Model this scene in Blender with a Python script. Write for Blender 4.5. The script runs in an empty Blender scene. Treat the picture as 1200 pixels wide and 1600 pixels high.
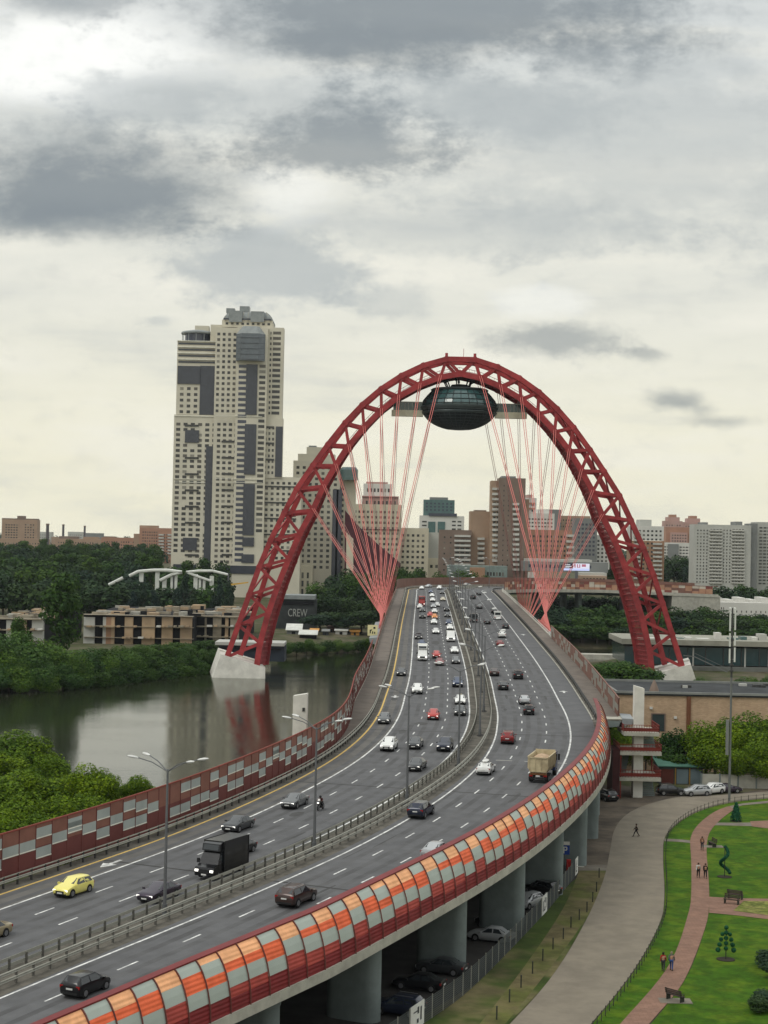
import bpy, bmesh, math, random
from mathutils import Vector, Matrix, noise
random.seed(7)
SC = bpy.context.scene
COL = SC.collection
# ---------------------------------------------------------------- camera
F = 2600.0; ROLL = .021; TH = math.atan(38 / F); CAMZ = 45.0
U = Vector((0, -math.sin(TH), math.cos(TH))); FW = Vector((0, math.cos(TH), math.sin(TH))); X = Vector((1, 0, 0))
cr, sr = math.cos(ROLL), math.sin(ROLL)
RIGHT = X * cr + U * sr; UP = -X * sr + U * cr
cam = bpy.data.cameras.new('camera'); cob = bpy.data.objects.new('camera', cam); COL.objects.link(cob)
M3 = Matrix((RIGHT, UP, -FW)).transposed()
cob.matrix_world = Matrix.Translation((0, 0, CAMZ)) @ M3.to_4x4()
cam.sensor_fit = 'HORIZONTAL'; cam.sensor_width = 36; cam.lens = 36 * F / 1200
cam.clip_start = 1; cam.clip_end = 20000
SC.camera = cob
def ray(px, py):
    return FW * F + RIGHT * (px - 600) + UP * (800 - py)
def Pz(px, py, z):
    d = ray(px, py); return Vector((0, 0, CAMZ)) + d * ((z - CAMZ) / d.z)
def Pd(px, py, D):
    d = ray(px, py); return Vector((0, 0, CAMZ)) + d * (D / d.y)
# ---------------------------------------------------------------- light, exposure
SC.view_settings.view_transform = 'Standard'; SC.view_settings.look = 'None'
SC.view_settings.exposure = 0.08; SC.view_settings.gamma = 1; SC.view_settings.use_curve_mapping = False
SUN_EL, SUN_AZ = math.radians(52), math.radians(-125)     # azimuth from +Y, clockwise
sl = bpy.data.lights.new('sun', 'SUN'); sl.energy = 1.1; sl.angle = math.radians(24); sl.color = (1, .96, .88)
so = bpy.data.objects.new('sun', sl); COL.objects.link(so)
sd = Vector((math.sin(SUN_AZ) * math.cos(SUN_EL), math.cos(SUN_AZ) * math.cos(SUN_EL), math.sin(SUN_EL)))
so.rotation_euler = sd.to_track_quat('Z', 'Y').to_euler(); so.location = (0, 0, 300)
def lin(c):
    return tuple(((v / 255) / 12.92 if v / 255 <= .04045 else ((v / 255 + .055) / 1.055) ** 2.4) for v in c)
world = bpy.data.worlds.new('World'); SC.world = world; world.use_nodes = True
nt = world.node_tree; nt.nodes.clear()
def N(nt, t, **kw):
    n = nt.nodes.new(t)
    for k, v in kw.items(): setattr(n, k, v)
    return n
class NB:
    def __init__(s, nt): s.nt = nt
    def put(s, n, i, v):
        if v is None: return
        if isinstance(v, bpy.types.NodeSocket): s.nt.links.new(v, n.inputs[i])
        else: n.inputs[i].default_value = v
    def m(s, op, a, b=None, c=None, clamp=False):
        n = s.nt.nodes.new('ShaderNodeMath'); n.operation = op; n.use_clamp = clamp
        for i, v in enumerate((a, b, c)): s.put(n, i, v)
        return n.outputs[0]
    def mix(s, f, a, b, blend='MIX'):
        n = s.nt.nodes.new('ShaderNodeMix'); n.data_type = 'RGBA'; n.blend_type = blend
        s.put(n, 0, f)
        s.put(n, 6, a if isinstance(a, bpy.types.NodeSocket) else (*a[:3], 1)); s.put(n, 7, b if isinstance(b, bpy.types.NodeSocket) else (*b[:3], 1))
        return n.outputs[2]
    def noise(s, vec, scale, detail=4, rough=.55, dist=0, col=False):
        n = s.nt.nodes.new('ShaderNodeTexNoise'); s.put(n, 'Vector', vec); s.put(n, 'Scale', scale); s.put(n, 'Detail', detail); s.put(n, 'Roughness', rough); s.put(n, 'Distortion', dist)
        return n.outputs[1] if col else n.outputs[0]
    def ss(s, v, a, b, lo=0., hi=1.):
        n = s.nt.nodes.new('ShaderNodeMapRange'); n.interpolation_type = 'SMOOTHSTEP'
        s.put(n, 0, v); s.put(n, 1, a); s.put(n, 2, b); s.put(n, 3, lo); s.put(n, 4, hi)
        return n.outputs[0]
    def xyz(s, x, y, z):
        n = s.nt.nodes.new('ShaderNodeCombineXYZ'); s.put(n, 0, x); s.put(n, 1, y); s.put(n, 2, z); return n.outputs[0]
    def sep(s, v):
        n = s.nt.nodes.new('ShaderNodeSeparateXYZ'); s.put(n, 0, v); return n.outputs
b = NB(nt)
tc = N(nt, 'ShaderNodeTexCoord')
sx, sy, sz = b.sep(tc.outputs['Generated'])
ya = b.m('MAXIMUM', b.m('ABSOLUTE', sy), .22)
u = b.m('DIVIDE', sx, ya); v = b.m('DIVIDE', b.m('MAXIMUM', sz, -.02), ya)
cv = b.xyz(b.m('MULTIPLY', u, 9), b.m('MULTIPLY', v, 20), 0)
w1 = b.m('SUBTRACT', b.noise(cv, 1.0, 8, .62), .5)
w2 = b.m('SUBTRACT', b.noise(b.xyz(b.m('MULTIPLY', u, 16), b.m('MULTIPLY', v, 24), 7.3), 2.6, 9, .66), .5)
w3 = b.m('SUBTRACT', b.noise(b.xyz(b.m('MULTIPLY', u, 4), b.m('MULTIPLY', v, 22), 3.1), 1.3, 6, .55), .5)
def blob(cx, cy, rx, rt, rb, soft=.6, wamp=2.1):
    cu = (cx - 600) / F; cv_ = (838 + .021 * (cx - 600) - cy) / F
    du = b.m('MULTIPLY', b.m('SUBTRACT', u, cu), F / rx)
    dv = b.m('SUBTRACT', v, cv_)
    dv = b.m('ADD', b.m('MULTIPLY', b.m('MAXIMUM', dv, 0.), F / rt), b.m('MULTIPLY', b.m('MINIMUM', dv, 0.), F / rb))
    q = b.m('SQRT', b.m('ADD', b.m('MULTIPLY', du, du), b.m('MULTIPLY', dv, dv)))
    q = b.m('ADD', q, b.m('MULTIPLY', b.m('ADD', w1, b.m('MULTIPLY', w2, .62)), wamp))
    return b.ss(q, 1.0 + soft * .35, 1.0 - soft, 0., 1.)
# base veil: creamy at the horizon, cooler and greyer higher up
vv = b.m('ADD', v, b.m('MULTIPLY', w3, .05))
colr = b.mix(b.ss(vv, .0, .17), lin((240, 235, 210)), lin((222, 222, 212)))
colr = b.mix(b.ss(vv, .16, .32), colr, lin((208, 212, 211)))
colr = b.mix(b.ss(w3, -.05, .22, 0., .6), colr, lin((240, 237, 224)))
colr = b.mix(b.ss(w3, .0, -.24, 0., .5), colr, lin((182, 187, 188)))
def paint(col_, blobs, target):
    for bl in blobs:
        m = blob(*bl[:5], *(bl[6:] if len(bl) > 6 else ()))
        col_ = b.mix(b.m('MULTIPLY', m, bl[5]), col_, target)
    return col_
W = lin((250, 251, 247)); DK = lin((126, 135, 141)); DG = lin((170, 177, 179))
colr = paint(colr, [(1000, 230, 420, 210, 190, .45), (740, 360, 420, 50, 50, .3), (400, 420, 190, 90, 70, .75), (610, 470, 90, 30, 30, .4), (240, 500, 40, 12, 14, .45)], DG)
colr = paint(colr, [(90, 95, 230, 110, 75, .95), (250, 50, 120, 90, 60, .35), (440, 300, 80, 50, 60, .35), (840, 470, 90, 26, 30, .35)], W)
colr = paint(colr, [(60, 225, 170, 70, 60, .4), (230, 150, 150, 50, 55, .6), (780, 165, 230, 70, 60, .6), (440, 180, 200, 70, 50, .4)], DG)
colr = paint(colr, [(640, 25, 420, 160, 85, .85, .65, 1.5), (560, 60, 260, 40, 36, .4, .8, 1.2), (900, 85, 130, 45, 40, .55, .9), (90, -5, 120, 25, 36, .6), (110, 312, 285, 120, 66, .9, .7, 1.2), (110, 345, 220, 45, 36, .6, .8, 1.2), (530, 232, 190, 80, 42, .75, .6), (880, 532, 130, 30, 34, .62, .7), (1000, 552, 50, 14, 16, .5, .7), (1052, 626, 52, 20, 15, .66, .9), (1095, 640, 40, 16, 12, .4, .9), (1125, 658, 66, 14, 12, .5, .9)], DK)
colr = b.mix(b.ss(w2, .02, -.3, 0., .16), colr, lin((150, 156, 160)))
lift = b.ss(sz, .30, .95, 1.07, 1.75)
sky = N(nt, 'ShaderNodeTexSky', sky_type='NISHITA', sun_disc=False, sun_elevation=SUN_EL, sun_rotation=SUN_AZ)
bg1 = N(nt, 'ShaderNodeBackground'); nt.links.new(sky.outputs[0], bg1.inputs[0]); bg1.inputs[1].default_value = .05
bg2 = N(nt, 'ShaderNodeBackground'); nt.links.new(colr, bg2.inputs[0]); nt.links.new(lift, bg2.inputs[1])
mx = N(nt, 'ShaderNodeMixShader'); mx.inputs[0].default_value = .96
nt.links.new(bg1.outputs[0], mx.inputs[1]); nt.links.new(bg2.outputs[0], mx.inputs[2])
wo = N(nt, 'ShaderNodeOutputWorld'); nt.links.new(mx.outputs[0], wo.inputs[0])
SC.cycles.max_bounces = 6; SC.cycles.diffuse_bounces = 2; SC.cycles.glossy_bounces = 3; SC.cycles.transmission_bounces = 3; SC.cycles.transparent_max_bounces = 6
# ---------------------------------------------------------------- materials
MATS = {}
def mat(name, c, rough=.7, metal=0., var=.12, scale=.4, c2=None, c2f=.5, bump=0., bscale=4., emit=None, estr=0., spec=.22, coord='Object', rand=0., coat=0.):
    if name in MATS: return MATS[name]
    m = bpy.data.materials.new(name); MATS[name] = m; m.use_nodes = True
    t = m.node_tree; p = t.nodes['Principled BSDF']; q = NB(t)
    tcn = t.nodes.new('ShaderNodeTexCoord'); vec = tcn.outputs['Object' if coord == 'World' else coord]
    geo = t.nodes.new('ShaderNodeNewGeometry')
    if coord == 'World': vec = geo.outputs['Position']
    n1 = q.noise(vec, scale, 5, .6)
    f = q.ss(n1, .3, .7, 1 - var, 1 + var)
    col = (*c, 1)
    base = q.mix(1.0, q.mix(q.ss(q.noise(vec, scale * .37, 4, .6), .42, .62, 0., c2f), c, c2) if c2 else c, q.xyz(f, f, f), 'MULTIPLY')
    if rand:
        oi = t.nodes.new('ShaderNodeObjectInfo'); r = q.m('MULTIPLY_ADD', oi.outputs['Random'], 2 * rand, 1 - rand)
        base = q.mix(1.0, base, q.xyz(r, r, q.m('MULTIPLY', r, r)), 'MULTIPLY')
    t.links.new(base, p.inputs['Base Color'])
    p.inputs['Roughness'].default_value = rough; p.inputs['Metallic'].default_value = metal
    p.inputs['Specular IOR Level'].default_value = spec
    if coat: p.inputs['Coat Weight'].default_value = coat; p.inputs['Coat Roughness'].default_value = .08
    if bump:
        bn = t.nodes.new('ShaderNodeBump'); bn.inputs['Strength'].default_value = bump; bn.inputs['Distance'].default_value = .05
        t.links.new(q.noise(vec, bscale, 5, .6), bn.inputs['Height']); t.links.new(bn.outputs[0], p.inputs['Normal'])
    if emit:
        p.inputs['Emission Color'].default_value = (*emit, 1); p.inputs['Emission Strength'].default_value = estr
    return m
def g(name, rgb, k=.72, **kw): return mat(name, tuple(min(.85, v * k) for v in lin(rgb)), **kw)
# ---------------------------------------------------------------- mesh collector
class MB:
    def __init__(s): s.v = []; s.f = []; s.mi = []
    def quad(s, *p, mi=0):
        n = len(s.v); s.v += [tuple(q) for q in p]; s.f.append(tuple(range(n, n + len(p)))); s.mi.append(mi)
    def add(s, vs, fs, mi=0):
        n = len(s.v); s.v += [tuple(q) for q in vs]
        for f in fs: s.f.append(tuple(n + i for i in f)); s.mi.append(mi)
    def box(s, x0, x1, y0, y1, z0, z1, mi=0, M=None):
        vs = [Vector((x, y, z)) for z in (z0, z1) for x, y in ((x0, y0), (x1, y0), (x1, y1), (x0, y1))]
        if M: vs = [M @ q for q in vs]
        s.add(vs, [(3, 2, 1, 0), (4, 5, 6, 7), (0, 1, 5, 4), (1, 2, 6, 5), (2, 3, 7, 6), (3, 0, 4, 7)], mi)
    def bar(s, a, c, r, r2=None, n=6, mi=0, square=False, up=None):
        a = Vector(a); c = Vector(c); d = (c - a)
        if d.length < 1e-6: return
        d.normalize(); r2 = r if r2 is None else r2
        e = up if up else (Vector((0, 0, 1)) if abs(d.z) < .9 else Vector((0, 1, 0)))
        x = d.cross(e).normalized(); y = x.cross(d).normalized()
        if square: n = 4
        vs = []
        for p, rr in ((a, r), (c, r2)):
            for k in range(n):
                t = 2 * math.pi * (k + (.5 if n % 2 == 0 else 0)) / n
                vs.append(p + (x * math.cos(t) + y * math.sin(t)) * rr * (1.414 if square else 1))
        fs = [(k, (k + 1) % n, n + (k + 1) % n, n + k) for k in range(n)] + [tuple(range(n - 1, -1, -1)), tuple(range(n, 2 * n))]
        s.add(vs, fs, mi)
    def tube(s, pts, r, n=6, mi=0):
        pts = [Vector(p) for p in pts]
        for a, c in zip(pts, pts[1:]): s.bar(a, c, r, n=n, mi=mi)
    def lathe(s, prof, n=24, mi=0, c=(0, 0, 0), M=None, cap=True):
        vs = []
        for r, z in prof:
            for k in range(n):
                t = 2 * math.pi * k / n; q = Vector((c[0] + r * math.cos(t), c[1] + r * math.sin(t), c[2] + z)); vs.append(M @ q if M else q)
        fs = []
        for i in range(len(prof) - 1):
            for k in range(n): fs.append((i * n + k, i * n + (k + 1) % n, (i + 1) * n + (k + 1) % n, (i + 1) * n + k))
        if cap: fs += [tuple(range(n - 1, -1, -1)), tuple(range((len(prof) - 1) * n, len(prof) * n))]
        s.add(vs, fs, mi)
    def prism(s, poly, z0, z1, mi=0, M=None):
        n = len(poly); vs = [Vector((*p, z0)) for p in poly] + [Vector((*p, z1)) for p in poly]
        if M: vs = [M @ q for q in vs]
        s.add(vs, [tuple(range(n - 1, -1, -1)), tuple(range(n, 2 * n))] + [(k, (k + 1) % n, n + (k + 1) % n, n + k) for k in range(n)], mi)
    def mesh(s, name, mats, smooth=False):
        me = bpy.data.meshes.new(name); me.from_pydata(s.v, [], s.f)
        for m in (mats if isinstance(mats, (list, tuple)) else [mats]): me.materials.append(m)
        if any(s.mi): me.polygons.foreach_set('material_index', s.mi)
        if smooth:
            me.polygons.foreach_set('use_smooth', [True] * len(s.f)); me.set_sharp_from_angle(angle=math.radians(38))
        me.update(); return me
    def build(s, name, mats, parent=None, smooth=False, **kw):
        return link(name, s.mesh(name, mats, smooth), parent, **kw)
def tag(o, label=None, cat=None, group=None, kind=None):
    for k, v in (('label', label), ('category', cat), ('group', group), ('kind', kind)):
        if v: o[k] = v
    return o
def link(name, me, parent=None, loc=None, **kw):
    o = bpy.data.objects.new(name, me); COL.objects.link(o)
    if parent: o.parent = parent
    if loc is not None: o.location = loc
    return tag(o, **kw)
def empty(name, loc=(0, 0, 0), rz=0, label=None, cat=None, group=None):
    o = bpy.data.objects.new(name, None); COL.objects.link(o); o.location = loc; o.rotation_euler = (0, 0, rz); o.empty_display_size = .5
    return tag(o, label, cat, group)
def dup(root, loc, rz, label=None, group=None, remap=None):
    def cp(o, par):
        c = o.copy(); COL.objects.link(c); c.parent = par
        if remap:
            for sl_ in c.material_slots:
                nm_ = sl_.material.name if sl_.material else ''
                if nm_ in remap:
                    sl_.link = 'OBJECT'; sl_.material = remap[nm_]
        for ch in KIDS.get(o.name, []): cp(ch, c)
        return c
    r = cp(root, None); r.location = loc; r.rotation_euler = (0, 0, rz)
    if label: r['label'] = label
    if group: r['group'] = group
    elif 'group' in r: del r['group']
    return r
KIDS = {}
def reg(root):
    ch = list(root.children); KIDS[root.name] = ch
    for c in ch: reg(c)
# ---------------------------------------------------------------- highway centreline
CP = [(-59,52,10),(-43.5,86,10.9),(-34.8,104.6,11.5),(-27.1,121.1,12.1),(-17.9,140,12.8),(-6.2,164.9,13.7),(2.5,187.9,14.6),(9.5,212.7,15.4),(13.9,237.3,16.1),(16.4,262.5,16.8),(17.8,293,17.5),(18.9,320,18.1),(20,360,19.1),(21.1,410,20.1),(22.2,460,21),(23.4,510,21.7),(24.6,560,22.3),(25.8,610,22.9),(26.9,655,23.3),(27.4,680,23.4)]
for a in range(15, 91, 15):
    t = math.radians(a); CP.append((27.4 + 70 * (1 - math.cos(t)), 680 + 70 * math.sin(t), 23.4))
for x in (115, 130, 148): CP.append((x, 750, 23.4 - (x - 97) * .02))
CP = [Vector(p) for p in CP]
Q = [2 * CP[0] - CP[1]] + CP + [2 * CP[-1] - CP[-2]]; CL = []
for i in range(1, len(Q) - 2):
    n = max(2, int((Q[i + 1] - Q[i]).length))
    for k in range(n):
        t = k / n
        CL.append(.5 * ((2 * Q[i]) + (-Q[i - 1] + Q[i + 1]) * t + (2 * Q[i - 1] - 5 * Q[i] + 4 * Q[i + 1] - Q[i + 2]) * t * t + (-Q[i - 1] + 3 * Q[i] - 3 * Q[i + 1] + Q[i + 2]) * t ** 3))
for _ in range(30): CL = [CL[0]] + [.25 * CL[i - 1] + .5 * CL[i] + .25 * CL[i + 1] for i in range(1, len(CL) - 1)] + [CL[-1]]
SS = [0.]
for a, c in zip(CL, CL[1:]): SS.append(SS[-1] + (c - a).xy.length)
SEND = SS[-1]
import bisect
def cen(s):
    i = min(max(bisect.bisect_right(SS, s) - 1, 0), len(SS) - 2)
    t = (s - SS[i]) / (SS[i + 1] - SS[i]); return CL[i].lerp(CL[i + 1], t)
def tang(s):
    d = cen(min(s + 1, SEND)) - cen(max(s - 1, 0)); d.z = 0; return d.normalized()
def road(s, o, dz=0.):
    if o > 1.2: o = 1.2 + (o - 1.2) * (1 - .14 * max(0, min(1.6, (92 - s) / 34)))   # the near end of the deck narrows
    t = tang(s); p = cen(s); return Vector((p.x + t.y * o, p.y - t.x * o, p.z + dz))
def sgrid(s0, s1, st):
    n = max(1, round((s1 - s0) / st)); return [s0 + (s1 - s0) * k / n for k in range(n + 1)]
def sweep(mb, prof, s0, s1, st=2., mi=0, closed=False, caps=False):
    ss = sgrid(s0, s1, st); n = len(prof); base = len(mb.v)
    for s in ss:
        for o, z in prof: mb.v.append(tuple(road(s, o, z)))
    for i in range(len(ss) - 1):
        for k in range(n if closed else n - 1):
            a = base + i * n + k; c = base + i * n + (k + 1) % n
            mb.f.append((a, c, c + n, a + n)); mb.mi.append(mi)
    if caps:
        mb.f.append(tuple(base + k for k in range(n))); mb.mi.append(mi)
        mb.f.append(tuple(base + (len(ss) - 1) * n + k for k in range(n - 1, -1, -1))); mb.mi.append(mi)
def find_s(p):
    return SS[min(range(0, len(CL)), key=lambda i: (CL[i].xy - p.xy).length)]
def onroad(px, py, dz=0):
    z = 15.
    for _ in range(14):
        p = Pz(px, py, z); s = find_s(p); z = .5 * z + .5 * (cen(s).z + dz)
    t = tang(s); c = cen(s); o = (p.x - c.x) * t.y - (p.y - c.y) * t.x
    return s, o
# ---------------------------------------------------------------- road surface and markings
ASPH = mat('asphalt', (.112, .112, .116), .85, var=.10, scale=.5, c2=(.094, .094, .098), coord='World', bump=.15, bscale=6)
ASPH2 = mat('asphalt_shoulder', (.128, .122, .114), .88, var=.12, scale=.35, c2=(.10, .096, .092), coord='World', bump=.15, bscale=6)
DIRT = mat('median_grime', (.115, .105, .088), .95, var=.3, scale=.6, c2=(.07, .065, .055), coord='World', bump=.3)
WPAINT = mat('white_road_paint', (.66, .66, .64), .8, var=.25, scale=2.3, c2=(.42, .42, .41), c2f=.9, coord='World')
YPAINT = mat('yellow_road_paint', (.62, .42, .12), .7, var=.15, scale=1.3, coord='World')
FOOT = mat('footway_paving', (.165, .14, .12), .9, var=.15, scale=.5, c2=(.125, .108, .095), coord='World')
CONC = mat('concrete', (.40, .385, .33), .85, var=.14, scale=.7, c2=(.30, .29, .25), coord='World', bump=.2)
CONCD = mat('weathered_concrete', (.17, .20, .195), .85, var=.16, scale=.35, c2=(.13, .155, .15), coord='World', bump=.2)
WCONC = mat('white_painted_concrete', (.66, .64, .58), .7, var=.08, scale=.6, c2=(.52, .50, .45), c2f=.5, coord='World')
STEEL = mat('galvanised_steel', (.34, .335, .29), .6, .2, var=.12)
DSTEEL = mat('dark_steel', (.06, .06, .058), .6, .3)
POLE = mat('grey_pole_paint', (.14, .145, .15), .5, .3)
SW = 226.  # where the footways begin, at the stair towers
mb = MB(); sweep(mb, [(-16.9, 0), (-13.25, 0)], 0, SEND); mb.build('road_shoulder', ASPH2, kind='structure')
mb = MB(); sweep(mb, [(-13.25, 0), (-2.2, 0)], 0, SEND); sweep(mb, [(2.2, 0), (13.25, 0), (17.0, 0)], 0, SEND); mb.build('road', ASPH, kind='structure')
mb = MB(); sweep(mb, [(-18.6, -.02), (-16.9, -.02)], 0, SEND); sweep(mb, [(17.0, -.02), (18.6, -.02)], 0, SEND)
mb.build('road_verge', DIRT, kind='structure')
mb = MB(); sweep(mb, [(-2.2, .003), (-1.2, .01), (0, .03), (1.2, .01), (2.2, .003)], 0, SEND); mb.build('median_strip', DIRT, kind='structure')
mb = MB(); sweep(mb, [(17.9, .16), (21.3, .16)], SW, 700); sweep(mb, [(-21.6, .16), (-18.2, .16)], 181, SEND); mb.build('footpath', FOOT, kind='structure')
mb = MB()
for o in (-13.32, 13.2): sweep(mb, [(o - .12, .006), (o + .12, .006)], 0, SEND)
sweep(mb, [(-2.4, .006), (-2.18, .006)], 0, SEND)
sh = []
base = len(mb.v); ss = sgrid(0, SEND, 2.)
for s in ss:
    o = 2.2 + .8 * max(0, min(1, (215 - s) / 60)) * max(0, min(1, (s - 60) / 40))
    mb.v += [tuple(road(s, o - .1, .006)), tuple(road(s, o + .12, .006))]
for i in range(len(ss) - 1):
    a = base + 2 * i; mb.f.append((a, a + 1, a + 3, a + 2)); mb.mi.append(0)
for o in (-9.65, -5.95, 5.95, 9.65):
    s = 3. + (o * 1.7) % 4
    while s < SEND - 4:
        sweep(mb, [(o - .09, .006), (o + .09, .006)], s, s + 2.6, 1.3); s += 8.6
# direction arrows on the outer lane
def arrow(s, o, d):
    pts = [(0, -.12), (1.9, -.12), (1.9, -.5), (3.6, 0), (1.9, .5), (1.9, .12), (0, .12)]
    mb.quad(*[road(s + d * q[0], o + q[1] * 1.6, .007) for q in pts][::(1 if d < 0 else -1)])
arrow(113, -15., -1); arrow(252, -15, -1); arrow(262, 14.9, 1); arrow(390, 15, 1)
mb.build('road_markings', WPAINT, kind='structure')
mb = MB(); sweep(mb, [(-16.75, .006), (-16.5, .006)], 0, SEND); mb.build('road_edge_marking', YPAINT, kind='structure')
mb = MB(); sweep(mb, [(17.0, 0), (17.0, .1), (17.2, .1), (17.2, -.02)], SW, SEND); mb.build('road_kerb', CONC, kind='structure')
# resurfaced patches, seals and dusty spots lying on the asphalt
PATCH = mat('asphalt_patch', (.075, .074, .074), .9, var=.2, coord='World'); DUST = mat('spilt_dust', (.27, .265, .25), .95, var=.3, scale=1.5, coord='World')
WEAR = mat('tyre_worn_asphalt', (.086, .085, .087), .8, var=.22, scale=.25, c2=(.112, .112, .115), coord='World'); JNT = mat('joint_seal', (.045, .044, .043), .8)
mb = MB()
for o in (-15.0, -11.5, -7.8, -4.1, 4.1, 7.8, 11.5):
    for d_ in (-.85, .85): sweep(mb, [(o + d_ - .33, .002), (o + d_ + .33, .002)], 20, SEND, 3)
mb.build('road_wear', WEAR, kind='structure')
mb = MB()
for s in range(64, 640, 48):
    for a_, c_ in ((-16.9, -2.2), (2.2, 17.0)): sweep(mb, [(a_, .0045), (c_, .0045)], s, s + .35, .35)
mb.build('road_joints', JNT, kind='structure')
rp = random.Random(3); mb = MB()
def patch(mb, s, o, L, w, z=.0035):
    n = 14; mb.quad(*[road(s + L / 2 * math.cos(2 * math.pi * k / n) * rp.uniform(.7, 1), o - w / 2 * math.sin(2 * math.pi * k / n) * rp.uniform(.7, 1), z) for k in range(n)][::-1])
for s, o, L, w in [(141, -9.2, 3.4, 1.6), (207, -11.5, 5, 1.2), (216, -9.4, 4, 2.6), (247, -15, 6, 1.3), (300, -8.3, 10, 2), (360, -7.9, 12, 2.4)]: patch(mb, s, o, L, w)
for k in range(26):
    s = rp.uniform(60, 420); patch(mb, s, rp.choice([-14.5, -11.5, -7.8, -4.1, 4.1, 7.8, 11.5, 14.8]) + rp.uniform(-.6, .6), rp.uniform(1, 9), rp.uniform(.2, .7))
mb.build('road_patches', PATCH, kind='structure')
mb = MB(); patch(mb, 141, 14.2, 8.5, 2.2); patch(mb, 147, 12.6, 5, .8)
for o in (4.2, 8.0, 11.4): sweep(mb, [(o, .0035), (o + 2.2, .0035)], 184, 184.5, .5)
mb.build('road_dust', DUST, kind='structure')
# ---------------------------------------------------------------- viaduct
via = empty('road_viaduct', cen(150), 0, 'long curving concrete viaduct carrying the highway over the river', 'viaduct'); V0 = via.location
def off(mb, o=None):
    o = V0 if o is None else o
    mb.v = [(q[0] - o[0], q[1] - o[1], q[2] - o[2]) for q in mb.v]; return mb
mb = MB()
W1, W2 = 18.7, 21.5
sweep(mb, [(-W1, -.05), (W1, -.05), (W1 - .3, -1.0), (14, -1.7), (8, -2.6), (-8, -2.6), (-14, -1.7), (-W1 + .3, -1.0)], 0, 180, 3, closed=True, caps=True)
sweep(mb, [(-W2, -.05), (W1, -.05), (W1 - .3, -1.0), (14, -1.7), (8, -2.6), (-8, -2.6), (-14, -1.7), (-W2 + .3, -.9)], 180, SW, 3, closed=True, caps=True)
sweep(mb, [(-W2, -.05), (W2, -.05), (W2 - .3, -.9), (14, -1.7), (8, -2.6), (-8, -2.6), (-14, -1.7), (-W2 + .3, -.9)], SW, SEND, 3, closed=True, caps=True)
off(mb).build('deck', CONCD, via)
mb = MB()
for sg in (-1, 1):
    sweep(mb, [(sg * (W1 - .1), -1.2), (sg * (W1 + .26), -1.2), (sg * (W1 + .26), -.42), (sg * (W1 - .1), -.42), (sg * (W1 - .1), -.04)][::sg], 0, SW if sg > 0 else 180, 2.4)
    sweep(mb, [(sg * (W2 - .2), -1.1), (sg * (W2 + .25), -1.1), (sg * (W2 + .25), .22), (sg * (W2 - .1), .22), (sg * (W2 - .1), .1)][::sg], SW if sg > 0 else 180, SEND, 3)
off(mb).build('edge_beam', CONC, via)
GZ = 5.0
def pier(s, o0, o1, zb, th=1.9):
    mb = MB(); n = 10; poly = []
    r = th / 2; m = (o0 + o1) / 2; h = (o1 - o0) / 2 - r
    for k in range(n + 1): t = -math.pi / 2 + math.pi * k / n; poly.append((m + h + r * math.cos(t), r * math.sin(t)))
    for k in range(n + 1): t = math.pi / 2 + math.pi * k / n; poly.append((m - h + r * math.cos(t), r * math.sin(t)))
    t = tang(s); c = cen(s); M = Matrix(((t.y, t.x, 0, c.x), (-t.x, t.y, 0, c.y), (0, 0, 1, 0), (0, 0, 0, 1)))
    mb.prism(poly, zb, c.z - 1.2, M=M); mb.prism([(x * 1.0, y * 1.25) for x, y in poly], c.z - 2.0, c.z - 1.5, M=M)
    off(mb).build('pier', CONCD, via, smooth=True)
for s in (52, 69, 86, 103, 121, 138, 155, 172, 190, 208):
    pier(s, 12.8, 17.6, GZ - 1); pier(s, -17.6, -12.8, GZ - 1)
    if s % 2: pier(s, -4, 1, GZ - 1)
for s in (250, 330, 440, 560, 650): pier(s, 9, 16, -3, 3); pier(s, -16, -9, -3, 3)
for s in (690, 715, 740, 765, 790): pier(s, 9, 15, 0, 2); pier(s, -15, -9, 0, 2)
ab_ = Pd(1048, 924, 732); ac_ = Pd(1112, 947, 732); mb = MB(); mb.box(ab_.x, ac_.x + 3, 728.5, 760, ac_.z - 6, ab_.z - 1.5); off(mb).build('abutment', CONC, via)
# right: outrigger platforms with sign at the anchorages
OUT = mat('grey_blue_steel', (.28, .30, .31), .5, .3)
for sg, s0 in ((-1, 372), (1, 380)):
    mb = MB()
    for s in range(s0, s0 + 60, 15): 
        sweep(mb, [(sg * 21.6, -2.2), (sg * 23.9, -1.2), (sg * 24.1, -.2), (sg * 21.6, .1)][::sg], s, s + 13, 13, closed=True, caps=True)
    off(mb).build('anchor_platform', OUT, via)
mb = MB(); sweep(mb, [(21.7, -.9), (23.3, -.5), (23.5, .3), (21.7, .4)], 226, 232, 3, closed=True, caps=True); off(mb).build('deck_end_block', OUT, via)
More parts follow.
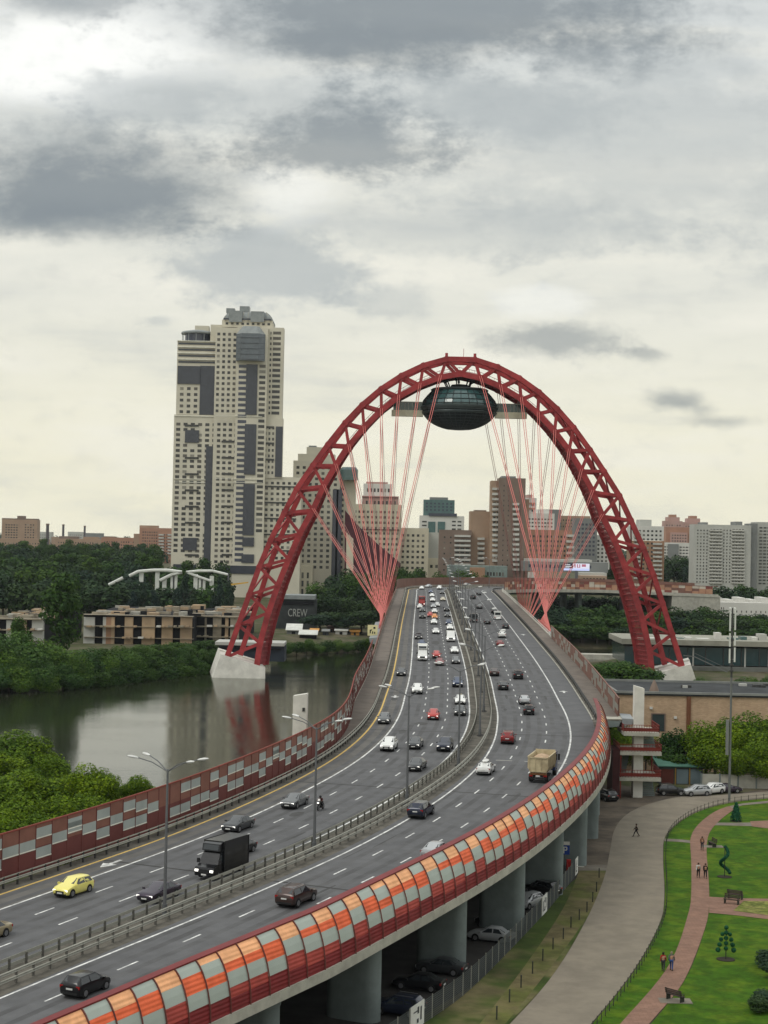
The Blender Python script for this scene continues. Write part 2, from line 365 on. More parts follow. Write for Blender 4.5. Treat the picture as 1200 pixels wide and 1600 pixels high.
# far noise wall on the curve + far side parapets are built with the barriers below
# ---------------------------------------------------------------- guard rails
POST = mat('rail_post_steel', (.13, .125, .11), .7, .2)
def guard_rail(name, label, o, s0, s1, side, rails=(.55, .78), step=4., cat='guard rail', m=STEEL, pm=STEEL, top=None):
    root = empty(name, road(s0, o), 0, label, cat); L = root.location
    for h in rails:
        mb = MB(); a = .05 * side
        sweep(mb, [(o + a, h - .14), (o + a + .06 * side, h - .08), (o + a, h), (o + a + .06 * side, h + .08), (o + a, h + .14), (o + a - .03 * side, h + .14), (o + a - .03 * side, h - .14)], s0, s1, 3., closed=True)
        off(mb, L).build('rail', m, root)
    if top:
        mb = MB(); sweep(mb, [(o - .05, top - .05), (o + .05, top - .05), (o + .05, top + .05), (o - .05, top + .05)], s0, s1, 3., closed=True); off(mb, L).build('top_rail', m, root)
    h = (top or rails[-1]) + .02; st = MB(); k = 0; s = s0 + .5
    pm_ = MB(); pm_.box(-.08, .08, -.07, .07, 0, h); me = pm_.mesh('post', pm)
    while s < s1:
        p = road(s, o); t = tang(s)
        if k < 99:
            q = link('post', me, root, loc=p - L); q.rotation_euler = (0, 0, math.atan2(t.y, t.x))
        else:
            st.box(p.x - L.x - .06, p.x - L.x + .06, p.y - L.y - .05, p.y - L.y + .05, p.z - L.z, p.z - L.z + h)
        k += 1; s += step
    if st.v: st.build('post', pm, root, kind='stuff')
    return root
guard_rail('guard_rail', 'steel guard rail along the near side of the median, facing the outbound lanes', 1.1, 30, 690, 1, (.45, .95), 2., pm=POST)
guard_rail('guard_rail', 'steel guard rail along the far side of the median, facing the oncoming lanes', -1.1, 30, 690, -1, (.45, .95), 2., pm=POST)
guard_rail('guard_rail', 'grey guard rail running below the red and grey noise barrier beside the yellow line', -17.7, 30, 790, 1, (.6,), 2., m=STEEL, pm=DSTEEL, top=.98)
guard_rail('guard_rail', 'dark guard rail between the outbound lanes and the brown footway', 17.6, SW, 700, -1, (.7,), 3., m=DSTEEL, pm=DSTEEL, top=.95)
# ---------------------------------------------------------------- noise barriers
def corr(name, rgb, k=.72):  # corrugated painted metal cladding
    m = g(name, rgb, k, rough=.6, var=.14, scale=.8, coord='World'); t = m.node_tree; q = NB(t); p = t.nodes['Principled BSDF']
    geo = t.nodes.new('ShaderNodeNewGeometry'); z = q.sep(geo.outputs['Position'])[2]
    bn = t.nodes.new('ShaderNodeBump'); bn.inputs['Strength'].default_value = .45; bn.inputs['Distance'].default_value = .03
    t.links.new(q.m('SINE', q.m('MULTIPLY', z, 2 * math.pi / .3)), bn.inputs['Height']); t.links.new(bn.outputs[0], p.inputs['Normal'])
    return m
B_OR = corr('orange_cladding', (246, 168, 122), 1.08); B_RO = corr('red_orange_cladding', (224, 104, 66), 1.05); B_RD = corr('red_cladding', (168, 72, 64), 1.); B_DR = corr('dark_red_cladding', (122, 42, 44), 1.)
B_GY = g('clear_grey_panel', (160, 168, 160), 1.1, rough=.45, var=.05, coord='World'); B_RB = g('rib_dark', (104, 60, 54), 1., rough=.5)
B_MR = g('maroon_cap', (125, 50, 50), .85, rough=.5)
BM = [B_OR, B_RO, B_RD, B_DR, B_GY]
PA = [(0, .32), (4, .25), (2, .22), (3, .21)]; PB = [(4, .27), (1, .14), (4, .24), (2, .19), (3, .16)]; PC = [(0, .29), (1, .15), (4, .22), (2, .14), (3, .20)]; PD_ = [(4, .25), (1, .28), (4, .21), (3, .26)]; PE = [(0, .16), (4, .24), (1, .15), (4, .21), (3, .24)]
PAT = [PA, PB, PC, PD_, PA, PD_, PE, PC, PC, PD_]
def wallprof(f, sg=1):   # curved-in profile, f = 0 bottom .. 1 top
    t = f * math.radians(66); R = 4.15 / math.sin(math.radians(66))
    return (W1 + .12 - R * (1 - math.cos(t)) * .52) * sg, -.45 + R * math.sin(t)
nb = empty('noise_barrier', road(60, W1), 0, 'curved noise barrier of orange, red and grey panels between dark ribs on the near edge', 'noise barrier'); L = nb.location
S0, BAY = 37., 2.45; NBAY = int((SW - 1 - S0) / BAY)
for i in range(NBAY):
    s = S0 + i * BAY; e = s + BAY; mb = MB(); f = 1.0
    for ci, fr in PAT[i % 10]:
        n = max(1, round(fr * 8)); f0 = f - fr
        for k in range(n):
            a = f0 + (f - f0) * k / n; c = f0 + (f - f0) * (k + 1) / n
            (oa, za), (oc, zc) = wallprof(max(a, 0)), wallprof(c)
            q = [road(s, oa, za), road(e, oa, za), road(e, oc, zc), road(s, oc, zc)]
            mb.quad(*q, mi=ci); mb.quad(*[road(w, o - .08, z) for w, o, z in ((s, oa, za), (s, oc, zc), (e, oc, zc), (e, oa, za))], mi=3)
        f = f0
    off(mb, L).build('panel', BM, nb)
    mb = MB(); pts = [wallprof(k / 7) for k in range(8)]
    for (oa, za), (oc, zc) in zip(pts, pts[1:]): mb.bar(road(s, oa + .08, za), road(s, oc + .08, zc), .06, n=4)
    off(mb, L).build('rib', B_RB, nb)
mb = MB(); o, z = wallprof(1); sweep(mb, [(o + .1, z - .05), (o + .1, z + .06), (o - .5, z + .12), (o - .5, z + .02)], S0, S0 + NBAY * BAY, 2., closed=True, caps=True); off(mb, L).build('cap', B_MR, nb)
# left barrier: four rows of upright cells
C_BR = g('brown_red_panel', (124, 84, 72), 1.1, rough=.6, var=.12, coord='World'); C_RD = g('deep_red_panel', (106, 60, 56), 1.05, rough=.6, var=.12, coord='World')
C_GL = g('grey_window_panel', (150, 156, 152), 1.15, rough=.3, var=.1, coord='World'); C_LT = g('pale_sill', (215, 213, 200), 1.1)
rr = random.Random(11)
pairs = {0: 0, 1: None}
def lrow(i):
    seq = ['b2', '1', '23', '2', 'b', '1', '2', '13', '1', '2', '2', '12', 'b']
    return seq[i % 13]
lb = empty('noise_barrier', road(60, -18.9), 0, 'upright red-brown noise barrier with grey windows on the river side', 'noise barrier'); L = lb.location
NL = 112; BL = 2.45; A0 = 36.
def left_o(s): return -18.9 - 2.6 * sm_(185, 245, s)
def sm_(a, b_, x): t = max(0, min(1, (x - a) / (b_ - a))); return t * t * (3 - 2 * t)
LP = ['AC', 'C', 'AD', 'B', 'AC', 'AC', 'B', 'B', 'AC', 'B', 'AE', 'B', 'AC', 'B', 'AC', 'EC', 'B', '', 'D', 'AD']
ZW = {'A': (3.15, 4.15), 'B': (2.2, 3.2), 'C': (1.3, 2.3), 'D': (.95, 1.95), 'E': (2.75, 3.75)}
tail = MB(); tailp = MB()
for i in range(NL):
    s = A0 + i * BL; e = s + BL - .05; mb = MB() if i < 99 else tail; H = 4.5
    cuts = [ZW[c] for c in LP[(i * 1) % 20]]
    def qd(z0, z1, mi, push=0., s=s, e=e):
        mb.quad(*[road(w, left_o(w) + push, z) for w, z in ((s, z0), (s, z1), (e, z1), (e, z0))], mi=mi)
    zs = sorted({0., 1.0, 2.4, H} | {z for c in cuts for z in c})
    for z0, z1 in zip(zs, zs[1:]):
        zm = (z0 + z1) / 2; gl = any(c[0] < zm < c[1] for c in cuts)
        qd(z0, z1, 0 if zm > 2.4 else 1)
    for c in cuts: qd(c[0] + .02, c[1], 2, .02, s + .05, e - .03); qd(c[0], c[0] + .12, 3, .05, s + .05, e - .03)
    mb.quad(*[road(w, left_o(w) - .12, z) for w, z in ((s, 0), (e, 0), (e, H), (s, H))], mi=0)
    if i < 99: off(mb, L).build('panel', [C_BR, C_RD, C_GL, C_LT], lb)
    pm_ = MB() if i < 99 else tailp
    pm_.bar(road(s - .03, left_o(s) + .02, 0), road(s - .03, left_o(s) + .02, H + .05), .06, n=4)
    if i < 99: off(pm_, L).build('post', C_RD, lb)
off(tail, L).build('panel', [C_BR, C_RD, C_GL, C_LT], lb, kind='stuff'); off(tailp, L).build('post', C_RD, lb, kind='stuff')
mb = MB()
for i in range(NL):
    s = A0 + i * BL; mb.bar(road(s, left_o(s), H + .05), road(s + BL, left_o(s + BL), H + .05), .1, n=4)
off(mb, L).build('cap', g('cap_red', (128, 66, 56), 1.1), lb)
def far_wall(label, o, s0, s1, H, st, cols, ratio, capm):
    r = empty('noise_barrier', road(s0, o), 0, label, 'noise barrier'); L = r.location; rr = random.Random(int(s0)); s = s0; k = 0; n = int((s1 - s0) / st)
    big = MB()
    for k in range(n):
        s = s0 + k * st; e = s + st; mb = MB() if k < 99 else big
        for a in range(3):
            z0 = H * a / 3; z1 = H * (a + 1) / 3; c = rr.choice(ratio)
            q = [road(s, o, z0), road(e, o, z0), road(e, o, z1), road(s, o, z1)]
            mb.quad(*q, mi=c); mb.quad(*[p + (road(s, o - .15) - road(s, o)) * (1 if o > 0 else -1) for p in q[::-1]], mi=c)
        if k < 99: off(mb, L).build('panel', cols, r)
    if big.v: off(big, L).build('panel', cols, r, kind='stuff')
    mb = MB()
    for k in range(n): mb.bar(road(s0 + k * st, o, 0), road(s0 + k * st, o, H), .1, n=4)
    sweep(mb, [(o - .12, H), (o + .12, H), (o + .12, H + .14), (o - .12, H + .14)], s0, s1, 3, closed=True)
    off(mb, L).build('frame', capm, r)
FC = [g('far_brown', (135, 100, 88), .8), g('far_grey', (150, 148, 138), .8, rough=.4), g('far_orange', (190, 145, 118), .8), g('far_red', (145, 85, 76), .8), g('far_pale', (200, 190, 175), .9)]
far_wall('brown panelled parapet wall with grey windows outside the footway beyond the stair tower', 21.5, SW + 4, 385, 2.9, 3., FC, [0, 0, 1, 1, 0], FC[0])
far_wall('orange and pale panelled noise barrier on the viaduct bending right behind the arch', 20.6, 668, SEND, 3.6, 3., FC, [2, 2, 2, 4, 3, 0], FC[3])
far_wall('brown noise barrier closing the far bend of the highway', -21.6, 640, SEND, 3.8, 4., FC, [0, 0, 0, 0], FC[0])
far_wall('low brown parapet along the left footway above the river', -21.6, 311, 640, 1.05, 6., FC, [0, 0, 0, 1], FC[0])
def railing(label, o, s0, s1, st=3., m=WCONC):
    r = empty('railing', road(s0, o), 0, label, 'railing'); L = r.location
    for h in (.5, 1.1):
        mb = MB(); sweep(mb, [(o - .05, h), (o + .05, h), (o + .05, h + .08), (o - .05, h + .08)], s0, s1, 3, closed=True); off(mb, L).build('rail', m, r)
    s = s0
    while s <= s1:
        mb = MB(); mb.bar(road(s, o, .15), road(s, o, 1.15), .06, n=4); off(mb, L).build('post', m, r); s += st
railing('pale railing along the right footway below the cable anchorages', 21.4, 386, 660)
# ---------------------------------------------------------------- street lamps
lm = MB(); lm.bar((0, 0, 0), (0, 0, 12.2), .16, .085, n=10); lm.bar((0, 0, 0), (0, 0, .9), .22, n=10)
LAMPH = mat('lamp_head_shell', (.62, .62, .60), .4)
lamp = empty('street_lamp', (0, 0, 0), 0, 'x', 'street lamp')
pole = lm.build('pole', POLE, lamp, smooth=True)
for sx_ in (-1, 1):
    for sy_ in (-1, 1):
        mb = MB(); mb.tube([(0, 0, 12.0), (sx_ * 1.3, sy_ * .45, 12.75), (sx_ * 2.5, sy_ * .9, 13.1)], .045, n=5); arm = mb.build('arm', POLE, lamp)
        mb = MB(); ax = Vector((sx_ * 2.4, sy_ * .86, 13.08)); d = Vector((sx_ * .93, sy_ * .3, .14)).normalized(); sd_ = d.cross(Vector((0, 0, 1))).normalized(); up_ = sd_.cross(d)
        secs = [(0, .08, .05), (.2, .17, .10), (.55, .2, .12), (.85, .14, .08), (.95, .05, .03)]; vs = []
        for l, w, h in secs:
            for k in range(8):
                t = 2 * math.pi * k / 8; vs.append(ax + d * l + sd_ * w * math.cos(t) + up_ * h * math.sin(t))
        fs = [(i * 8 + k, i * 8 + (k + 1) % 8, (i + 1) * 8 + (k + 1) % 8, (i + 1) * 8 + k) for i in range(4) for k in range(8)]; mb.add(vs, fs + [tuple(range(7, -1, -1)), tuple(range(32, 40))])
        mb.build('lamp_head', LAMPH, lamp, smooth=True)
reg(lamp)
LL = ['tall twin-arm street lamp rising from the median in front of the black-purple sedan', 'tall twin-arm street lamp on the median beside the motorcycle', 'twin-arm street lamp on the median just left of the black outbound SUV', 'twin-arm street lamp on the median left of the white sedan with roof box', 'tall twin-arm street lamp at the bend where the median straightens out']
lps = [97.5] + [97.5 + 27.2 * k for k in range(1, 23)]
for k, s in enumerate(lps):
    p = road(s, 0, .02); t = tang(s)
    lab = LL[k] if k < 5 else 'one of the distant twin-arm lamps lined up along the straight median'
    if k == 0: o = lamp; o.location = p; o.rotation_euler = (0, 0, math.atan2(t.y, t.x) - math.pi / 2); o['label'] = lab; o['group'] = 'street lamps along the median'
    else: dup(lamp, p, math.atan2(t.y, t.x) - math.pi / 2, lab, 'street lamps along the median')
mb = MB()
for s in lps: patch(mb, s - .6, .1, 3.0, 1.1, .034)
mb.build('lamp_base_patch', mat('lamp_base_dark', (.03, .028, .026), .9, var=.2), kind='structure')  # flat dark patch on the median around each lamp base
# ---------------------------------------------------------------- arch
RED = mat('red_arch_paint', (.32, .042, .044), .6, var=.22, scale=.35, c2=(.24, .033, .036), coord='World', bump=.1)
PINK = mat('pink_red_cable_sheath', (.58, .17, .15), .5, var=.05); CGREY = mat('pale_cable', (.44, .22, .20), .5, var=.05)
AX, AY, AW = 23.3, 519.0, 15.0
OS = [(-72.0,6.4),(-68.6,16.4),(-65.4,25.6),(-62.4,34.5),(-59.0,43.0),(-54.9,51.7),(-51.1,59.4),(-46.1,67.0),(-41.5,73.7),(-36.2,80.7),(-30.9,86.5),(-25.0,91.7),(-18.7,96.0),(-11.8,99.4),(-4.5,101.6)]
IS = [(-62.5,3.8),(-61.6,10.9),(-59.2,20.1),(-56.4,28.7),(-53.2,37.1),(-49.8,45.3),(-45.8,52.9),(-42.6,60.5),(-38.9,67.1),(-34.9,73.4),(-30.2,79.3),(-24.8,84.9),(-19.4,89.4),(-12.7,93.2),(-6.3,95.8),(0.0,97.0)]
def onode(i, far=0):  # i 0..29
    x, z = OS[i] if i < 15 else (-OS[29 - i][0], OS[29 - i][1]); return an(x, z, far)
def inode(i, far=0):
    x, z = IS[i] if i < 16 else (-IS[30 - i][0], IS[30 - i][1]); return an(x, z, far)
def an(x, z, far):
    if far:
        k = min(1, abs(x) / 72); inw = .8 + 4.6 * k ** 1.5
        x = x * (1 - inw / 80); z = z - (1.0 if abs(x) < 20 else .6)
    x = x * (AY + far * AW) / 527; z = CAMZ + (z - CAMZ) * (AY + (far * AW)) / 527 if z > 20 else z
    return Vector((AX * (AY / 527) + x, AY + far * AW, z))
arch = empty('bridge_arch', (AX, 527, 0), 0, 'giant red lattice steel arch straddling the highway and the river', 'arch'); L = arch.location
for far in (0, 1):
    for nm, fn, n, r in (('outer_chord', onode, 30, 1.12), ('inner_chord', inode, 31, 1.25)):
        mb = MB()
        for i in range(n - 1): mb.bar(fn(i, far), fn(i + 1, far), r, n=4, up=Vector((0, 1, 0)))
        for i in range(1, n - 1):   # flange collars at the nodes
            d = (fn(i + 1, far) - fn(i - 1, far)).normalized() * .45; mb.bar(fn(i, far) - d, fn(i, far) + d, r * 1.14, n=4, up=Vector((0, 1, 0)))
        off(mb, L).build(nm, RED, arch)
for i in range(30):
    for far in (0,):
        prs = [(i, i), (i, i + 1)]
        for a, c in prs:
            if (i == 0 and c == 0) or (i == 29 and c == 30): continue
            mb = MB(); mb.bar(onode(a, far), inode(c, far), .68, n=4, up=Vector((0, 1, 0))); off(mb, L).build('strut', RED, arch)
for i in range(2, 28, 1):
    mb = MB(); mb.bar(onode(i, 1), inode(i + (1 if i < 15 else 0), 1), .7, n=4); off(mb, L).build('rear_strut', RED, arch)
for i in range(1, 29):
    mb = MB(); mb.bar(onode(i, 0), onode(i, 1), .4, n=4)
    if i < 28: mb.bar(onode(i, 0), onode(i + 1, 1), .3, n=4)
    off(mb, L).build('cross_brace', RED, arch)
mb = MB()       # plated soffit with ladder rungs between the inner chords
for i in range(30):
    a, c, d, e = inode(i, 0), inode(i + 1, 0), inode(i + 1, 1), inode(i, 1)
    for k in range(5):
        t0, t1 = k / 5 + .03, (k + 1) / 5 - .03
        q = [a.lerp(c, t0), a.lerp(c, t1), e.lerp(d, t1), e.lerp(d, t0)]
        m = (q[0] + q[1] + q[2] + q[3]) / 4
        mb.quad(*[p.lerp(m, .06) for p in q]); mb.bar(a.lerp(c, k / 5), e.lerp(d, k / 5), .28, n=4)
off(mb, L).build('soffit_plate', RED, arch)
mb = MB()       # maintenance walkway rails over the crown
for fz in (1.6, 2.4):
    pts = [inode(i, 0).lerp(inode(i, 1), .4) + Vector((0, 0, fz)) for i in range(8, 23)]; mb.tube(pts, .09, n=4)
pts = [inode(i, 0).lerp(inode(i, 1), .4) + Vector((0, 0, 1.)) for i in range(8, 23)]
for a, c in zip(pts, pts[1:]):
    for k in range(4): p = a.lerp(c, k / 4); mb.bar(p, p + Vector((0, 0, 1.5)), .05, n=4)
off(mb, L).build('maintenance_rail', RED, arch)
def plinth(sg):
    P = [Pd(330, 1057, 519), Pd(415, 1058, 519), Pd(415, 1042.5, 519), Pd(346, 1022, 519)]
    P[0].z = P[1].z = -1.5
    mb = MB(); fr = [Vector((AX + sg * (p.x - AX), p.y - 1.5, p.z)) for p in P]; bk = [Vector((p.x - sg * -1 * (4 if k in (1, 2) else 2) * -1, p.y + 22, p.z + (.8 if k > 1 else 0))) for k, p in enumerate(fr)]
    bk = [Vector((fr[k].x + (-sg) * (3.5 if k in (1, 2) else 3), fr[k].y + 21, fr[k].z + (.6 if k > 1 else 0))) for k in range(4)]
    vs = fr + bk; fs = [(0, 1, 2, 3), (7, 6, 5, 4), (0, 4, 5, 1), (1, 5, 6, 2), (2, 6, 7, 3), (3, 7, 4, 0)]
    if sg < 0: pass
    mb.add(vs, fs); mb.bar((fr[2] + bk[2]) / 2 + Vector((0, 0, .2)), (fr[3] + bk[3]) / 2 + Vector((0, 0, .2)), .5, n=4)
    off(mb, L).build('concrete_base', WCONC, arch)
plinth(1); plinth(-1)
mb = MB()
for p in (onode(14, 0), onode(15, 0)): mb.bar(p + Vector((0, 0, .6)), p + Vector((0, 0, 1.9)), .5, n=6)
mb.bar(onode(14, 0).lerp(onode(15, 0), .6), onode(14, 0).lerp(onode(15, 0), .6) + Vector((0, 0, 3.4)), .09, n=4)
off(mb, L).build('crown_beacon', RED, arch)
# cables: two families on each side of the deck
def cable(a, c, pink):
    d = (c - a); Ld = d.length; f = min(.5, 10 / Ld); m = c - d * f
    mb = MB()
    for sh_ in (-.32, .32):
        w = Vector((0, 0, 0)); q = Vector((sh_, 0, 0))
        mb.bar(a + q, m + q * .6, .10 if pink else .085, n=5, mi=0); mb.bar(m + q * .6, c + q * .4, .10, .11, n=5, mi=1)
    off(mb, L).build('cable', [PINK if pink else CGREY, PINK], arch)
for sg in (-1, 1):
    for k in range(9):
        i = 6 + k; node = inode(i if sg < 0 else 30 - i, 0); noder = node.lerp(inode(i if sg < 0 else 30 - i, 1), .85)
        s_near = 440 - k * 4.6; s_far = 462 + k * 8.5
        cable(node + Vector((0, -1, .5)), road(s_near - (3 if sg > 0 else 0), sg * (22.3 if sg < 0 else 22.6), .4), True)
        cable(noder, road(s_far, sg * 22.0, .4), False)
    mb = MB(); 
    for k in range(9):
        p = road(440 - k * 4.6, sg * 22.3, -.6); mb.bar(p, p + Vector((0, 0, 1.6)), .34, .2, n=6)
        p = road(462 + k * 8.5, sg * 22.0, -.6); mb.bar(p, p + Vector((0, 0, 1.6)), .34, .2, n=6)
    off(mb, L).build('cable_socket', PINK, arch)
# ---------------------------------------------------------------- restaurant pod
GLS = mat('teal_glass', (.035, .085, .085), .12, .0, var=.15, scale=.6, spec=.8); DKN = mat('dark_net_steel', (.022, .030, .032), .45, .5); GRYM = mat('pod_grey_metal', (.055, .068, .068), .4, .4)
pc = Pd(717.5, 637, 527); pod = empty('restaurant_pod', (pc.x, 527, pc.z), 0, 'dark glass saucer hanging under the crown of the red arch', 'observation pod')
RX = 11.9
mb = MB(); prof = [(RX * math.cos(math.radians(a)) if a > -88 else .3, 7.2 * math.sin(math.radians(a))) for a in range(-88, 1, 8)]; mb.lathe(prof, 48); mb.build('bowl', DKN, pod, smooth=True)
mb = MB()
for k in range(40):
    t = 2 * math.pi * k / 40; mb.tube([((r + .08) * math.cos(t), (r + .08) * math.sin(t), z - .05) for r, z in prof[2:]], .07, n=4)
for r, z in prof[2::1]: mb.tube([((r + .1) * math.cos(2 * math.pi * k / 40), (r + .1) * math.sin(2 * math.pi * k / 40), z) for k in range(41)], .08 if z < -2 else .14, n=4)
mb.build('bowl_grid', GRYM, pod)
up = [(RX, 0), (RX, .8), (RX - .5, 2.1), (RX - 1.8, 3.7), (RX - 3.2, 5.2), (RX - 3.6, 5.6)]
mb = MB(); mb.lathe([(RX - .1, 0), (RX - .1, .9), (RX - .6, 2.1), (RX - 1.9, 3.7), (RX - 3.3, 5.3)], 28); mb.build('glazing', GLS, pod)
mb = MB()
for k in range(28):
    t = 2 * math.pi * k / 28; mb.tube([(r * math.cos(t), r * math.sin(t), z) for r, z in up], .12, n=4)
for r, z in up[:5]: mb.tube([(r * math.cos(2 * math.pi * k / 28), r * math.sin(2 * math.pi * k / 28), z) for k in range(29)], .14, n=4)
mb.build('glazing_frame', DKN, pod)
mb = MB(); mb.lathe([(RX + .15, -.9), (RX + .35, -.5), (RX + .35, .1), (RX, .3)], 48, cap=False); mb.lathe([(RX - .1, -2.3), (RX + .0, -1.9), (RX + .1, -1.7), (RX, -1.5)], 48, cap=False); mb.build('rim', GRYM, pod, smooth=True)
mb = MB(); mb.lathe([(9.0, 5.2), (9.2, 5.5), (8.6, 5.9), (3, 6.5)], 32); mb.lathe([(3, 6.4), (2.6, 7.2), (1, 7.4)], 20); mb.build('roof', GRYM, pod, smooth=True)
for k in range(9):
    t = 2 * math.pi * k / 9 + .2; r = 5 if k % 2 else 3; mb = MB(); mb.bar((r * math.cos(t), r * math.sin(t), 6.2), (r * 1.3 * math.cos(t), r * 1.3 * math.sin(t), 8.6), .22, n=6); mb.bar((r * 1.25 * math.cos(t), r * 1.25 * math.sin(t), 8.3), (r * 1.6 * math.cos(t), r * 1.6 * math.sin(t), 8.9), .4, n=6); mb.build('hanger', DKN, pod)
for sg in (-1, 1):
    mb = MB(); mb.box(*sorted((sg * 11.4, sg * 21.4)), -1.6, 1.6, -3.1, -1.2)
    wk = mb.build('walkway', g('walkway_concrete', (215, 212, 190), 1.2), pod)
    x0, x1 = sorted((sg * 11.4, sg * 20.8)); mb = MB(); mb.box(x0, x1, -1.3, 1.3, -1.19, 1.2); mb.build('corridor_glass', GLS, wk)
    mb = MB(); mb.box(x0 - .1, x1 + .1, -1.5, 1.5, 1.2, 1.5)
    for k in range(9): x = x0 + (x1 - x0) * k / 8; mb.box(x - .09, x + .09, -1.4, 1.4, -1.18, 1.19)
    mb.build('corridor_frame', g('corridor_frame', (175, 180, 172), 1.0), wk)
# ---------------------------------------------------------------- terrain and water
def pl(x, P):
    if x <= P[0][0]: return P[0][1]
    for (a, c), (d, e) in zip(P, P[1:]):
        if x <= d: return c + (e - c) * (x - a) / (d - a)
    return P[-1][1]
NS = [(-700, 60), (-400, 150), (-150, 262), (-60, 285), (-35, 262), (-10, 285), (12, 315), (34, 345), (50, 420), (58, 500), (70, 600), (88, 632), (120, 650), (400, 700), (1500, 900)]
FS = [(-1500, -200), (-700, 200), (-250, 415), (-106, 459), (-69, 520), (-39, 603), (-5, 650), (40, 682), (85, 690), (150, 694), (400, 730), (1500, 900)]
def sm(a, b_, x): t = max(0, min(1, (x - a) / (b_ - a))); return t * t * (3 - 2 * t)
def gh(x, y):
    dn = pl(x, NS) - y; df = y - pl(x, FS)
    base = 5 - 3.6 * sm(400, 480, y) - 1.5 * sm(-20, -45, x)
    zn = min(base, -2.5 + max(dn, -4) * .42)
    zf = min(3.2 + 1.8 * sm(15, 60, df) + 9 * sm(720, 1300, y) , -2.5 + max(df, -4) * .5)
    return max(zn, zf, -2.5)
def axis(lo, hi, mid0, mid1, st):
    a = []; v = mid0
    while v <= mid1: a.append(v); v += st
    s = st; v = a[-1]
    while v < hi: s *= 1.18; v += s; a.append(v)
    s = st; v = a[0]; l = []
    while v > lo: s *= 1.18; v -= s; l.append(v)
    return l[::-1] + a
xs = axis(-3500, 3500, -220, 230, 5); ys = axis(-400, 4800, 60, 820, 5)
vs = [(x, y, gh(x, y)) for y in ys for x in xs]; nx = len(xs)
fs = [(j * nx + i, j * nx + i + 1, (j + 1) * nx + i + 1, (j + 1) * nx + i) for j in range(len(ys) - 1) for i in range(nx - 1)]
mb = MB(); mb.v = vs; mb.f = fs; mb.mi = [0] * len(fs)
GROUND = mat('rough_ground', (.055, .062, .022), .95, var=.25, scale=.25, c2=(.10, .085, .055), c2f=.9, coord='World', bump=.3)
mb.build('ground', GROUND, kind='structure', smooth=True)
WAT = bpy.data.materials.new('river_water'); WAT.use_nodes = True; t = WAT.node_tree; p = t.nodes['Principled BSDF']; q = NB(t)
geo = t.nodes.new('ShaderNodeNewGeometry'); px_, py_, pz_ = q.sep(geo.outputs['Position'])
df = t.nodes.new('ShaderNodeBsdfDiffuse'); df.inputs[0].default_value = (.018, .021, .011, 1); gl = t.nodes.new('ShaderNodeBsdfGlossy'); gl.inputs[0].default_value = (.92, .92, .9, 1); gl.inputs[1].default_value = .07
fr_ = t.nodes.new('ShaderNodeFresnel'); fr_.inputs[0].default_value = 2.7; ms = t.nodes.new('ShaderNodeMixShader'); t.links.new(fr_.outputs[0], ms.inputs[0]); t.links.new(df.outputs[0], ms.inputs[1]); t.links.new(gl.outputs[0], ms.inputs[2]); t.links.new(ms.outputs[0], t.nodes['Material Output'].inputs[0])
v1 = q.xyz(q.m('MULTIPLY', px_, .55), q.m('MULTIPLY', py_, .9), 0.)
n1 = q.noise(v1, .9, 5, .62, .3); n2 = q.noise(v1, .07, 3, .5)
bn = t.nodes.new('ShaderNodeBump'); bn.inputs['Distance'].default_value = .22
t.links.new(q.ss(n2, .35, .65, .05, .14), bn.inputs['Strength']); t.links.new(n1, bn.inputs['Height']); t.links.new(bn.outputs[0], gl.inputs['Normal']); t.links.new(bn.outputs[0], fr_.inputs['Normal'])
mb = MB(); mb.quad((-3000, -200, 0), (3000, -200, 0), (3000, 1400, 0), (-3000, 1400, 0)); mb.build('river', WAT, kind='structure')
# ---------------------------------------------------------------- trees
def leafmat(name, c, c2, tr=.15):
    m = bpy.data.materials.new(name); m.use_nodes = True; t = m.node_tree; p = t.nodes['Principled BSDF']; q = NB(t)
    oi = t.nodes.new('ShaderNodeObjectInfo'); tcn = t.nodes.new('ShaderNodeTexCoord')
    n = q.noise(tcn.outputs['Object'], 2.6, 4, .7); gi = t.nodes.new('ShaderNodeNewGeometry')
    col = q.mix(q.ss(q.m('ADD', n, q.m('MULTIPLY', q.m('SUBTRACT', gi.outputs['Random Per Island'], .5), .35)), .36, .66), c, c2)
    r = q.m('MULTIPLY_ADD', oi.outputs['Random'], .5, .75)
    col = q.mix(1., col, q.xyz(r, q.m('MULTIPLY_ADD', oi.outputs['Random'], .36, .82), q.m('MULTIPLY_ADD', oi.outputs['Random'], -.3, 1.1)), 'MULTIPLY')
    t.links.new(col, p.inputs['Base Color']); p.inputs['Roughness'].default_value = .6; p.inputs['Specular IOR Level'].default_value = .08
    tl = t.nodes.new('ShaderNodeBsdfTranslucent'); t.links.new(col, tl.inputs[0]); ms = t.nodes.new('ShaderNodeMixShader'); ms.inputs[0].default_value = tr
    t.links.new(p.outputs[0], ms.inputs[1]); t.links.new(tl.outputs[0], ms.inputs[2]); t.links.new(ms.outputs[0], t.nodes['Material Output'].inputs[0])
    return m
LF_B = leafmat('bright_leaves', (.060, .115, .008), (.155, .235, .014), .25)
LF_M = leafmat('green_leaves', (.026, .060, .014), (.052, .10, .018), .2)
LF_D = leafmat('dark_leaves', (.016, .036, .018), (.034, .062, .026), .1)
LF_W = leafmat('willow_leaves', (.040, .092, .018), (.085, .15, .030), .2)
LF_N = leafmat('needle_leaves', (.016, .034, .024), (.03, .05, .03), .05)
BARK = mat('bark', (.06, .048, .036), .95, var=.3, scale=3)
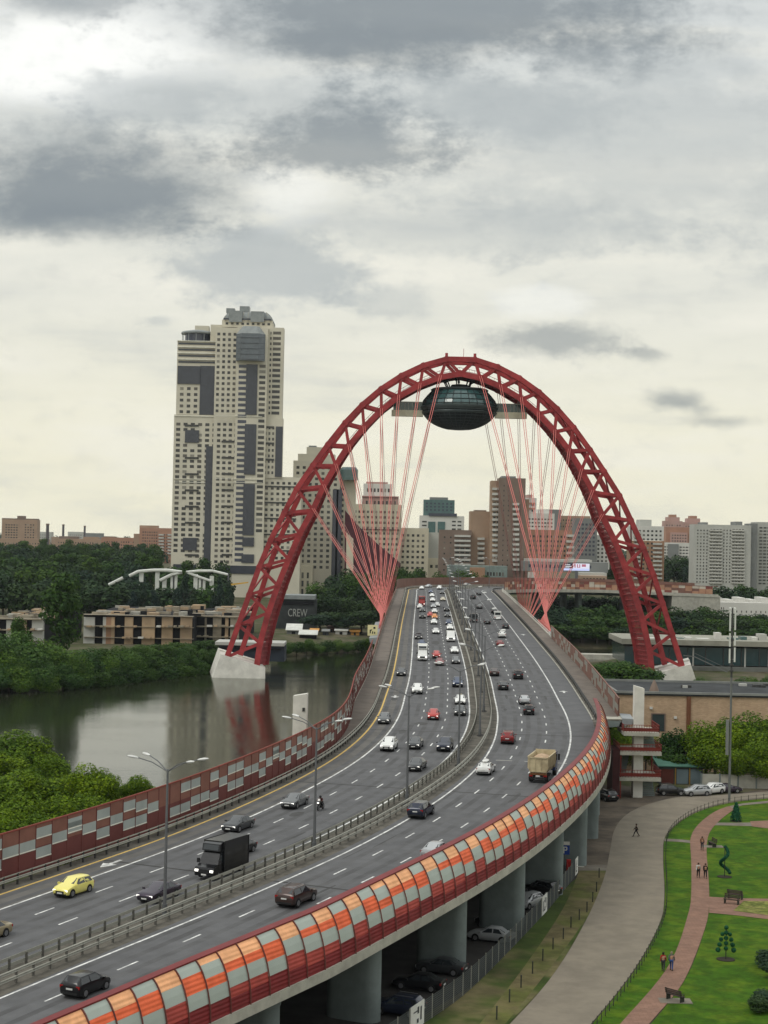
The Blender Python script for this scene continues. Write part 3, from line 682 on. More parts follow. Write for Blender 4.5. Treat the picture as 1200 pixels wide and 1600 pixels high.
def crown_mesh(name, seed, nleaf, size, lobes, m, kind='round'):
    r = random.Random(seed); mb = MB(); L = []
    if kind == 'round':
        for k in range(lobes):
            t = r.uniform(0, 2 * math.pi); zz = r.uniform(-.55, .75); rad = math.sqrt(max(0, 1 - zz * zz)) * r.uniform(.25, .62)
            L.append((Vector((rad * math.cos(t), rad * math.sin(t), zz * .8)), r.uniform(.28, .5)))
        L.append((Vector((0, 0, 0)), .62))
    elif kind == 'tall':
        for k in range(lobes):
            zz = r.uniform(-1, 1); w = .5 * (1 - .55 * abs(zz) ** 2); t = r.uniform(0, 6.28)
            L.append((Vector((w * math.cos(t) * .7, w * math.sin(t) * .7, zz * 1.1)), r.uniform(.22, .38)))
    elif kind == 'cone':
        for k in range(lobes):
            zz = k / lobes * 2 - 1; w = .62 * (1 - (zz + 1) / 2) ** .8 + .04; t = r.uniform(0, 6.28)
            L.append((Vector((w * math.cos(t) * .6, w * math.sin(t) * .6, zz)), w * .6 + .06))
    tot = sum(q[1] ** 2 for q in L)
    for c, rad in L:
        for _ in range(int(nleaf * rad * rad / tot)):
            d = Vector((r.gauss(0, 1), r.gauss(0, 1), r.gauss(0, 1))).normalized()
            p = c + d * rad * r.uniform(.72, 1.08); p.z = max(p.z, -1.15)
            nrm = (d * 1.1 + Vector((r.uniform(-1, 1), r.uniform(-1, 1), r.uniform(-.3, 1)))).normalized()
            a = nrm.orthogonal().normalized(); a.rotate(Matrix.Rotation(r.uniform(0, 6.28), 3, nrm)); e = nrm.cross(a)
            s = size * r.uniform(.6, 1.35)
            mb.quad(p - a * s, p - e * s * .6, p + a * s, p + e * s * .6)
    return mb.mesh(name, m)
def trunk_mesh(name, seed):
    r = random.Random(seed); mb = MB(); mb.bar((0, 0, -2.4), (0, 0, -.2), .075, .05, n=7)
    for k in range(5):
        t = k * 1.26 + r.uniform(-.3, .3); z = r.uniform(-1, -.4); mb.bar((0, 0, z), (.5 * math.cos(t), .5 * math.sin(t), z + .7), .035, .015, n=5)
    return mb.mesh(name, BARK)
CR = {}
for nm, m, hi in (('bright', LF_B, 1), ('green', LF_M, 0), ('dark', LF_D, 0), ('willow', LF_W, 1)):
    CR[nm] = [crown_mesh('crown', 10 + k * 7 + len(nm), 9000 if hi else 2600, .042 if hi else .075, 16 if hi else 12, m) for k in range(3)]
CR['fargreen'] = [crown_mesh('crown', 50 + k, 1300, .105, 11, LF_M) for k in range(3)]
CR['fardark'] = [crown_mesh('crown', 60 + k, 1300, .105, 11, LF_D) for k in range(3)]
CR['tall'] = [crown_mesh('crown', 70 + k, 5200, .05, 20, LF_D, 'tall') for k in range(2)]
CR['talln'] = [crown_mesh('crown', 74 + k, 2200, .075, 18, LF_M, 'tall') for k in range(2)]
CR['cone'] = [crown_mesh('crown', 80 + k, 4200, .06, 14, LF_N, 'cone') for k in range(2)]
TR = [trunk_mesh('trunk', 1), trunk_mesh('trunk', 2)]
ORD = ['first', 'second', 'third', 'fourth', 'fifth', 'sixth', 'seventh', 'eighth', 'ninth', 'tenth', 'eleventh', 'twelfth', 'thirteenth', 'fourteenth', 'fifteenth', 'sixteenth', 'seventeenth', 'eighteenth', 'nineteenth', 'twentieth', 'twenty-first', 'twenty-second']
rt = random.Random(21); ntree = 0
def tree(x, y, r, ztop, kind, label, group, zb=None, name='broadleaf_tree', sq=1.):
    z0 = gh(x, y) - .1 if zb is None else zb
    hh = max(ztop - z0, 1.5); cz = hh * .5 if kind not in ('cone',) else hh * .5
    vr = hh * .46 / 1.15 if kind != 'cone' else hh * .48
    if kind in ('tall', 'talln'): vr = hh * .44 / 1.3
    root = empty(name, (x, y, z0), rt.uniform(0, 6.28), label, 'tree', group)
    c = link('crown', rt.choice(CR[kind]), root); c.location = (0, 0, hh - vr * (1.2 if kind in ('tall', 'talln') else 1.12)); c.scale = (r * 1.12, r * 1.12 * sq, vr)
    t = link('trunk', rt.choice(TR), root); t.location = (0, 0, hh * .62); t.scale = (max(r, 2) * .8, max(r, 2) * .8, hh * .62 / 2.4)
    return root
def trow(pts, kind, label, group, name='broadleaf_tree'):
    """pts: (px, ytop, depth, radius)"""
    many = label.startswith('one of'); uniq = not many; pts = sorted(pts, key=lambda q: q[0]); base = label
    for ti, (px, yt, D, r) in enumerate(pts):
        if uniq: label = ORD[ti] + ' from the left of the ' + base
        p = Pd(px, yt, D); tree(p.x, D, r * (1.22 if len(pts) > 40 else 1.1), p.z, kind if isinstance(kind, str) else rt.choice(kind), label, group, name=name)
# near bank, behind the red barrier on the left
nb1 = [(15, 1140, 272, 5.5), (48, 1135, 276, 5.0), (-12, 1165, 258, 5), (78, 1168, 270, 4.2), (112, 1200, 268, 3.6)]
nb2 = [(20, 1190, 235, 4.8), (62, 1196, 238, 4.6), (100, 1207, 240, 4.4), (-20, 1185, 225, 4.5), (140, 1185, 236, 3.2), (158, 1196, 238, 3.0), (180, 1212, 243, 3.6), (210, 1206, 241, 2.6), (226, 1216, 243, 2.6), (242, 1232, 246, 2.2), (20, 1232, 205, 4), (70, 1232, 208, 4), (120, 1238, 212, 3.8), (165, 1238, 214, 3.4), (205, 1242, 218, 3), (-10, 1268, 190, 4), (50, 1268, 192, 3.6), (105, 1262, 197, 3.4)]
trow(nb1, 'bright', 'full green trees rearmost on the near riverbank', 'riverbank trees at the back of the near clump')
trow(nb2, 'bright', 'bright trees behind the red-brown noise barrier', 'bright trees behind the red-brown barrier')
# far bank, left
trow([(8, 982, 468, 7.5), (42, 976, 470, 8.5), (80, 988, 476, 8.0), (104, 1006, 474, 6.5), (16, 1010, 460, 6.5), (62, 1014, 464, 6.5), (-25, 984, 462, 8), (100, 1030, 470, 5.5), (34, 1036, 459, 5.5), (-6, 1030, 455, 6), (70, 1045, 463, 4.5), (118, 1045, 472, 4)], 'willow', 'big round willows on the far bank', 'willows on the far bank')
p = Pd(98, 903, 505); tree(p.x, 505, 8.6, p.z, 'talln', 'tall dark tree standing above the willows in front of the unfinished building', None)
p = Pd(33, 962, 520); tree(p.x, 520, 4.0, p.z, 'green', 'small dark tree in front of the left unfinished block, beside the tall dark tree', None)
trow([(x + dx_, y + dy_, D + dd_, r * 1.2) for dx_, dy_, dd_ in ((0, -4, 0), (9, 6, -6)) for x, y, D, r in [(132, 1012, 492, 4.6), (152, 1014, 497, 4.2), (172, 1012, 503, 4.4), (192, 1008, 510, 4), (212, 1006, 518, 4.2), (232, 1008, 523, 4), (250, 1008, 530, 3.8), (268, 1004, 538, 3.8), (285, 1006, 545, 3.8), (302, 1004, 552, 3.6), (318, 1005, 560, 3.6), (333, 1003, 566, 3.6), (125, 1035, 482, 3), (148, 1038, 487, 3), (175, 1036, 495, 2.8), (200, 1035, 503, 2.8), (228, 1034, 511, 2.6), (255, 1032, 519, 2.6), (282, 1030, 527, 2.6), (308, 1028, 536, 2.4)]], ['willow', 'green', 'green'], 'one of the low bushes lining the far bank below the unfinished building', 'bushes along the far bank', name='bush')
trow([(448 + 16 * k, 1002 - (k % 3) * 3, 612 + 5 * k, 3.0) for k in range(9)], ['willow', 'green'], 'low bank bushes between arch leg and road', 'bushes between the arch leg and the road', name='bush')
# forest behind the unfinished building
fr = random.Random(5); pts = []
for row, (D, y0) in enumerate([(700, 905), (735, 897), (780, 888), (835, 880), (900, 872), (980, 866), (1080, 860), (1200, 855), (1340, 851), (1500, 848)]):
    st = 7.4 * 2600 / D * 1.45; x = -110 + fr.uniform(0, 20)
    while x < 372:
        if not (x > 250 and D > 900) and not (165 < x < 345 and D < 880 and fr.random() < .55):
            pts.append((x, y0 + fr.uniform(-5, 6) + (6 if x > 240 else 0) + (10 if 165 < x < 345 and D < 880 else 0), D, fr.uniform(6.2, 8.6)))
        x += st * fr.uniform(.8, 1.2)
trow(pts, ['fargreen', 'fardark', 'fardark', 'talln'], 'one of the many dark trees in the wood behind the unfinished building', 'trees of the wood on the left')
trow([(222, 903, 685, 5), (292, 890, 688, 6), (278, 912, 680, 5), (302, 914, 682, 5), (342, 896, 705, 5), (357, 903, 695, 5), (208, 918, 680, 5), (240, 916, 684, 5)], ['cone', 'tall', 'cone'], 'dark pointed trees in front of the white canopy', 'pointed trees in front of the white canopy', name='conifer_tree')
# centre: dark trees left of the road
pts = []
for D, y0, x0, x1 in [(690, 955, 500, 590), (720, 930, 490, 600), (760, 905, 505, 600), (810, 892, 530, 612), (860, 886, 548, 640)]:
    x = x0
    while x < x1: pts.append((x, y0 + fr.uniform(-6, 8) - (x - x0) * .08, D, fr.uniform(6, 8.5))); x += 24 * fr.uniform(.8, 1.2)
trow(pts, ['green', 'dark', 'dark'], 'one of the dense dark trees between the beige towers and the road', 'trees left of the far end of the road')
trow([(636, 884, 905, 6), (650, 880, 915, 6.5), (640, 893, 880, 5)], 'green', 'small trees at the foot of the beige block', 'trees by the road bend')
trow([(708, 885, 905, 6), (722, 883, 910, 6.5), (736, 889, 900, 5), (756, 892, 905, 4.5), (690, 890, 900, 5)], 'green', 'trees before the low teal building beyond the bend', 'trees beyond the bend')
# right: far bank under and behind the viaduct
pts = []
for D, y0, x0, x1 in [(699, 975, 862, 1215), (706, 958, 855, 1215), (716, 942, 862, 1000), (716, 950, 1000, 1215), (768, 930, 860, 1100), (790, 925, 870, 1110), (725, 975, 1000, 1215)]:
    x = x0
    while x < x1: pts.append((x, y0 + fr.uniform(-4, 7), D, fr.uniform(5.5, 8))); x += 25 * fr.uniform(.75, 1.2)
trow(pts, ['green', 'dark', 'fargreen', 'dark'], 'one of the dense trees on the far bank behind the right arch leg', 'trees on the far bank at the right')
pts = [(1042, 868, 1150, 7), (1054, 866, 1160, 8), (1068, 872, 1150, 7), (1078, 880, 1140, 6), (925, 874, 1100, 7), (940, 880, 1090, 7), (955, 884, 1080, 6), (1036, 885, 1100, 6)]
trow(pts, ['fardark', 'talln'], 'dark trees between the apartment slabs', 'trees between the right apartment slabs')
trow([(1125 + 14 * k, 910 + (k % 3) * 5, 880 + 15 * (k % 2), 6) for k in range(7)], ['fardark', 'fargreen'], 'dark trees at the foot of the pale slabs', 'trees at the foot of the pale slabs')
# right, near side
trow([(905, 1044, 476, 5.5), (918, 1036, 470, 6.5), (942, 1028, 462, 7.5), (966, 1027, 455, 7.5), (988, 1031, 452, 7), (1008, 1038, 450, 6), (930, 1052, 440, 6), (960, 1056, 432, 5.5), (990, 1060, 430, 5), (1018, 1056, 445, 4)], ['green', 'willow'], 'round trees in front of the right arch leg', 'trees in front of the right arch leg')
trow([(1092, 1055, 470, 2.6), (1108, 1060, 468, 2.2), (1155, 1054, 470, 2.8), (1180, 1056, 466, 2.8), (1200, 1052, 468, 3)], 'willow', 'small bushes behind the warehouse roof', 'bushes behind the brick building', name='bush')
trow([(962, 1098, 300, 3.2), (972, 1120, 292, 3), (968, 1145, 286, 2.8), (1010, 1140, 285, 2.2)], 'bright', 'green bushes between footway wall and warehouse', 'bushes beside the footway wall', name='bush')
trow([(1105, 1114, 281, 4.6), (1135, 1122, 279, 4.4), (1160, 1108, 282, 5.0), (1190, 1104, 283, 5.2), (1212, 1118, 280, 5), (1118, 1148, 276, 3.8), (1175, 1148, 275, 4), (1148, 1165, 274, 3.4), (1200, 1158, 274, 3.8)], 'bright', 'leafy bright trees behind the parked cars', 'leafy trees behind the parked cars')
trow([(1050, 1133, 284, 2.4), (1066, 1148, 283, 2.4), (1043, 1160, 281, 2.4), (1058, 1172, 279, 2.2)], 'green', 'thin shrubs before the dark warehouse door', 'shrubs by the dark door', name='bush')
trow([(1203, 1484, 158, 1.5), (1211, 1500, 154, 1.6)], 'dark', 'dark bushes at the right edge of the lawn', 'dark bushes at the right edge', name='bush')
trow([(1186, 1583, 143, 1.3), (1206, 1570, 145, 1.6)], 'dark', 'dark bushes in the bottom right corner', 'dark bushes in the corner', name='bush')
# far-off wood on the horizon
fw = random.Random(9); mb = MB()
for k in range(520):
    D = fw.uniform(1500, 5200); x = fw.uniform(-.3, .3) * D; h = fw.uniform(10, 17); z0 = gh(x, D); r = fw.uniform(8, 14)
    for _ in range(90):
        d = Vector((fw.gauss(0, 1), fw.gauss(0, 1), fw.gauss(0, 1))).normalized(); d.z = abs(d.z)
        p_ = Vector((x, D, z0 + 1)) + Vector((d.x * r, d.y * r, d.z * h)) * fw.uniform(.8, 1.08); a = d.orthogonal() * fw.uniform(1.2, 2.6); e = d.cross(a) * .7
        mb.quad(p_ - a, p_ - e, p_ + a, p_ + e)
mb.build('distant_wood', LF_D, kind='stuff')
# ---------------------------------------------------------------- buildings
WIN = g('window_glass_dark', (58, 58, 56), .85, rough=.25, spec=.6); WINB = g('window_glass_blue', (58, 62, 78), .9, rough=.2, spec=.7)
WFR = g('pale_window_frame', (190, 185, 170), .8)
WR = random.Random(77); WIN2 = g('window_curtained', (108, 104, 96), .85, rough=.3); WIN3 = g('window_pale_blind', (152, 148, 136), .85, rough=.4)
WMESH = {}
def wmesh(m, fr=None, w=1., h=1.):
    key = (m.name, fr.name if fr else '')
    if key not in WMESH:
        mb = MB(); mb.box(-.5, .5, -.06, .3, -.5, .5, 0)
        if fr:
            for s_ in (-1, 1): mb.box(s_ * .5 - .06, s_ * .5 + .06, -.12, .1, -.56, .56, 1)
            mb.box(-.44, .44, -.12, .1, .5, .56, 1); mb.box(-.44, .44, -.12, .1, -.56, -.5, 1); mb.box(-.04, .04, -.1, .1, -.5, .5, 1)
        WMESH[key] = mb.mesh('window', [m] + ([fr] if fr else []))
    return WMESH[key]
class Bld:
    def __init__(s, name, label, D, cat='apartment block', rz=0, origin=None):
        s.D = D; s.root = empty(name, origin or (0, D, 0), 0, label, cat); s.L = s.root.location; s.nw = 0; s.st = {}
    def P(s, px, py, dy=0): p = Pd(px, py, s.D + dy); return p
    def block(s, x0, x1, yt, yb, m, dy=0, depth=18, name='wall', side=True):
        a = s.P(x0, yt, dy); c = s.P(x1, yb, dy); yf = s.D + dy
        mb = MB(); mb.box(a.x, c.x, yf, yf + depth, c.z, (a.z + s.P(x1, yt, dy).z) / 2)
        return off(mb, s.L).build(name, m, s.root)
    def panel(s, x0, x1, yt, yb, m, dy=0, name='dark_panel', th=.5):
        a = s.P(x0, yt, dy); c = s.P(x1, yb, dy); mb = MB(); mb.box(a.x, c.x, s.D + dy - th, s.D + dy + .2, c.z, a.z); return off(mb, s.L).build(name, m, s.root)
    def win(s, cx, cz, w, h, dy=0, m=WIN, fr=None):
        y = s.D + dy
        rv = WR.random()
        if m is WIN and rv > .72: m = WIN2 if rv < .94 else WIN3
        if s.nw < 99:
            o = link('window', wmesh(m, fr), s.root, loc=Vector((cx, y, cz)) - s.L); o.scale = (w, 1, h)
        else:
            mb = s.st.setdefault(m.name, (MB(), m))[0]; mb.box(cx - w / 2 - s.L.x, cx + w / 2 - s.L.x, y - .06 - s.L.y, y + .3 - s.L.y, cz - h / 2 - s.L.z, cz + h / 2 - s.L.z)
        s.nw += 1
    def grid(s, x0, x1, yt, yb, nc, nr, fw=.5, fh=.5, dy=0, m=WIN, skip=0, fr=None, seed=1):
        a = s.P(x0, yt, dy); c = s.P(x1, yb, dy); W_ = (c.x - a.x) / nc; H_ = (a.z - c.z) / nr; r = random.Random(seed)
        for j in range(nr):
            for i in range(nc):
                if r.random() < skip: continue
                s.win(a.x + (i + .5) * W_, a.z - (j + .5) * H_, W_ * fw, H_ * fh, dy, m, fr)
    def done(s):
        for mb, m in s.st.values():
            if mb.v: mb.build('window', m, s.root, kind='stuff')
            mb_ = None
        s.st = {}
BEI = g('beige_facade', (212, 206, 188), .88, var=.05, coord='World', scale=.1); BEI2 = g('warm_beige_facade', (208, 200, 178), .90, var=.05, coord='World', scale=.1)
GLD = g('dark_blue_cladding', (62, 65, 74), .9, rough=.25, spec=.6, var=.1); LEDG = g('pale_ledge', (225, 222, 208), .95); ZINC = g('zinc_roof', (150, 155, 155), .8, rough=.4)
def z2(x, y): return 240 + x / 3.479, 460 + y / 3.479
def Z(x0, x1, y0, y1): a = z2(x0, y0); c = z2(x1, y1); return a[0], c[0], a[1], c[1]
T = Bld('residential_tower', 'tallest beige skyscraper with dark glass strips and a domed zinc crown, left of the arch', 960, 'skyscraper')
def zb_(x0, x1, y0, y1, m, dy=0, depth=22, name='wall'): q_ = Z(x0, x1, y0, y1); return T.block(q_[0], q_[1], q_[2], q_[3], m, dy, depth, name)
zb_(112, 338, 655, 1660, BEI, 0, 26); zb_(130, 385, 252, 657, BEI, 1, 26); zb_(338, 455, 180, 1660, BEI, -2, 26); zb_(455, 590, 180, 1660, BEI, -4, 28); zb_(590, 690, 180, 1000, BEI, 0, 9)
zb_(590, 697, 672, 1000, BEI, -1.5, 6, 'lower_wall'); zb_(575, 790, 992, 1660, BEI, -1, 24, 'low_wing')
zb_(372, 648, 140, 182, BEI, 4, 20, 'attic'); zb_(310, 395, 165, 255, BEI, 5, 18, 'attic')
gr_ = Z(115, 335, 690, 1440); T.grid(*gr_[:2], gr_[2], gr_[3], 6, 26, .56, .55, 0, skip=.04)
for (x0, x1, y0, y1, nc, nr, fw_, dy, m) in [(135, 245, 495, 655, 3, 5, .5, 1, WIN), (340, 448, 200, 650, 4, 15, .52, -2, WIN), (340, 448, 690, 1470, 4, 26, .56, -2, WIN), (458, 492, 375, 1460, 1, 36, .8, -4, WINB), (565, 600, 375, 1300, 1, 31, .6, -4, WIN), (604, 640, 195, 660, 2, 16, .4, 0, WIN), (645, 688, 195, 660, 1, 16, .8, 0, WIN), (600, 655, 710, 985, 3, 9, .5, -1.5, WIN), (600, 775, 1010, 1450, 6, 15, .5, -1, WIN), (385, 640, 145, 175, 9, 1, .5, 4, WIN)]:
    q_ = Z(x0, x1, y0, y1); T.grid(*q_, nc, nr, fw_, .5 if nc > 1 else .55, dy, m)
for y in (262, 295, 328, 362): 
    q_ = Z(135, 383, y, y + 14); T.panel(*q_, GLD, 1, 'window_band', .25); q_ = Z(130, 385, y - 12, y - 2); T.panel(*q_, LEDG, 1, 'ledge', .9)
for q4, dy in [((132, 255, 388, 488), 1), ((255, 338, 388, 655), 1), ((172, 246, 737, 805), 0), ((286, 317, 825, 1520), 0), ((160, 234, 1322, 1392), 0), ((505, 560, 380, 655), -4), ((497, 553, 705, 980), -4), ((489, 545, 1030, 1310), -4), ((483, 545, 1320, 1370), -4), ((478, 545, 1412, 1460), -4), ((665, 697, 718, 992), -1.5), ((108, 232, 1466, 1500), 0), ((357, 560, 1472, 1520), -4)]:
    T.panel(*Z(*q4), GLD, dy, 'dark_panel', .5)
for y in (658, 1000, 1018): T.panel(*Z(338, 590, y, y + 8), LEDG, -4, 'ledge', .4); T.panel(*Z(112, 338, y, y + 8), LEDG, 0, 'ledge', .4)
for x0, x1, y0s, st_, dy in [(170, 245, 713, 88, 0), (370, 438, 800, 88, -2), (600, 655, 722, 88, -1.5), (590, 775, 1045, 87, -1)]:
    y = y0s
    while y < (1450 if x0 != 600 else 960): T.panel(*Z(x0, x1, y - 6, y + 6), WIN, dy, 'window_band', .35); y += st_
# glazed bay, drum, dome
a = T.P(*z2(450, 215), -4); c = T.P(*z2(605, 365), -4)
mb = MB(); poly = [(a.x, 956), (a.x + 3.5, 951), (c.x - 3.5, 951), (c.x, 956)]; mb.prism(poly, c.z, a.z); off(mb, T.L).build('glass_bay', g('bay_glass', (104, 112, 118), .8, rough=.25, spec=.6), T.root)
mb = MB(); tz = T.P(*z2(520, 175), -4).z
for k in range(4): pass
mb.add([(a.x, 956, a.z), (a.x + 3.5, 951, a.z), (c.x - 3.5, 951, a.z), (c.x, 956, a.z), (a.x + 3.5, 956, tz), (a.x + 5, 953.5, tz), (c.x - 5, 953.5, tz), (c.x - 3.5, 956, tz)], [(0, 1, 5, 4), (1, 2, 6, 5), (2, 3, 7, 6), (4, 5, 6, 7)]); off(mb, T.L).build('bay_roof', ZINC, T.root)
for y in (232, 262, 292, 322, 350): T.panel(*Z(452, 603, y, y + 5), GLD, -9, 'bay_mullion', .25)
cx = T.P(*z2(228, 220)); mb = MB(); rz0, rz1, rz2 = T.P(*z2(228, 250)).z, T.P(*z2(228, 205)).z, T.P(*z2(228, 192)).z
mb.lathe([(7.5, rz0), (7.5, rz1)], 20, c=(cx.x, 972, 0)); off(mb, T.L).build('drum', WINB, T.root)
mb = MB(); mb.lathe([(9.6, rz1), (9.8, (rz1 + rz2) / 2), (9.2, rz2), (4, rz2 + 1)], 24, c=(cx.x, 972, 0))
for k in range(12): t = k * .524; mb.bar((cx.x + 9 * math.cos(t), 972 + 9 * math.sin(t), rz0), (cx.x + 9 * math.cos(t), 972 + 9 * math.sin(t), rz1), .22, n=4)
off(mb, T.L).build('drum_canopy', ZINC, T.root)
x0, x1 = T.P(*z2(372, 140)).x, T.P(*z2(648, 140)).x; zc, zt = T.P(*z2(500, 142)).z, T.P(*z2(500, 88)).z
mb = MB(); prof_ = [(1, 0), (.98, .22), (.93, .5), (.84, .78), (.72, 1)]; n = 4
vs = []; fs = []
for s_, h_ in prof_: vs += [((x0 + x1) / 2 + (x1 - x0) / 2 * s_ * e_, 974 + 10 * s_ * f_, zc + (zt - zc) * h_) for e_, f_ in ((-1, -1), (1, -1), (1, 1), (-1, 1))]
for i in range(4): fs += [(i * 4 + k, i * 4 + (k + 1) % 4, i * 4 + 4 + (k + 1) % 4, i * 4 + 4 + k) for k in range(4)]
mb.add(vs, fs + [(16, 17, 18, 19)]); off(mb, T.L).build('mansard_roof', ZINC, T.root)
mb = MB()
for k in range(9): x = x0 + (x1 - x0) * (k + .5) / 9; mb.box(x - .15, x + .15, 963.6, 964, zc, zc + 2.5); mb.bar((x, 963.9, zc), ((x0 + x1) / 2 + (x - (x0 + x1) / 2) * .8, 966, zt), .2, n=4)
off(mb, T.L).build('roof_rib', WFR, T.root)
q_ = Z(410, 480, 88, 150); T.block(*q_, ZINC, 2.5, 4, 'dormer'); q_ = Z(528, 600, 92, 150); T.block(*q_, ZINC, 2.5, 4, 'dormer'); q_ = Z(380, 640, 128, 142); T.panel(*q_, GLD, 3, 'window_band', .3); q_ = Z(468, 520, 64, 95); T.block(*q_, ZINC, 10, 8, 'roof_lantern')
q_ = Z(395, 440, 75, 100); T.block(*q_, ZINC, 12, 6, 'roof_lantern'); q_ = Z(225, 300, 170, 200); T.block(*q_, BEI, 12, 6, 'roof_hut')
T.done()
T = Bld('residential_tower', 'beige stepped high-rise with round glass turret behind the left arch leg', 985, 'high-rise block')
T.block(*Z(760, 1000, 905, 1640), BEI, 0, 24); T.block(*Z(785, 985, 868, 908), BEI, 4, 16, 'attic'); T.block(*Z(832, 930, 830, 870), BEI, 7, 10, 'roof_hut'); T.block(*Z(843, 885, 822, 834), ZINC, 8, 6, 'roof_hut')
T.block(*Z(1000, 1085, 1010, 1640), BEI2, 3, 24, 'wing'); T.grid(*Z(768, 995, 925, 1500), 7, 19, .48, .5, 0)
for x in (965, 985): T.panel(*Z(x + 10, x + 30, 1060, 1560), WINB, 0, 'window_band', .3)
T.grid(*Z(1006, 1034, 1040, 1560), 1, 17, .5, .5, 3)
mb = MB(); p_ = T.P(*z2(1062, 975)); zt_, zbb = T.P(*z2(1062, 940)).z, T.P(*z2(1062, 1010)).z; mb.lathe([(5.4, zbb), (5.4, zt_ - 1.5), (4.2, zt_)], 20, c=(p_.x, 985, 0)); off(mb, T.L).build('turret', GLS, T.root)
T.block(*Z(590, 860, 1470, 1700), BEI2, -12, 20, 'podium'); T.grid(*Z(600, 850, 1500, 1640), 9, 3, .4, .7, -12)
T.done()
def bld(name, label, D, blocks, grids, cat='apartment block', extra=()):
    B_ = Bld(name, label, D, cat)
    for x0, x1, yt, yb, m, dy in blocks: B_.block(x0, x1, yt, yb, m, dy, 16, 'wall')
    for x0, x1, yt, yb, nc, nr, fw_, fh_, m, dy in grids: B_.grid(x0, x1, yt, yb, nc, nr, fw_, fh_, dy, m, seed=int(x0))
    for e in extra: B_.panel(*e[:4], e[4], e[5], e[6], e[7] if len(e) > 7 else .6)
    B_.done(); return B_
BRN = g('brown_brick', (172, 146, 124), .84, var=.08, coord='World', scale=.1); BRD = g('dark_brown_brick', (138, 120, 108), .76, var=.08, coord='World', scale=.1); RDB = g('red_brick', (178, 136, 114), .82, var=.08, coord='World', scale=.1)
WHT = g('white_facade', (215, 213, 206), .88, var=.05, coord='World', scale=.1); GRY = g('grey_facade', (140, 142, 140), .74, var=.06, coord='World', scale=.1); GRW = g('pale_grey_facade', (190, 190, 183), .84, var=.06, coord='World', scale=.1)
PNK = g('pink_facade', (198, 162, 152), .76, var=.05, coord='World', scale=.1); ORB = g('orange_brick', (178, 140, 112), .74, var=.06, coord='World', scale=.1); MRN = g('maroon_cladding', (82, 42, 50), .85, rough=.45, var=.12); TEAL = g('teal_glazing', (92, 120, 118), .8, rough=.2); BALC = g('white_balcony', (210, 208, 200), .78)
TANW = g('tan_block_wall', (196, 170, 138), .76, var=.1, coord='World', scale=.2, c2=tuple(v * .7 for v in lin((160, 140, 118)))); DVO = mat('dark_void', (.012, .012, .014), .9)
# maroon sloping wing beside the cable fan
Mb = Bld('sloping_wing', 'dark maroon wing with a long sloping roofline just left of the cable fan', 960, 'building')
def poly_part(B_, pts, m, dy, depth, name):
    P_ = [B_.P(x, y, dy) for x, y in pts]; n = len(P_); vs = [Vector((p.x, B_.D + dy, p.z)) for p in P_] + [Vector((p.x, B_.D + dy + depth, p.z)) for p in P_]
    mb = MB(); mb.add(vs, [tuple(range(n)), tuple(range(2 * n - 1, n - 1, -1))] + [(k, n + k, n + (k + 1) % n, (k + 1) % n) for k in range(n)]); off(mb, B_.L).build(name, m, B_.root)
poly_part(Mb, [(539, 797), (560, 822), (590, 850), (626, 880), (626, 925), (538, 925)], MRN, 0, 14, 'wall')
poly_part(Mb, [(541, 832), (541, 928), (552, 928), (552, 842)], BEI2, -1, 3, 'end_wall')
Mb.done()
bld('apartment_block', 'beige block with small square windows behind the upper part of the left cable fan', 1060, [(548, 625, 788, 925, BEI2, 0), (620, 668, 825, 925, BEI2, 4)], [(552, 622, 795, 905, 11, 13, .5, .45, WIN, 0), (626, 664, 832, 892, 5, 7, .5, .45, WIN, 4)], extra=[(648, 664, 892, 902, DVO, 4, 'gateway'), (560, 624, 826, 829, WIN, 0, 'window_band')])
bld('apartment_block', 'pink-white terraced block rising above the beige block, seen through the left cables', 1140, [(566, 622, 775, 830, PNK, 0), (568, 612, 756, 776, WHT, 4), (572, 606, 753, 757, PNK, 6)], [(570, 620, 780, 792, 8, 1, .5, .6, WIN, 0), (572, 610, 760, 772, 7, 1, .5, .5, WIN, 4), (570, 620, 800, 822, 8, 2, .5, .5, WIN, 0)], extra=[(566, 622, 776, 778, MRN, 0, 'ledge'), (566, 622, 793, 796, MRN, 0, 'ledge')])
bld('office_block', 'white distant building with teal glass top storeys and two arched windows', 1350, [(662, 710, 781, 806, TEAL, 6), (672, 700, 777, 782, GRY, 8), (656, 725, 806, 834, WHT, 0), (668, 707, 832, 870, GRW, 2), (670, 714, 802, 807, WINB, -1)], [(664, 708, 784, 800, 7, 3, .5, .5, WINB, 6), (658, 668, 812, 830, 1, 3, .7, .4, WIN, 0), (705, 722, 812, 830, 2, 3, .7, .4, WIN, 0)], cat='office building', extra=[(669, 680, 815, 834, TEAL, 0, 'arched_window'), (684, 695, 815, 834, TEAL, 0, 'arched_window')])
bld('apartment_block', 'plain white-grey slab wall between the beige block and the brown flats', 1080, [(668, 688, 832, 885, GRW, 0), (655, 689, 872, 920, BEI2, -3)], [(670, 686, 880, 890, 2, 1, .5, .5, WIN, -3)])
def balrows(x0, x1, y0, y1, n, dy=0, m=None):
    H_ = (y1 - y0) / n; return [(x0, x1, y0 + k * H_ + H_ * .5, y0 + k * H_ + H_ * .98, m or BALC, dy, 'balcony', 1.2) for k in range(n)]
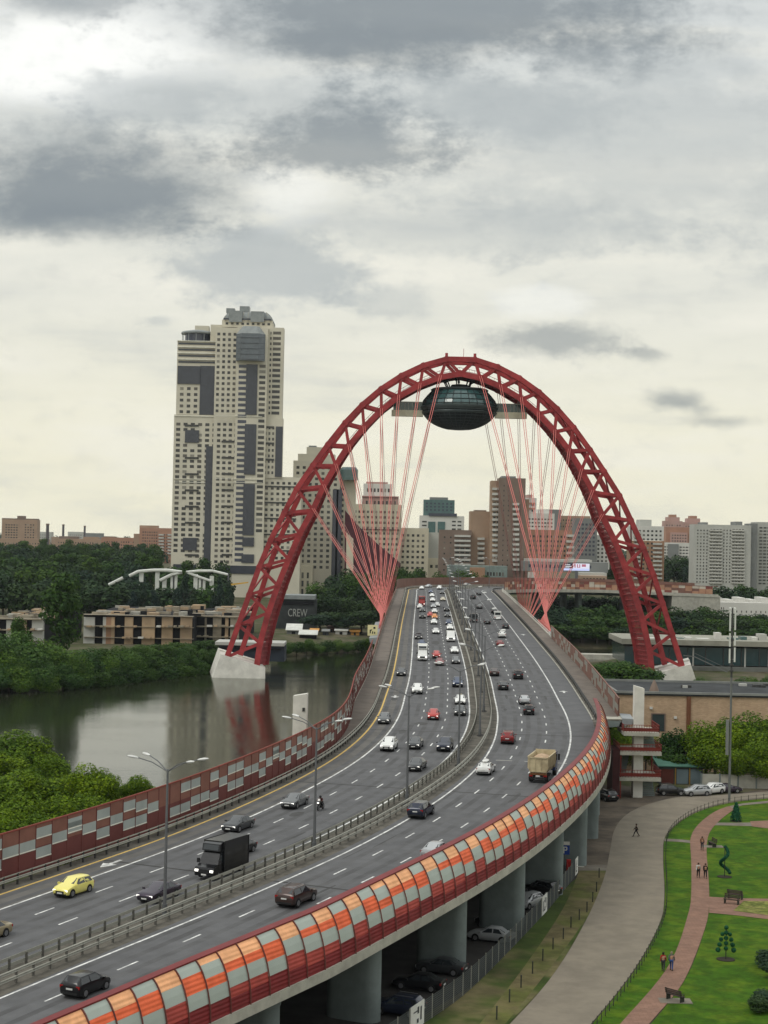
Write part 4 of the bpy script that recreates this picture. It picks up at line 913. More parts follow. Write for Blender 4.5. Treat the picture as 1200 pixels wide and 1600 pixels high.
bld('apartment_block', 'brown brick block with a stack of long white balconies at the head of the road', 960, [(687, 735, 828, 925, BRD, 0), (735, 768, 799, 925, BRN, 4), (742, 760, 797, 801, BRD, 6)], [(711, 734, 834, 880, 3, 7, .8, .4, WIN, 0), (747, 756, 838, 880, 1, 6, .8, .5, WIN, 4), (690, 708, 835, 895, 2, 7, .25, .3, WIN, 0)], extra=balrows(710, 735, 832, 884, 7) + balrows(746, 757, 836, 882, 6, 4))
bld('apartment_tower', 'tall slim brown brick tower with white balconies on both edges, right of the road', 950, [(780, 818, 747, 925, BRD, 0), (768, 781, 751, 925, BRN, 3), (784, 806, 744, 748, GRY, 4), (818, 824, 780, 925, BRN, 3)], [(770, 780, 760, 880, 2, 16, .6, .4, WIN, 3), (800, 812, 785, 895, 2, 14, .6, .4, WIN, 0), (784, 796, 755, 895, 2, 18, .2, .3, WIN, 0)], extra=balrows(769, 779, 758, 878, 15, 3) + balrows(801, 811, 782, 892, 14, 0), cat='tower block')
bld('apartment_tower', 'slender white tower with red stripes just right of the brown brick tower', 1200, [(820, 836, 778, 905, WHT, 0), (824, 832, 773, 779, PNK, 2)], [(822, 834, 785, 870, 2, 10, .5, .4, WIN, 0)], extra=[(820, 836, 785 + 8 * k, 788 + 8 * k, RDB, 0, 'stripe', .4) for k in range(9)], cat='tower block')
bld('apartment_block', 'red brick block below a white stepped top, behind the right cable fan', 1000, [(822, 893, 828, 895, RDB, 0), (822, 866, 802, 830, WHT, 5), (840, 858, 796, 803, WHT, 8)], [(826, 890, 834, 872, 12, 5, .5, .45, WIN, 0), (825, 864, 808, 826, 8, 3, .6, .4, WIN, 5)], extra=[(885, 897, 835 + 9 * k, 839 + 9 * k, BALC, 0, 'balcony', 1.) for k in range(5)])
bld('apartment_block', 'grey glass-fronted block left of the right arch leg behind the billboard', 1050, [(898, 932, 810, 885, GRY, 0), (930, 952, 836, 890, WHT, 4), (848, 876, 796, 830, GRY, 60), (868, 922, 806, 832, BRN, 80)], [(902, 930, 816, 870, 5, 8, .6, .5, WINB, 0), (932, 950, 842, 880, 3, 6, .5, .5, WIN, 4), (870, 920, 810, 826, 12, 3, .4, .5, WIN, 80)])
bld('apartment_block', 'orange brick block with a white top two storeys seen through the right arch leg', 1090, [(985, 1037, 822, 845, WHT, 0), (985, 1037, 845, 910, ORB, 0), (1000, 1018, 812, 823, GRW, 5)], [(990, 1034, 826, 905, 7, 12, .5, .45, WIN, 0)], extra=balrows(1020, 1034, 845, 905, 9) + balrows(990, 1000, 826, 905, 12))
bld('apartment_block', 'pink twin-gabled block, left one of the pair on the right skyline', 1900, [(1038, 1066, 814, 850, PNK, 0), (1043, 1062, 808, 815, PNK, 3), (1048, 1057, 804, 809, RDB, 5)], [(1040, 1064, 818, 845, 6, 5, .4, .4, WIN, 0)])
bld('apartment_block', 'pink twin-gabled block, right one of the pair on the right skyline', 1920, [(1068, 1098, 816, 850, PNK, 0), (1074, 1094, 810, 817, PNK, 3), (1079, 1089, 806, 811, RDB, 5)], [(1070, 1096, 820, 845, 6, 5, .4, .4, WIN, 0)])
bld('apartment_block', 'reddish-brown terraced block below the pink gables on the right', 1500, [(1041, 1086, 824, 850, RDB, 0), (1048, 1074, 832, 850, PNK, -3)], [(1049, 1073, 834, 848, 6, 3, .5, .45, WIN, -3)])
bld('apartment_block', 'low white slab with strip windows between the orange block and the big pale slabs', 1300, [(1036, 1086, 848, 878, WHT, 0), (1044, 1060, 850, 876, GRY, -2)], [(1037, 1085, 852, 872, 10, 4, .7, .4, WIN, 0)])
ex = []
for x in (1108, 1143): ex += balrows(x, x + 20, 825, 912, 17)
bld('apartment_slab', 'wide pale grey slab of flats with cluttered balcony columns near the right edge', 1000, [(1085, 1172, 820, 925, GRW, 0), (1098, 1106, 816, 821, GRY, 5), (1150, 1160, 815, 821, GRY, 5), (1172, 1182, 818, 925, GRY, 2)], [(1088, 1106, 826, 912, 4, 17, .4, .45, WIN, 0), (1109, 1127, 825, 912, 4, 17, .7, .42, WIN, 0), (1144, 1162, 825, 912, 4, 17, .7, .42, WIN, 0), (1129, 1142, 826, 912, 3, 17, .35, .45, WIN, 0)], extra=ex)
bld('apartment_slab', 'pale slab of flats with dark window bands cut by the right edge', 1010, [(1182, 1225, 816, 925, GRW, 0)], [(1186, 1222, 822, 915, 6, 18, .75, .45, WIN, 0)])
bld('low_building', 'long low white building with a jagged roofline behind trees at the right', 800, [(1116, 1230, 942, 975, WHT, 0)] + [(1118 + 18 * k, 1128 + 18 * k, 934 + (k % 2) * 3, 944, WHT, 5) for k in range(6)], [(1119, 1132, 947, 960, 4, 2, .4, .5, WIN, 0), (1140, 1215, 950, 962, 10, 1, .2, .3, WIN, 0)], cat='low building')
bld('low_building', 'flat teal-grey low building with a dark entrance beyond the bend of the road', 930, [(700, 792, 884, 925, g('teal_grey', (140, 155, 150), .72), 0), (735, 757, 887, 925, ORB, -6)], [(760, 788, 892, 902, 6, 1, .6, .6, WIN, 0)], cat='low building')
bld('low_building', 'long flat pale-roofed mall behind the right cable fan and billboard', 930, [(818, 950, 878, 895, GRY, 0), (822, 925, 874, 879, GRW, 3), (905, 948, 895, 906, GRW, -14)], [(825, 925, 880, 890, 16, 1, .6, .6, WINB, 0)], cat='low building')
bld('low_building', 'low brown arcade with a curved pale roof behind the viaduct wall', 900, [(908, 948, 900, 912, BRN, 0)], [(910, 946, 902, 908, 7, 1, .6, .6, DVO, 0)], cat='low building')
# left skyline
bld('apartment_block', 'brown sixteen-storey block with a roof hut at the far left skyline', 1900, [(3, 57, 812, 875, BRN, 0), (27, 36, 806, 813, BRD, 4), (3, 57, 810, 813, BRD, 2)], [(8, 28, 818, 842, 5, 6, .6, .45, WIN, 0), (38, 54, 818, 842, 4, 6, .5, .45, WIN, 0)])
bld('apartment_block', 'low brown block in front of the sixteen-storey one at the far left', 1700, [(-10, 73, 842, 875, BRN, 0)], [(-6, 70, 846, 862, 18, 3, .4, .45, WIN, 0)])
bld('apartment_block', 'pale distant block left of the twin thin chimneys', 2600, [(57, 80, 831, 860, GRW, 0), (80, 90, 839, 860, BRN, 0)], [(59, 78, 834, 845, 6, 3, .4, .4, WIN, 0)])
bld('apartment_block', 'long low brown block right of the dark chimney', 1800, [(86, 160, 842, 872, BRN, 0), (92, 120, 838, 843, BRD, 3), (130, 152, 839, 843, BRN, 3)], [(90, 158, 845, 862, 18, 3, .4, .45, WIN, 0)])
bld('apartment_block', 'brown block between the long low block and the red-brown one, above the wood', 1750, [(158, 212, 840, 872, RDB, 0), (162, 176, 838, 841, BRD, 3)], [(162, 210, 844, 864, 13, 4, .45, .45, WIN, 0)])
bld('apartment_block', 'hazy pale block on the horizon behind the low brown blocks', 3000, [(106, 130, 831, 850, GRW, 0), (134, 160, 833, 850, GRY, 0)], [(108, 128, 834, 842, 6, 2, .4, .4, WIN, 0)])
bld('apartment_block', 'red-brown block with white balcony stack immediately left of the beige skyscraper', 1650, [(218, 272, 825, 880, RDB, 0), (218, 245, 821, 826, BRN, 3), (209, 220, 834, 875, BRN, 3)], [(222, 246, 829, 862, 7, 7, .5, .45, WIN, 0), (249, 268, 833, 866, 4, 7, .5, .45, WIN, 0)], extra=balrows(248, 256, 832, 866, 7) + balrows(262, 270, 832, 866, 7))
for x, yt, D, r, lab in [(74.5, 819, 1700, 1.5, 'dark squat chimney on the left skyline'), (99, 820, 2400, 1.6, 'thin grey chimney between the low brown blocks'), (132.5, 822, 2500, 1.5, 'thin striped chimney with a wider head, farthest right of the chimneys')]:
    p0 = Pd(x, yt, D); pb = Pd(x, 860, D); rt_ = empty('chimney', (p0.x, D, pb.z), 0, lab, 'chimney'); mb = MB(); mb.lathe([(r * 1.25, 0), (r, p0.z - pb.z)], 12); mb.build('shaft', g('chimney_grey', (110, 105, 108), .7), rt_, smooth=True)
    mb = MB(); mb.lathe([(r * 1.25, p0.z - pb.z - 1), (r * 1.25, p0.z - pb.z + .6)], 12); mb.build('head', BRD, rt_)
# ---------------------------------------------------------------- left middle distance
CSL = g('raw_slab_concrete', (170, 160, 140), .74, var=.2, coord='World', scale=.3, c2=tuple(v * .7 for v in lin((130, 118, 100))))
def unfinished(label, D, x0, x1, yt, yb, segs, seed, depth=74):
    B_ = Bld('unfinished_building', label, D, 'building site'); r = random.Random(seed)
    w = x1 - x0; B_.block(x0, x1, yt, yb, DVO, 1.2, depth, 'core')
    rows = 3; H_ = (yb - yt) / rows
    for k in range(rows + 1): B_.block(x0 - .6, x1 + .6, yt + k * H_ - 1.6, yt + k * H_ + 1.0, CSL, -.6 + .2 * (k % 2), 3, 'floor_slab')
    for a, c, m in segs: B_.block(a, c, yt + 1.2, yb, m, .0 + .15 * (int(a) % 3), 2.6, 'wall_bay')
    for k in range(int(w / 9)):
        px = x0 + 5 + k * 9 + r.uniform(-2, 2); j = r.choice([1, 1, 2]); B_.block(px, px + r.uniform(4, 9), yt + j * H_ - 3.2, yt + j * H_ - .4, r.choice([WHT, TANW, CSL]), -1.8, 1.6, 'balcony')
    for k in range(64):   # clutter of parapets, formwork and boards on the flat roof
        dd = r.uniform(2, depth - 6); px = r.uniform(x0 + 2, x1 - 6); wd = r.uniform(5, 26); p = B_.P(px, yt, 0); z0 = p.z; wm = wd * D / 2600
        mb = MB(); mb.box(p.x, p.x + wm, D + dd, D + dd + r.uniform(.4, 5), z0 - .3, z0 + r.uniform(.3, 1.5)); off(mb, B_.L).build('roof_parapet', r.choice([CSL, TANW, TANW, CONC, CSL, DVO]), B_.root)
    B_.done(); return B_
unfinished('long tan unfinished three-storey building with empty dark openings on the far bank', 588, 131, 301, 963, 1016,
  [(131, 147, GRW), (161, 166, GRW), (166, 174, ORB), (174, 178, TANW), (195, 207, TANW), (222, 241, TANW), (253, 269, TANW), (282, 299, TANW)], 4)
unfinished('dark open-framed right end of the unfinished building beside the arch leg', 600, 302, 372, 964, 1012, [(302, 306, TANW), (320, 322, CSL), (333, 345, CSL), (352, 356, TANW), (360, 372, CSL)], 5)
unfinished('unfinished grey block at the far left edge behind the willows', 570, -20, 66, 968, 1020, [(-20, -4, TANW), (10, 17, GRW), (24, 40, TANW), (50, 66, GRW)], 6)
WPT = g('white_painted_steel', (222, 224, 216), .85, rough=.4)
can = empty('canopy_frame', Pd(270, 920, 760), 0, 'white skeletal canopy of curved beams on posts in the trees below the skyscraper', 'canopy'); L = can.location
for pts in ([(170, 914), (192, 903)], [(202, 900), (216, 893), (240, 891), (262, 891), (284, 894)], [(250, 907), (268, 898), (284, 894)], [(291, 894), (310, 892), (332, 892), (356, 898)], [(291, 894), (312, 902), (330, 908)]):
    mb = MB(); mb.tube([Pd(x, y, 760) for x, y in pts], .75 if pts[0][0] < 290 else .6, n=6); off(mb, L).build('beam', WPT, can)
for x, y in ((221, 895), (246, 893), (257, 905), (270, 899), (306, 897), (314, 903), (318, 903), (331, 900), (274, 897)):
    a = Pd(x, y, 761); mb = MB(); mb.box(a.x - .9, a.x + .9, 760.3, 762, gh(a.x, 761), a.z); off(mb, L).build('post', WPT, can)
p = Pd(357, 896, 720); z0 = gh(p.x, 720); cr_ = empty('mobile_crane', (p.x, 720, z0), 0, 'thin grey crane mast with a yellow arm beside the arch leg', 'crane')
mb = MB(); mb.bar((0, 0, 0), (0, 0, p.z - z0), .45, .3, n=6); mb.build('mast', POLE, cr_)
q1, q2 = Pd(357, 914, 720), Pd(388, 910, 720); mb = MB(); mb.bar((0, 0, q1.z - z0), (q2.x - p.x, 0, q2.z - z0), .55, .35, n=4); mb.build('arm', g('crane_yellow', (215, 170, 70), .9), cr_)
# dark hall with graffiti
Hh = Bld('waterside_hall', 'dark low hall with white graffiti letters on its wall beside the arch leg', 705, 'hall')
Hh.block(425, 493, 937, 985, g('dark_hall_wall', (62, 66, 66), .8, var=.2), 0, 14); Hh.block(423, 492, 930, 937, g('hall_roof_edge', (150, 155, 155), .75), -1, 16, 'roof_edge'); Hh.panel(430, 490, 939, 945, DVO, 0, 'dark_strip')
def text(s, x0, x1, yb, B_, size, m, dy=-.8, name='graffiti', bold=0.):
    cu = bpy.data.curves.new('lettering', 'FONT'); cu.body = s; cu.size = 1; cu.extrude = .06; cu.offset = bold; ob = bpy.data.objects.new('lettering', cu); COL.objects.link(ob)
    dg = bpy.context.evaluated_depsgraph_get(); me = bpy.data.meshes.new_from_object(ob.evaluated_get(dg)); bpy.data.objects.remove(ob)
    vx = [v.co.x for v in me.vertices]; vy = [v.co.y for v in me.vertices]; a, c = B_.P(x0, yb, dy), B_.P(x1, yb, dy); w_ = c.x - a.x; hh = size * B_.D / 2600
    for v in me.vertices:
        x = (v.co.x - min(vx)) / (max(vx) - min(vx)) * w_; z = (v.co.y - min(vy)) / (max(vy) - min(vy)) * hh; v.co = Vector((a.x + x, B_.D + dy - v.co.z, a.z + z)) - B_.L
    me.materials.clear(); me.materials.append(m); return link(name, me, B_.root)
text('CREW', 450, 480, 963, Hh, 12, g('graffiti_white', (180, 182, 176), .75))
Hh.done()
def shed(label, px0, px1, yt, yb, D, wallm, roofm, slope=.8, cat='shed'):
    a, c = Pd(px0, yt, D), Pd(px1, yb, D); c.z = gh((a.x + c.x) / 2, D); r = empty('shed', ((a.x + c.x) / 2, D, c.z), 0, label, cat); w = (c.x - a.x) / 2; h = max(a.z - c.z, 1.5)
    mb = MB(); mb.box(-w, w, 0, 6, 0, h); wl = mb.build('wall', wallm, r); mb = MB(); mb.box(-w * .3, w * .2, -.1, .2, 0, h * .7); mb.build('door', DVO, wl)
    mb = MB(); mb.add([(-w - .5, -.6, h), (w + .5, -.6, h), (w + .5, 6.6, h + slope), (-w - .5, 6.6, h + slope), (-w - .5, -.6, h + .2), (w + .5, -.6, h + .2), (w + .5, 6.6, h + slope + .2), (-w - .5, 6.6, h + slope + .2)], [(3, 2, 1, 0), (4, 5, 6, 7), (0, 1, 5, 4), (1, 2, 6, 5), (2, 3, 7, 6), (3, 0, 4, 7)]); mb.build('roof', roofm, r)
SHW = g('shed_white', (215, 215, 208), .85, rough=.5); SHO = g('shed_orange', (205, 150, 80), .85)
shed('largest white-roofed shed on the far bank just right of the arch leg', 448, 470, 988, 1002, 668, GRY, SHW, 2.2); shed('white-roofed boat shed with an open dark front, second from the arch leg', 468, 494, 992, 1004, 655, DVO, SHW, 1.4)
shed('small orange hut behind the white-roofed boat shed', 485, 496, 990, 1000, 670, SHO, SHO, .6); shed('reddish-brown kiosk among the bank trees left of the road', 512, 524, 991, 1002, 690, RDB, RDB, .6); shed('low white kiosk between the reddish kiosk and the orange hut', 524, 542, 993, 1001, 680, WHT, SHW, .6); shed('orange hut nearest the highway on the far bank', 548, 561, 993, 1001, 682, SHO, SHO, .6); shed('dark blue-grey cabin between the boat shed and the reddish kiosk', 504, 513, 994, 1003, 672, GLD, GRY, .5)
Pb = Bld('boat_landing', 'low grey landing stage with dark hull behind the foot of the left arch leg', 556, 'landing stage')
Pb.block(336, 444, 1004, 1010, GRW, 0, 14, 'deck'); Pb.block(342, 444, 1010, 1034, g('landing_hull', (52, 60, 70), .8), 1, 12, 'hull'); Pb.panel(345, 440, 1012, 1016, DVO, 1, 'dark_strip'); Pb.done()
# navigation sign at left edge of the deck
sg_ = road(380, -23.4, -.4); r_ = empty('navigation_sign', sg_, 0, 'square cream river traffic sign with dark marks hung off the left edge of the deck', 'sign')
mb = MB(); mb.box(-1.35, 1.15, -.08, .08, .2, 2.9); bd = mb.build('board', g('sign_cream', (225, 215, 165), .85), r_)
mb = MB()
for x0, x1, z0, z1 in [(-.8, -.55, .8, 1.7), (-.55, -.25, 1.5, 1.75), (.1, .6, 1.95, 2.4), (-.2, .05, .7, 1.3), (.3, .55, .7, 1.2)]: mb.box(x0, x1, -.12, -.09, z0, z1)
mb.build('mark', DVO, bd); mb = MB(); mb.box(-.9, -.7, .1, .3, -1.2, 2.6); mb.box(.6, .8, .1, .3, -1.2, 2.6); mb.build('bracket', DSTEEL, r_)
# ---------------------------------------------------------------- right middle distance
p0, p1 = Pd(881, 880, 880), Pd(921, 892, 880); bb = empty('led_billboard', ((p0.x + p1.x) / 2, 880, p1.z - 7), 0, 'lit white and blue advertising screen behind the viaduct, left of the right arch leg', 'billboard'); w = (p1.x - p0.x) / 2; zb0 = 7; h = p0.z - p1.z
mb = MB(); mb.box(-w, w, 0, .8, zb0, zb0 + h); mb.build('casing', DSTEEL, bb)
def emis(n, rgb, s): return mat(n, (.02, .02, .02), .5, emit=lin(rgb), estr=s)
mb = MB(); mb.box(-w, -w * .28, -.06, 0, zb0 + h * .3, zb0 + h); mb.build('screen', emis('screen_navy', (45, 48, 70), .8), bb)
mb = MB(); mb.box(-w * .28, w, -.06, 0, zb0 + h * .3, zb0 + h); mb.build('screen', emis('screen_white', (225, 225, 240), .95), bb)
mb = MB(); mb.box(-w, w, -.08, 0, zb0, zb0 + h * .3); mb.build('screen', emis('screen_blue_white', (200, 210, 250), .95), bb)
mb = MB()
for x0, x1, z0, z1 in [(-.9, -.5, .75, .85), (-.9, -.4, .52, .62), (-.9, -.55, .4, .46)]: mb.box(w * x0, w * x1, -.12, -.07, zb0 + h * z0, zb0 + h * z1)
mb.build('lettering', emis('text_white', (230, 230, 235), .9), bb); mb = MB()
for x0, x1, z0, z1 in [(-.18, -.08, .42, .9), (.02, .1, .42, .9), (.02, .26, .42, .5), (.2, .28, .42, .9), (.4, .72, .55, .9)]: mb.box(w * x0, w * x1, -.12, -.07, zb0 + h * z0, zb0 + h * z1)
mb.build('lettering', emis('text_pink', (190, 110, 130), .8), bb); mb = MB(); mb.box(-.8, .8, .1, .7, -8, zb0); mb.box(-w * .6, -w * .6 + .6, .1, .7, -8, zb0); mb.build('post', POLE, bb)
G_ = Bld('glass_hall', 'long dark glass hall under a pale flat roof behind the right arch foot', 572, 'hall')
G_.block(976, 1240, 1012, 1042, g('dark_teal_wall', (34, 66, 72), .8, rough=.18, spec=.8), 0, 30, 'glass_wall'); G_.block(972, 1245, 1001, 1012, g('hall_slab', (168, 166, 152), .74), -2, 34, 'roof_slab'); G_.block(980, 1240, 1042, 1072, g('hall_base', (128, 130, 124), .7, var=.1), -3, 3, 'base_wall')
for x in (1010, 1082, 1163, 1200): G_.panel(x, x + 1.6, 1012, 1042, GRW, 0, 'mullion')
for k in range(9): x = 990 + 28 * k; G_.panel(x, x + .6, 1012, 1042, DSTEEL, 0, 'mullion', .3)
for x, w_, h_, m in [(1000, 12, 6, WHT), (1016, 18, 4, WHT), (1060, 9, 4, TEAL), (1072, 10, 5, WHT), (1119, 8, 12, WHT), (1090, 20, 3, WHT), (1140, 14, 4, TEAL), (1176, 8, 5, WHT), (1186, 12, 10, GRW), (1035, 10, 3, GRW), (1158, 9, 6, TEAL)]: G_.block(x, x + w_, 1001 - h_, 1001, m, 6, 5, 'roof_unit')
mb = MB(); st0, st1 = G_.P(1085, 1026, -6), G_.P(1140, 1052, -6)
for e_ in (0, 1.2): mb.bar(st0 + Vector((0, -e_, 0)), st1 + Vector((0, -e_, 0)), .22, n=4); mb.bar(st0 + Vector((0, -e_, 1.2)), st1 + Vector((0, -e_, 1.2)), .08, n=4)
mb.bar(G_.P(1068, 1024, -6), st0, .2, n=4); off(mb, G_.L).build('staircase', GRY, G_.root); G_.done()
Kb = Bld('quay_pavilion', 'small brownish pavilion end at the water left of the glass hall', 600, 'pavilion'); Kb.block(972, 992, 998, 1020, BRN, 0, 10); Kb.block(970, 994, 995, 999, GRW, -1, 12, 'roof'); Kb.grid(974, 990, 1004, 1014, 4, 1, .5, .8, 0, DVO); Kb.done()
p = Pd(935, 1016, 640)
mb = MB(); mb.box(p.x - 14, p.x + 16, 632, 640, -1, 1.8); Lq = mb.build('quay', CONC, kind='structure')
# brick building
BRK = mat('ochre_brick', (.56, .40, .27), .9, var=.14, scale=.25, c2=(.46, .32, .21), coord='World')
t = BRK.node_tree; q = NB(t); p_ = t.nodes['Principled BSDF']; br = t.nodes.new('ShaderNodeTexBrick'); geo = t.nodes.new('ShaderNodeNewGeometry'); o3 = q.sep(geo.outputs['Position'])
t.links.new(q.xyz(q.m('ADD', o3[0], o3[1]), o3[2], 0.), br.inputs['Vector']); br.inputs['Scale'].default_value = 1.; br.inputs['Brick Width'].default_value = .5; br.inputs['Row Height'].default_value = .16; br.inputs['Mortar Size'].default_value = .015
br.inputs['Color1'].default_value = (1, 1, 1, 1); br.inputs['Color2'].default_value = (.82, .8, .78, 1); br.inputs['Mortar'].default_value = (.8, .8, .78, 1)
src = p_.inputs['Base Color'].links[0].from_socket; t.links.new(q.mix(1., src, br.outputs[0], 'MULTIPLY'), p_.inputs['Base Color'])
a = Pd(965, 1084, 292); c = Pd(1200, 1092, 292); zr = a.z; bx = a.x
bb_ = empty('brick_warehouse', (bx, 292, 5), 0, 'low ochre brick warehouse with a flat dark roof and a grey door, right side', 'warehouse'); W_ = 46
mb = MB(); mb.box(0, W_, 0, 24, -.5, zr - 5.15); wl = mb.build('wall', BRK, bb_)
mb = MB(); mb.box(-.3, W_ + .3, -.3, 24.3, zr - 5.15, zr - 4.85); mb.build('roof', mat('bitumen_roof', (.042, .045, .048), .9, var=.25, scale=.3, c2=(.03, .032, .034), coord='World'), bb_)
mb = MB()
for x0, x1, y0, y1 in ((-.4, W_ + .4, -.45, -.05), (-.4, W_ + .4, 24.0, 24.4), (-.4, 0, -.05, 24.0)): mb.box(x0, x1, y0, y1, zr - 4.84, zr - 4.45)
mb.build('parapet', g('roof_edge_zinc', (150, 152, 148), .7), bb_)
mb = MB(); dx = Pd(1019, 1116, 292).x - bx; dx2 = Pd(1038, 1116, 292).x - bx; zt = Pd(1028, 1116, 292).z - 5; zb1 = Pd(1028, 1142, 292).z - 5; mb.box(dx, dx2, -.12, .1, zb1, zt); mb.build('door', g('dark_grey_door', (62, 74, 74), .7), bb_)
mb = MB(); mb.box(dx - .2, dx2 + .2, -.2, -.13, zt, zt + .18); mb.box(dx - .2, dx, -.18, .05, zb1, zt); mb.box(dx2, dx2 + .2, -.18, .05, zb1, zt); mb.build('door_frame', BRD, bb_)
for px, py in ((1017, 1106), (1055, 1121)): q_ = Pd(px, py, 292); mb = MB(); mb.box(q_.x - bx - .25, q_.x - bx + .25, -.35, -.02, q_.z - 5.2, q_.z - 4.8); mb.build('wall_lamp', WHT, bb_)
q_ = Pd(1076, 1100, 292).x - bx; mb = MB(); mb.box(q_ - .35, q_ + .35, -.25, -.02, 0, zr - 5.2); mb.build('pilaster', g('rusty_pilaster', (120, 78, 55), .85), bb_)
q_ = Pd(1022, 1080, 297); mb = MB(); mb.lathe([(.9, 0), (.7, .6), (.3, 1.6), (.1, 2.0)], 8, c=(q_.x - bx, 5, zr - 4.85)); mb.build('roof_vent', BRD, bb_)
for k in range(7): mb = MB(); xx = W_ * .28 + rt.uniform(0, 26); yy = rt.uniform(12, 22); mb.box(xx, xx + rt.uniform(.6, 1.8), yy, yy + 1, zr - 4.85, zr - 4.4); mb.build('roof_debris', rt.choice([DSTEEL, GRW]), bb_)
# garages behind the parked cars
GA = empty('garage_row', (Pd(1030, 1205, 276).x, 276, 5), 0, 'row of small garages with a green tin roof behind the parked cars', 'garage'); 
mb = MB(); mb.box(0, 7.2, 0, 6, 0, 2.9); wl = mb.build('wall', g('garage_wall', (70, 74, 72), .75), GA); mb = MB(); mb.add([(-.3, -.4, 2.9), (7.5, -.4, 2.9), (7.5, 6.3, 3.7), (-.3, 6.3, 3.7), (-.3, -.4, 3.05), (7.5, -.4, 3.05), (7.5, 6.3, 3.85), (-.3, 6.3, 3.85)], [(3, 2, 1, 0), (4, 5, 6, 7), (0, 1, 5, 4), (1, 2, 6, 5), (2, 3, 7, 6), (3, 0, 4, 7)]); mb.build('roof', g('green_tin_roof', (78, 120, 105), .75), GA)
for x, w_, m in ((.4, 2.0, g('rust_red_door', (95, 50, 42), .8)), (2.9, 1.9, g('grey_blue_door', (110, 125, 130), .75)), (5.2, 1.7, g('grey_blue_door', (110, 125, 130), .75))): mb = MB(); mb.box(x, x + w_, -.08, .05, .1, 2.5); mb.build('garage_door', m, GA)
for x in (2.6, 4.95): mb = MB(); mb.box(x, x + .2, -.1, .05, 0, 2.7); mb.build('post', g('ochre_post', (150, 120, 60), .8), GA)
fc = empty('yard_wall', (Pd(1098, 1225, 272).x, 273, 5), 0, 'pale concrete panel wall behind the parked cars and under the leafy trees', 'wall'); mb = MB()
for k in range(9): mb.box(k * 3, k * 3 + 2.94, 0, .15, 0, 2.2)
mb.build('panel', CONC, fc); mb = MB()
for k in range(10): mb.box(k * 3 - .15, k * 3 + .1, -.05, .2, 0, 2.3)
mb.build('post', CONCD, fc)
# mast with antennas
p = Pd(1140, 1215, 259); pt = Pd(1144, 950, 259); p.z = 5; ms_ = empty('antenna_mast', p, 0, 'tall mast carrying white panel antennas at the right of the brick warehouse', 'mast'); hz = pt.z - 5
mb = MB(); mb.bar((0, 0, 0), (0, 0, hz * .64), .2, .16, n=10); mb.build('lower_pole', g('mast_grey', (125, 128, 125), .7), ms_, smooth=True); mb = MB(); mb.bar((0, 0, hz * .64), (0, 0, hz), .16, .1, n=8)
for f in (.67, .70, .78, .83, .9): mb.lathe([(.32, 0), (.32, .25)], 8, c=(0, 0, hz * f))
mb.build('upper_pole', DSTEEL, ms_)
for f0, f1 in ((.88, .985), (.80, .87), (.715, .79)):
    for k, (ax_, ay_) in enumerate(((-.38, -.2), (.38, -.3), (.1, .45))):
        mb = MB(); dz_ = .12 * k * hz * .05; mb.box(ax_ - .12, ax_ + .12, ay_ - .06, ay_ + .06, hz * f0 + dz_, hz * f1 + dz_); mb.bar((0, 0, hz * f0 + .6), (ax_, ay_, hz * f0 + .6), .03, n=4); mb.build('antenna', WPT, ms_)
for sx_ in (-.35, .35): mb = MB(); mb.lathe([(.18, 0), (.2, .15), (.1, .3)], 8, c=(sx_, 0, hz - .2)); mb.bar((0, 0, hz - .1), (sx_, 0, hz - .1), .04, n=4); mb.build('beacon', WPT, ms_)
mb = MB(); mb.box(-.7, -.3, -.3, .1, hz * .24, hz * .42); mb.build('equipment_box', GRY, ms_)
# ---------------------------------------------------------------- stair towers beside the deck
RRL = g('red_railing_paint', (135, 58, 50), .8)
def rail_run(mb, a, c, h=1.0, n=8):
    for hh in (.35, .65, h): mb.bar(a + Vector((0, 0, hh)), c + Vector((0, 0, hh)), .05, n=4)
    for k in range(n + 1): p = a.lerp(c, k / n); mb.bar(p, p + Vector((0, 0, h)), .04, n=4)
p = Pz(995, 1245, 5); st = empty('stair_tower', (p.x, p.y, 5), 0, 'concrete stair tower with white pylon and red railings right of the deck', 'stair tower'); ztop = Pd(995, 1071, p.y).z - 5
mb = MB(); mb.add([(-.75, -.9, 0), (.75, -.9, 0), (.75, .9, 0), (-.75, .9, 0), (-.75, -.9, ztop), (.75, -.9, ztop - .4), (.75, .9, ztop - .4), (-.75, .9, ztop)], [(3, 2, 1, 0), (4, 5, 6, 7), (0, 1, 5, 4), (1, 2, 6, 5), (2, 3, 7, 6), (3, 0, 4, 7)]); mb.build('pylon', WCONC, st)
lev = [(Pd(995, y, p.y).z - 5) for y in (1212, 1172, 1142)]
for k, z in enumerate(lev):
    x0, x1 = (-3.1, 3.4) if k < 2 else (-2.5, 3.0); mb = MB(); mb.box(x0, x1, -2.2, -.92, z - .55, z); mb.box(x0, x1, .92, 5.5, z - .55, z); mb.box(x0, -.77, -.92, .92, z - .55, z); mb.box(.77, x1, -.92, .92, z - .55, z); mb.build('landing', CONC, st)
    mb = MB(); 
    for a, c in (((x0, -2.15), (x1, -2.15)), ((x1, -2.15), (x1, 5.4)), ((x0, -2.15), (x0, 5.4))): rail_run(mb, Vector((*a, z)), Vector((*c, z)), 1.15, 14)
    mb.box(x0, x1, -2.12, -2.08, z + .15, z + .7); mb.build('railing', RRL, st)
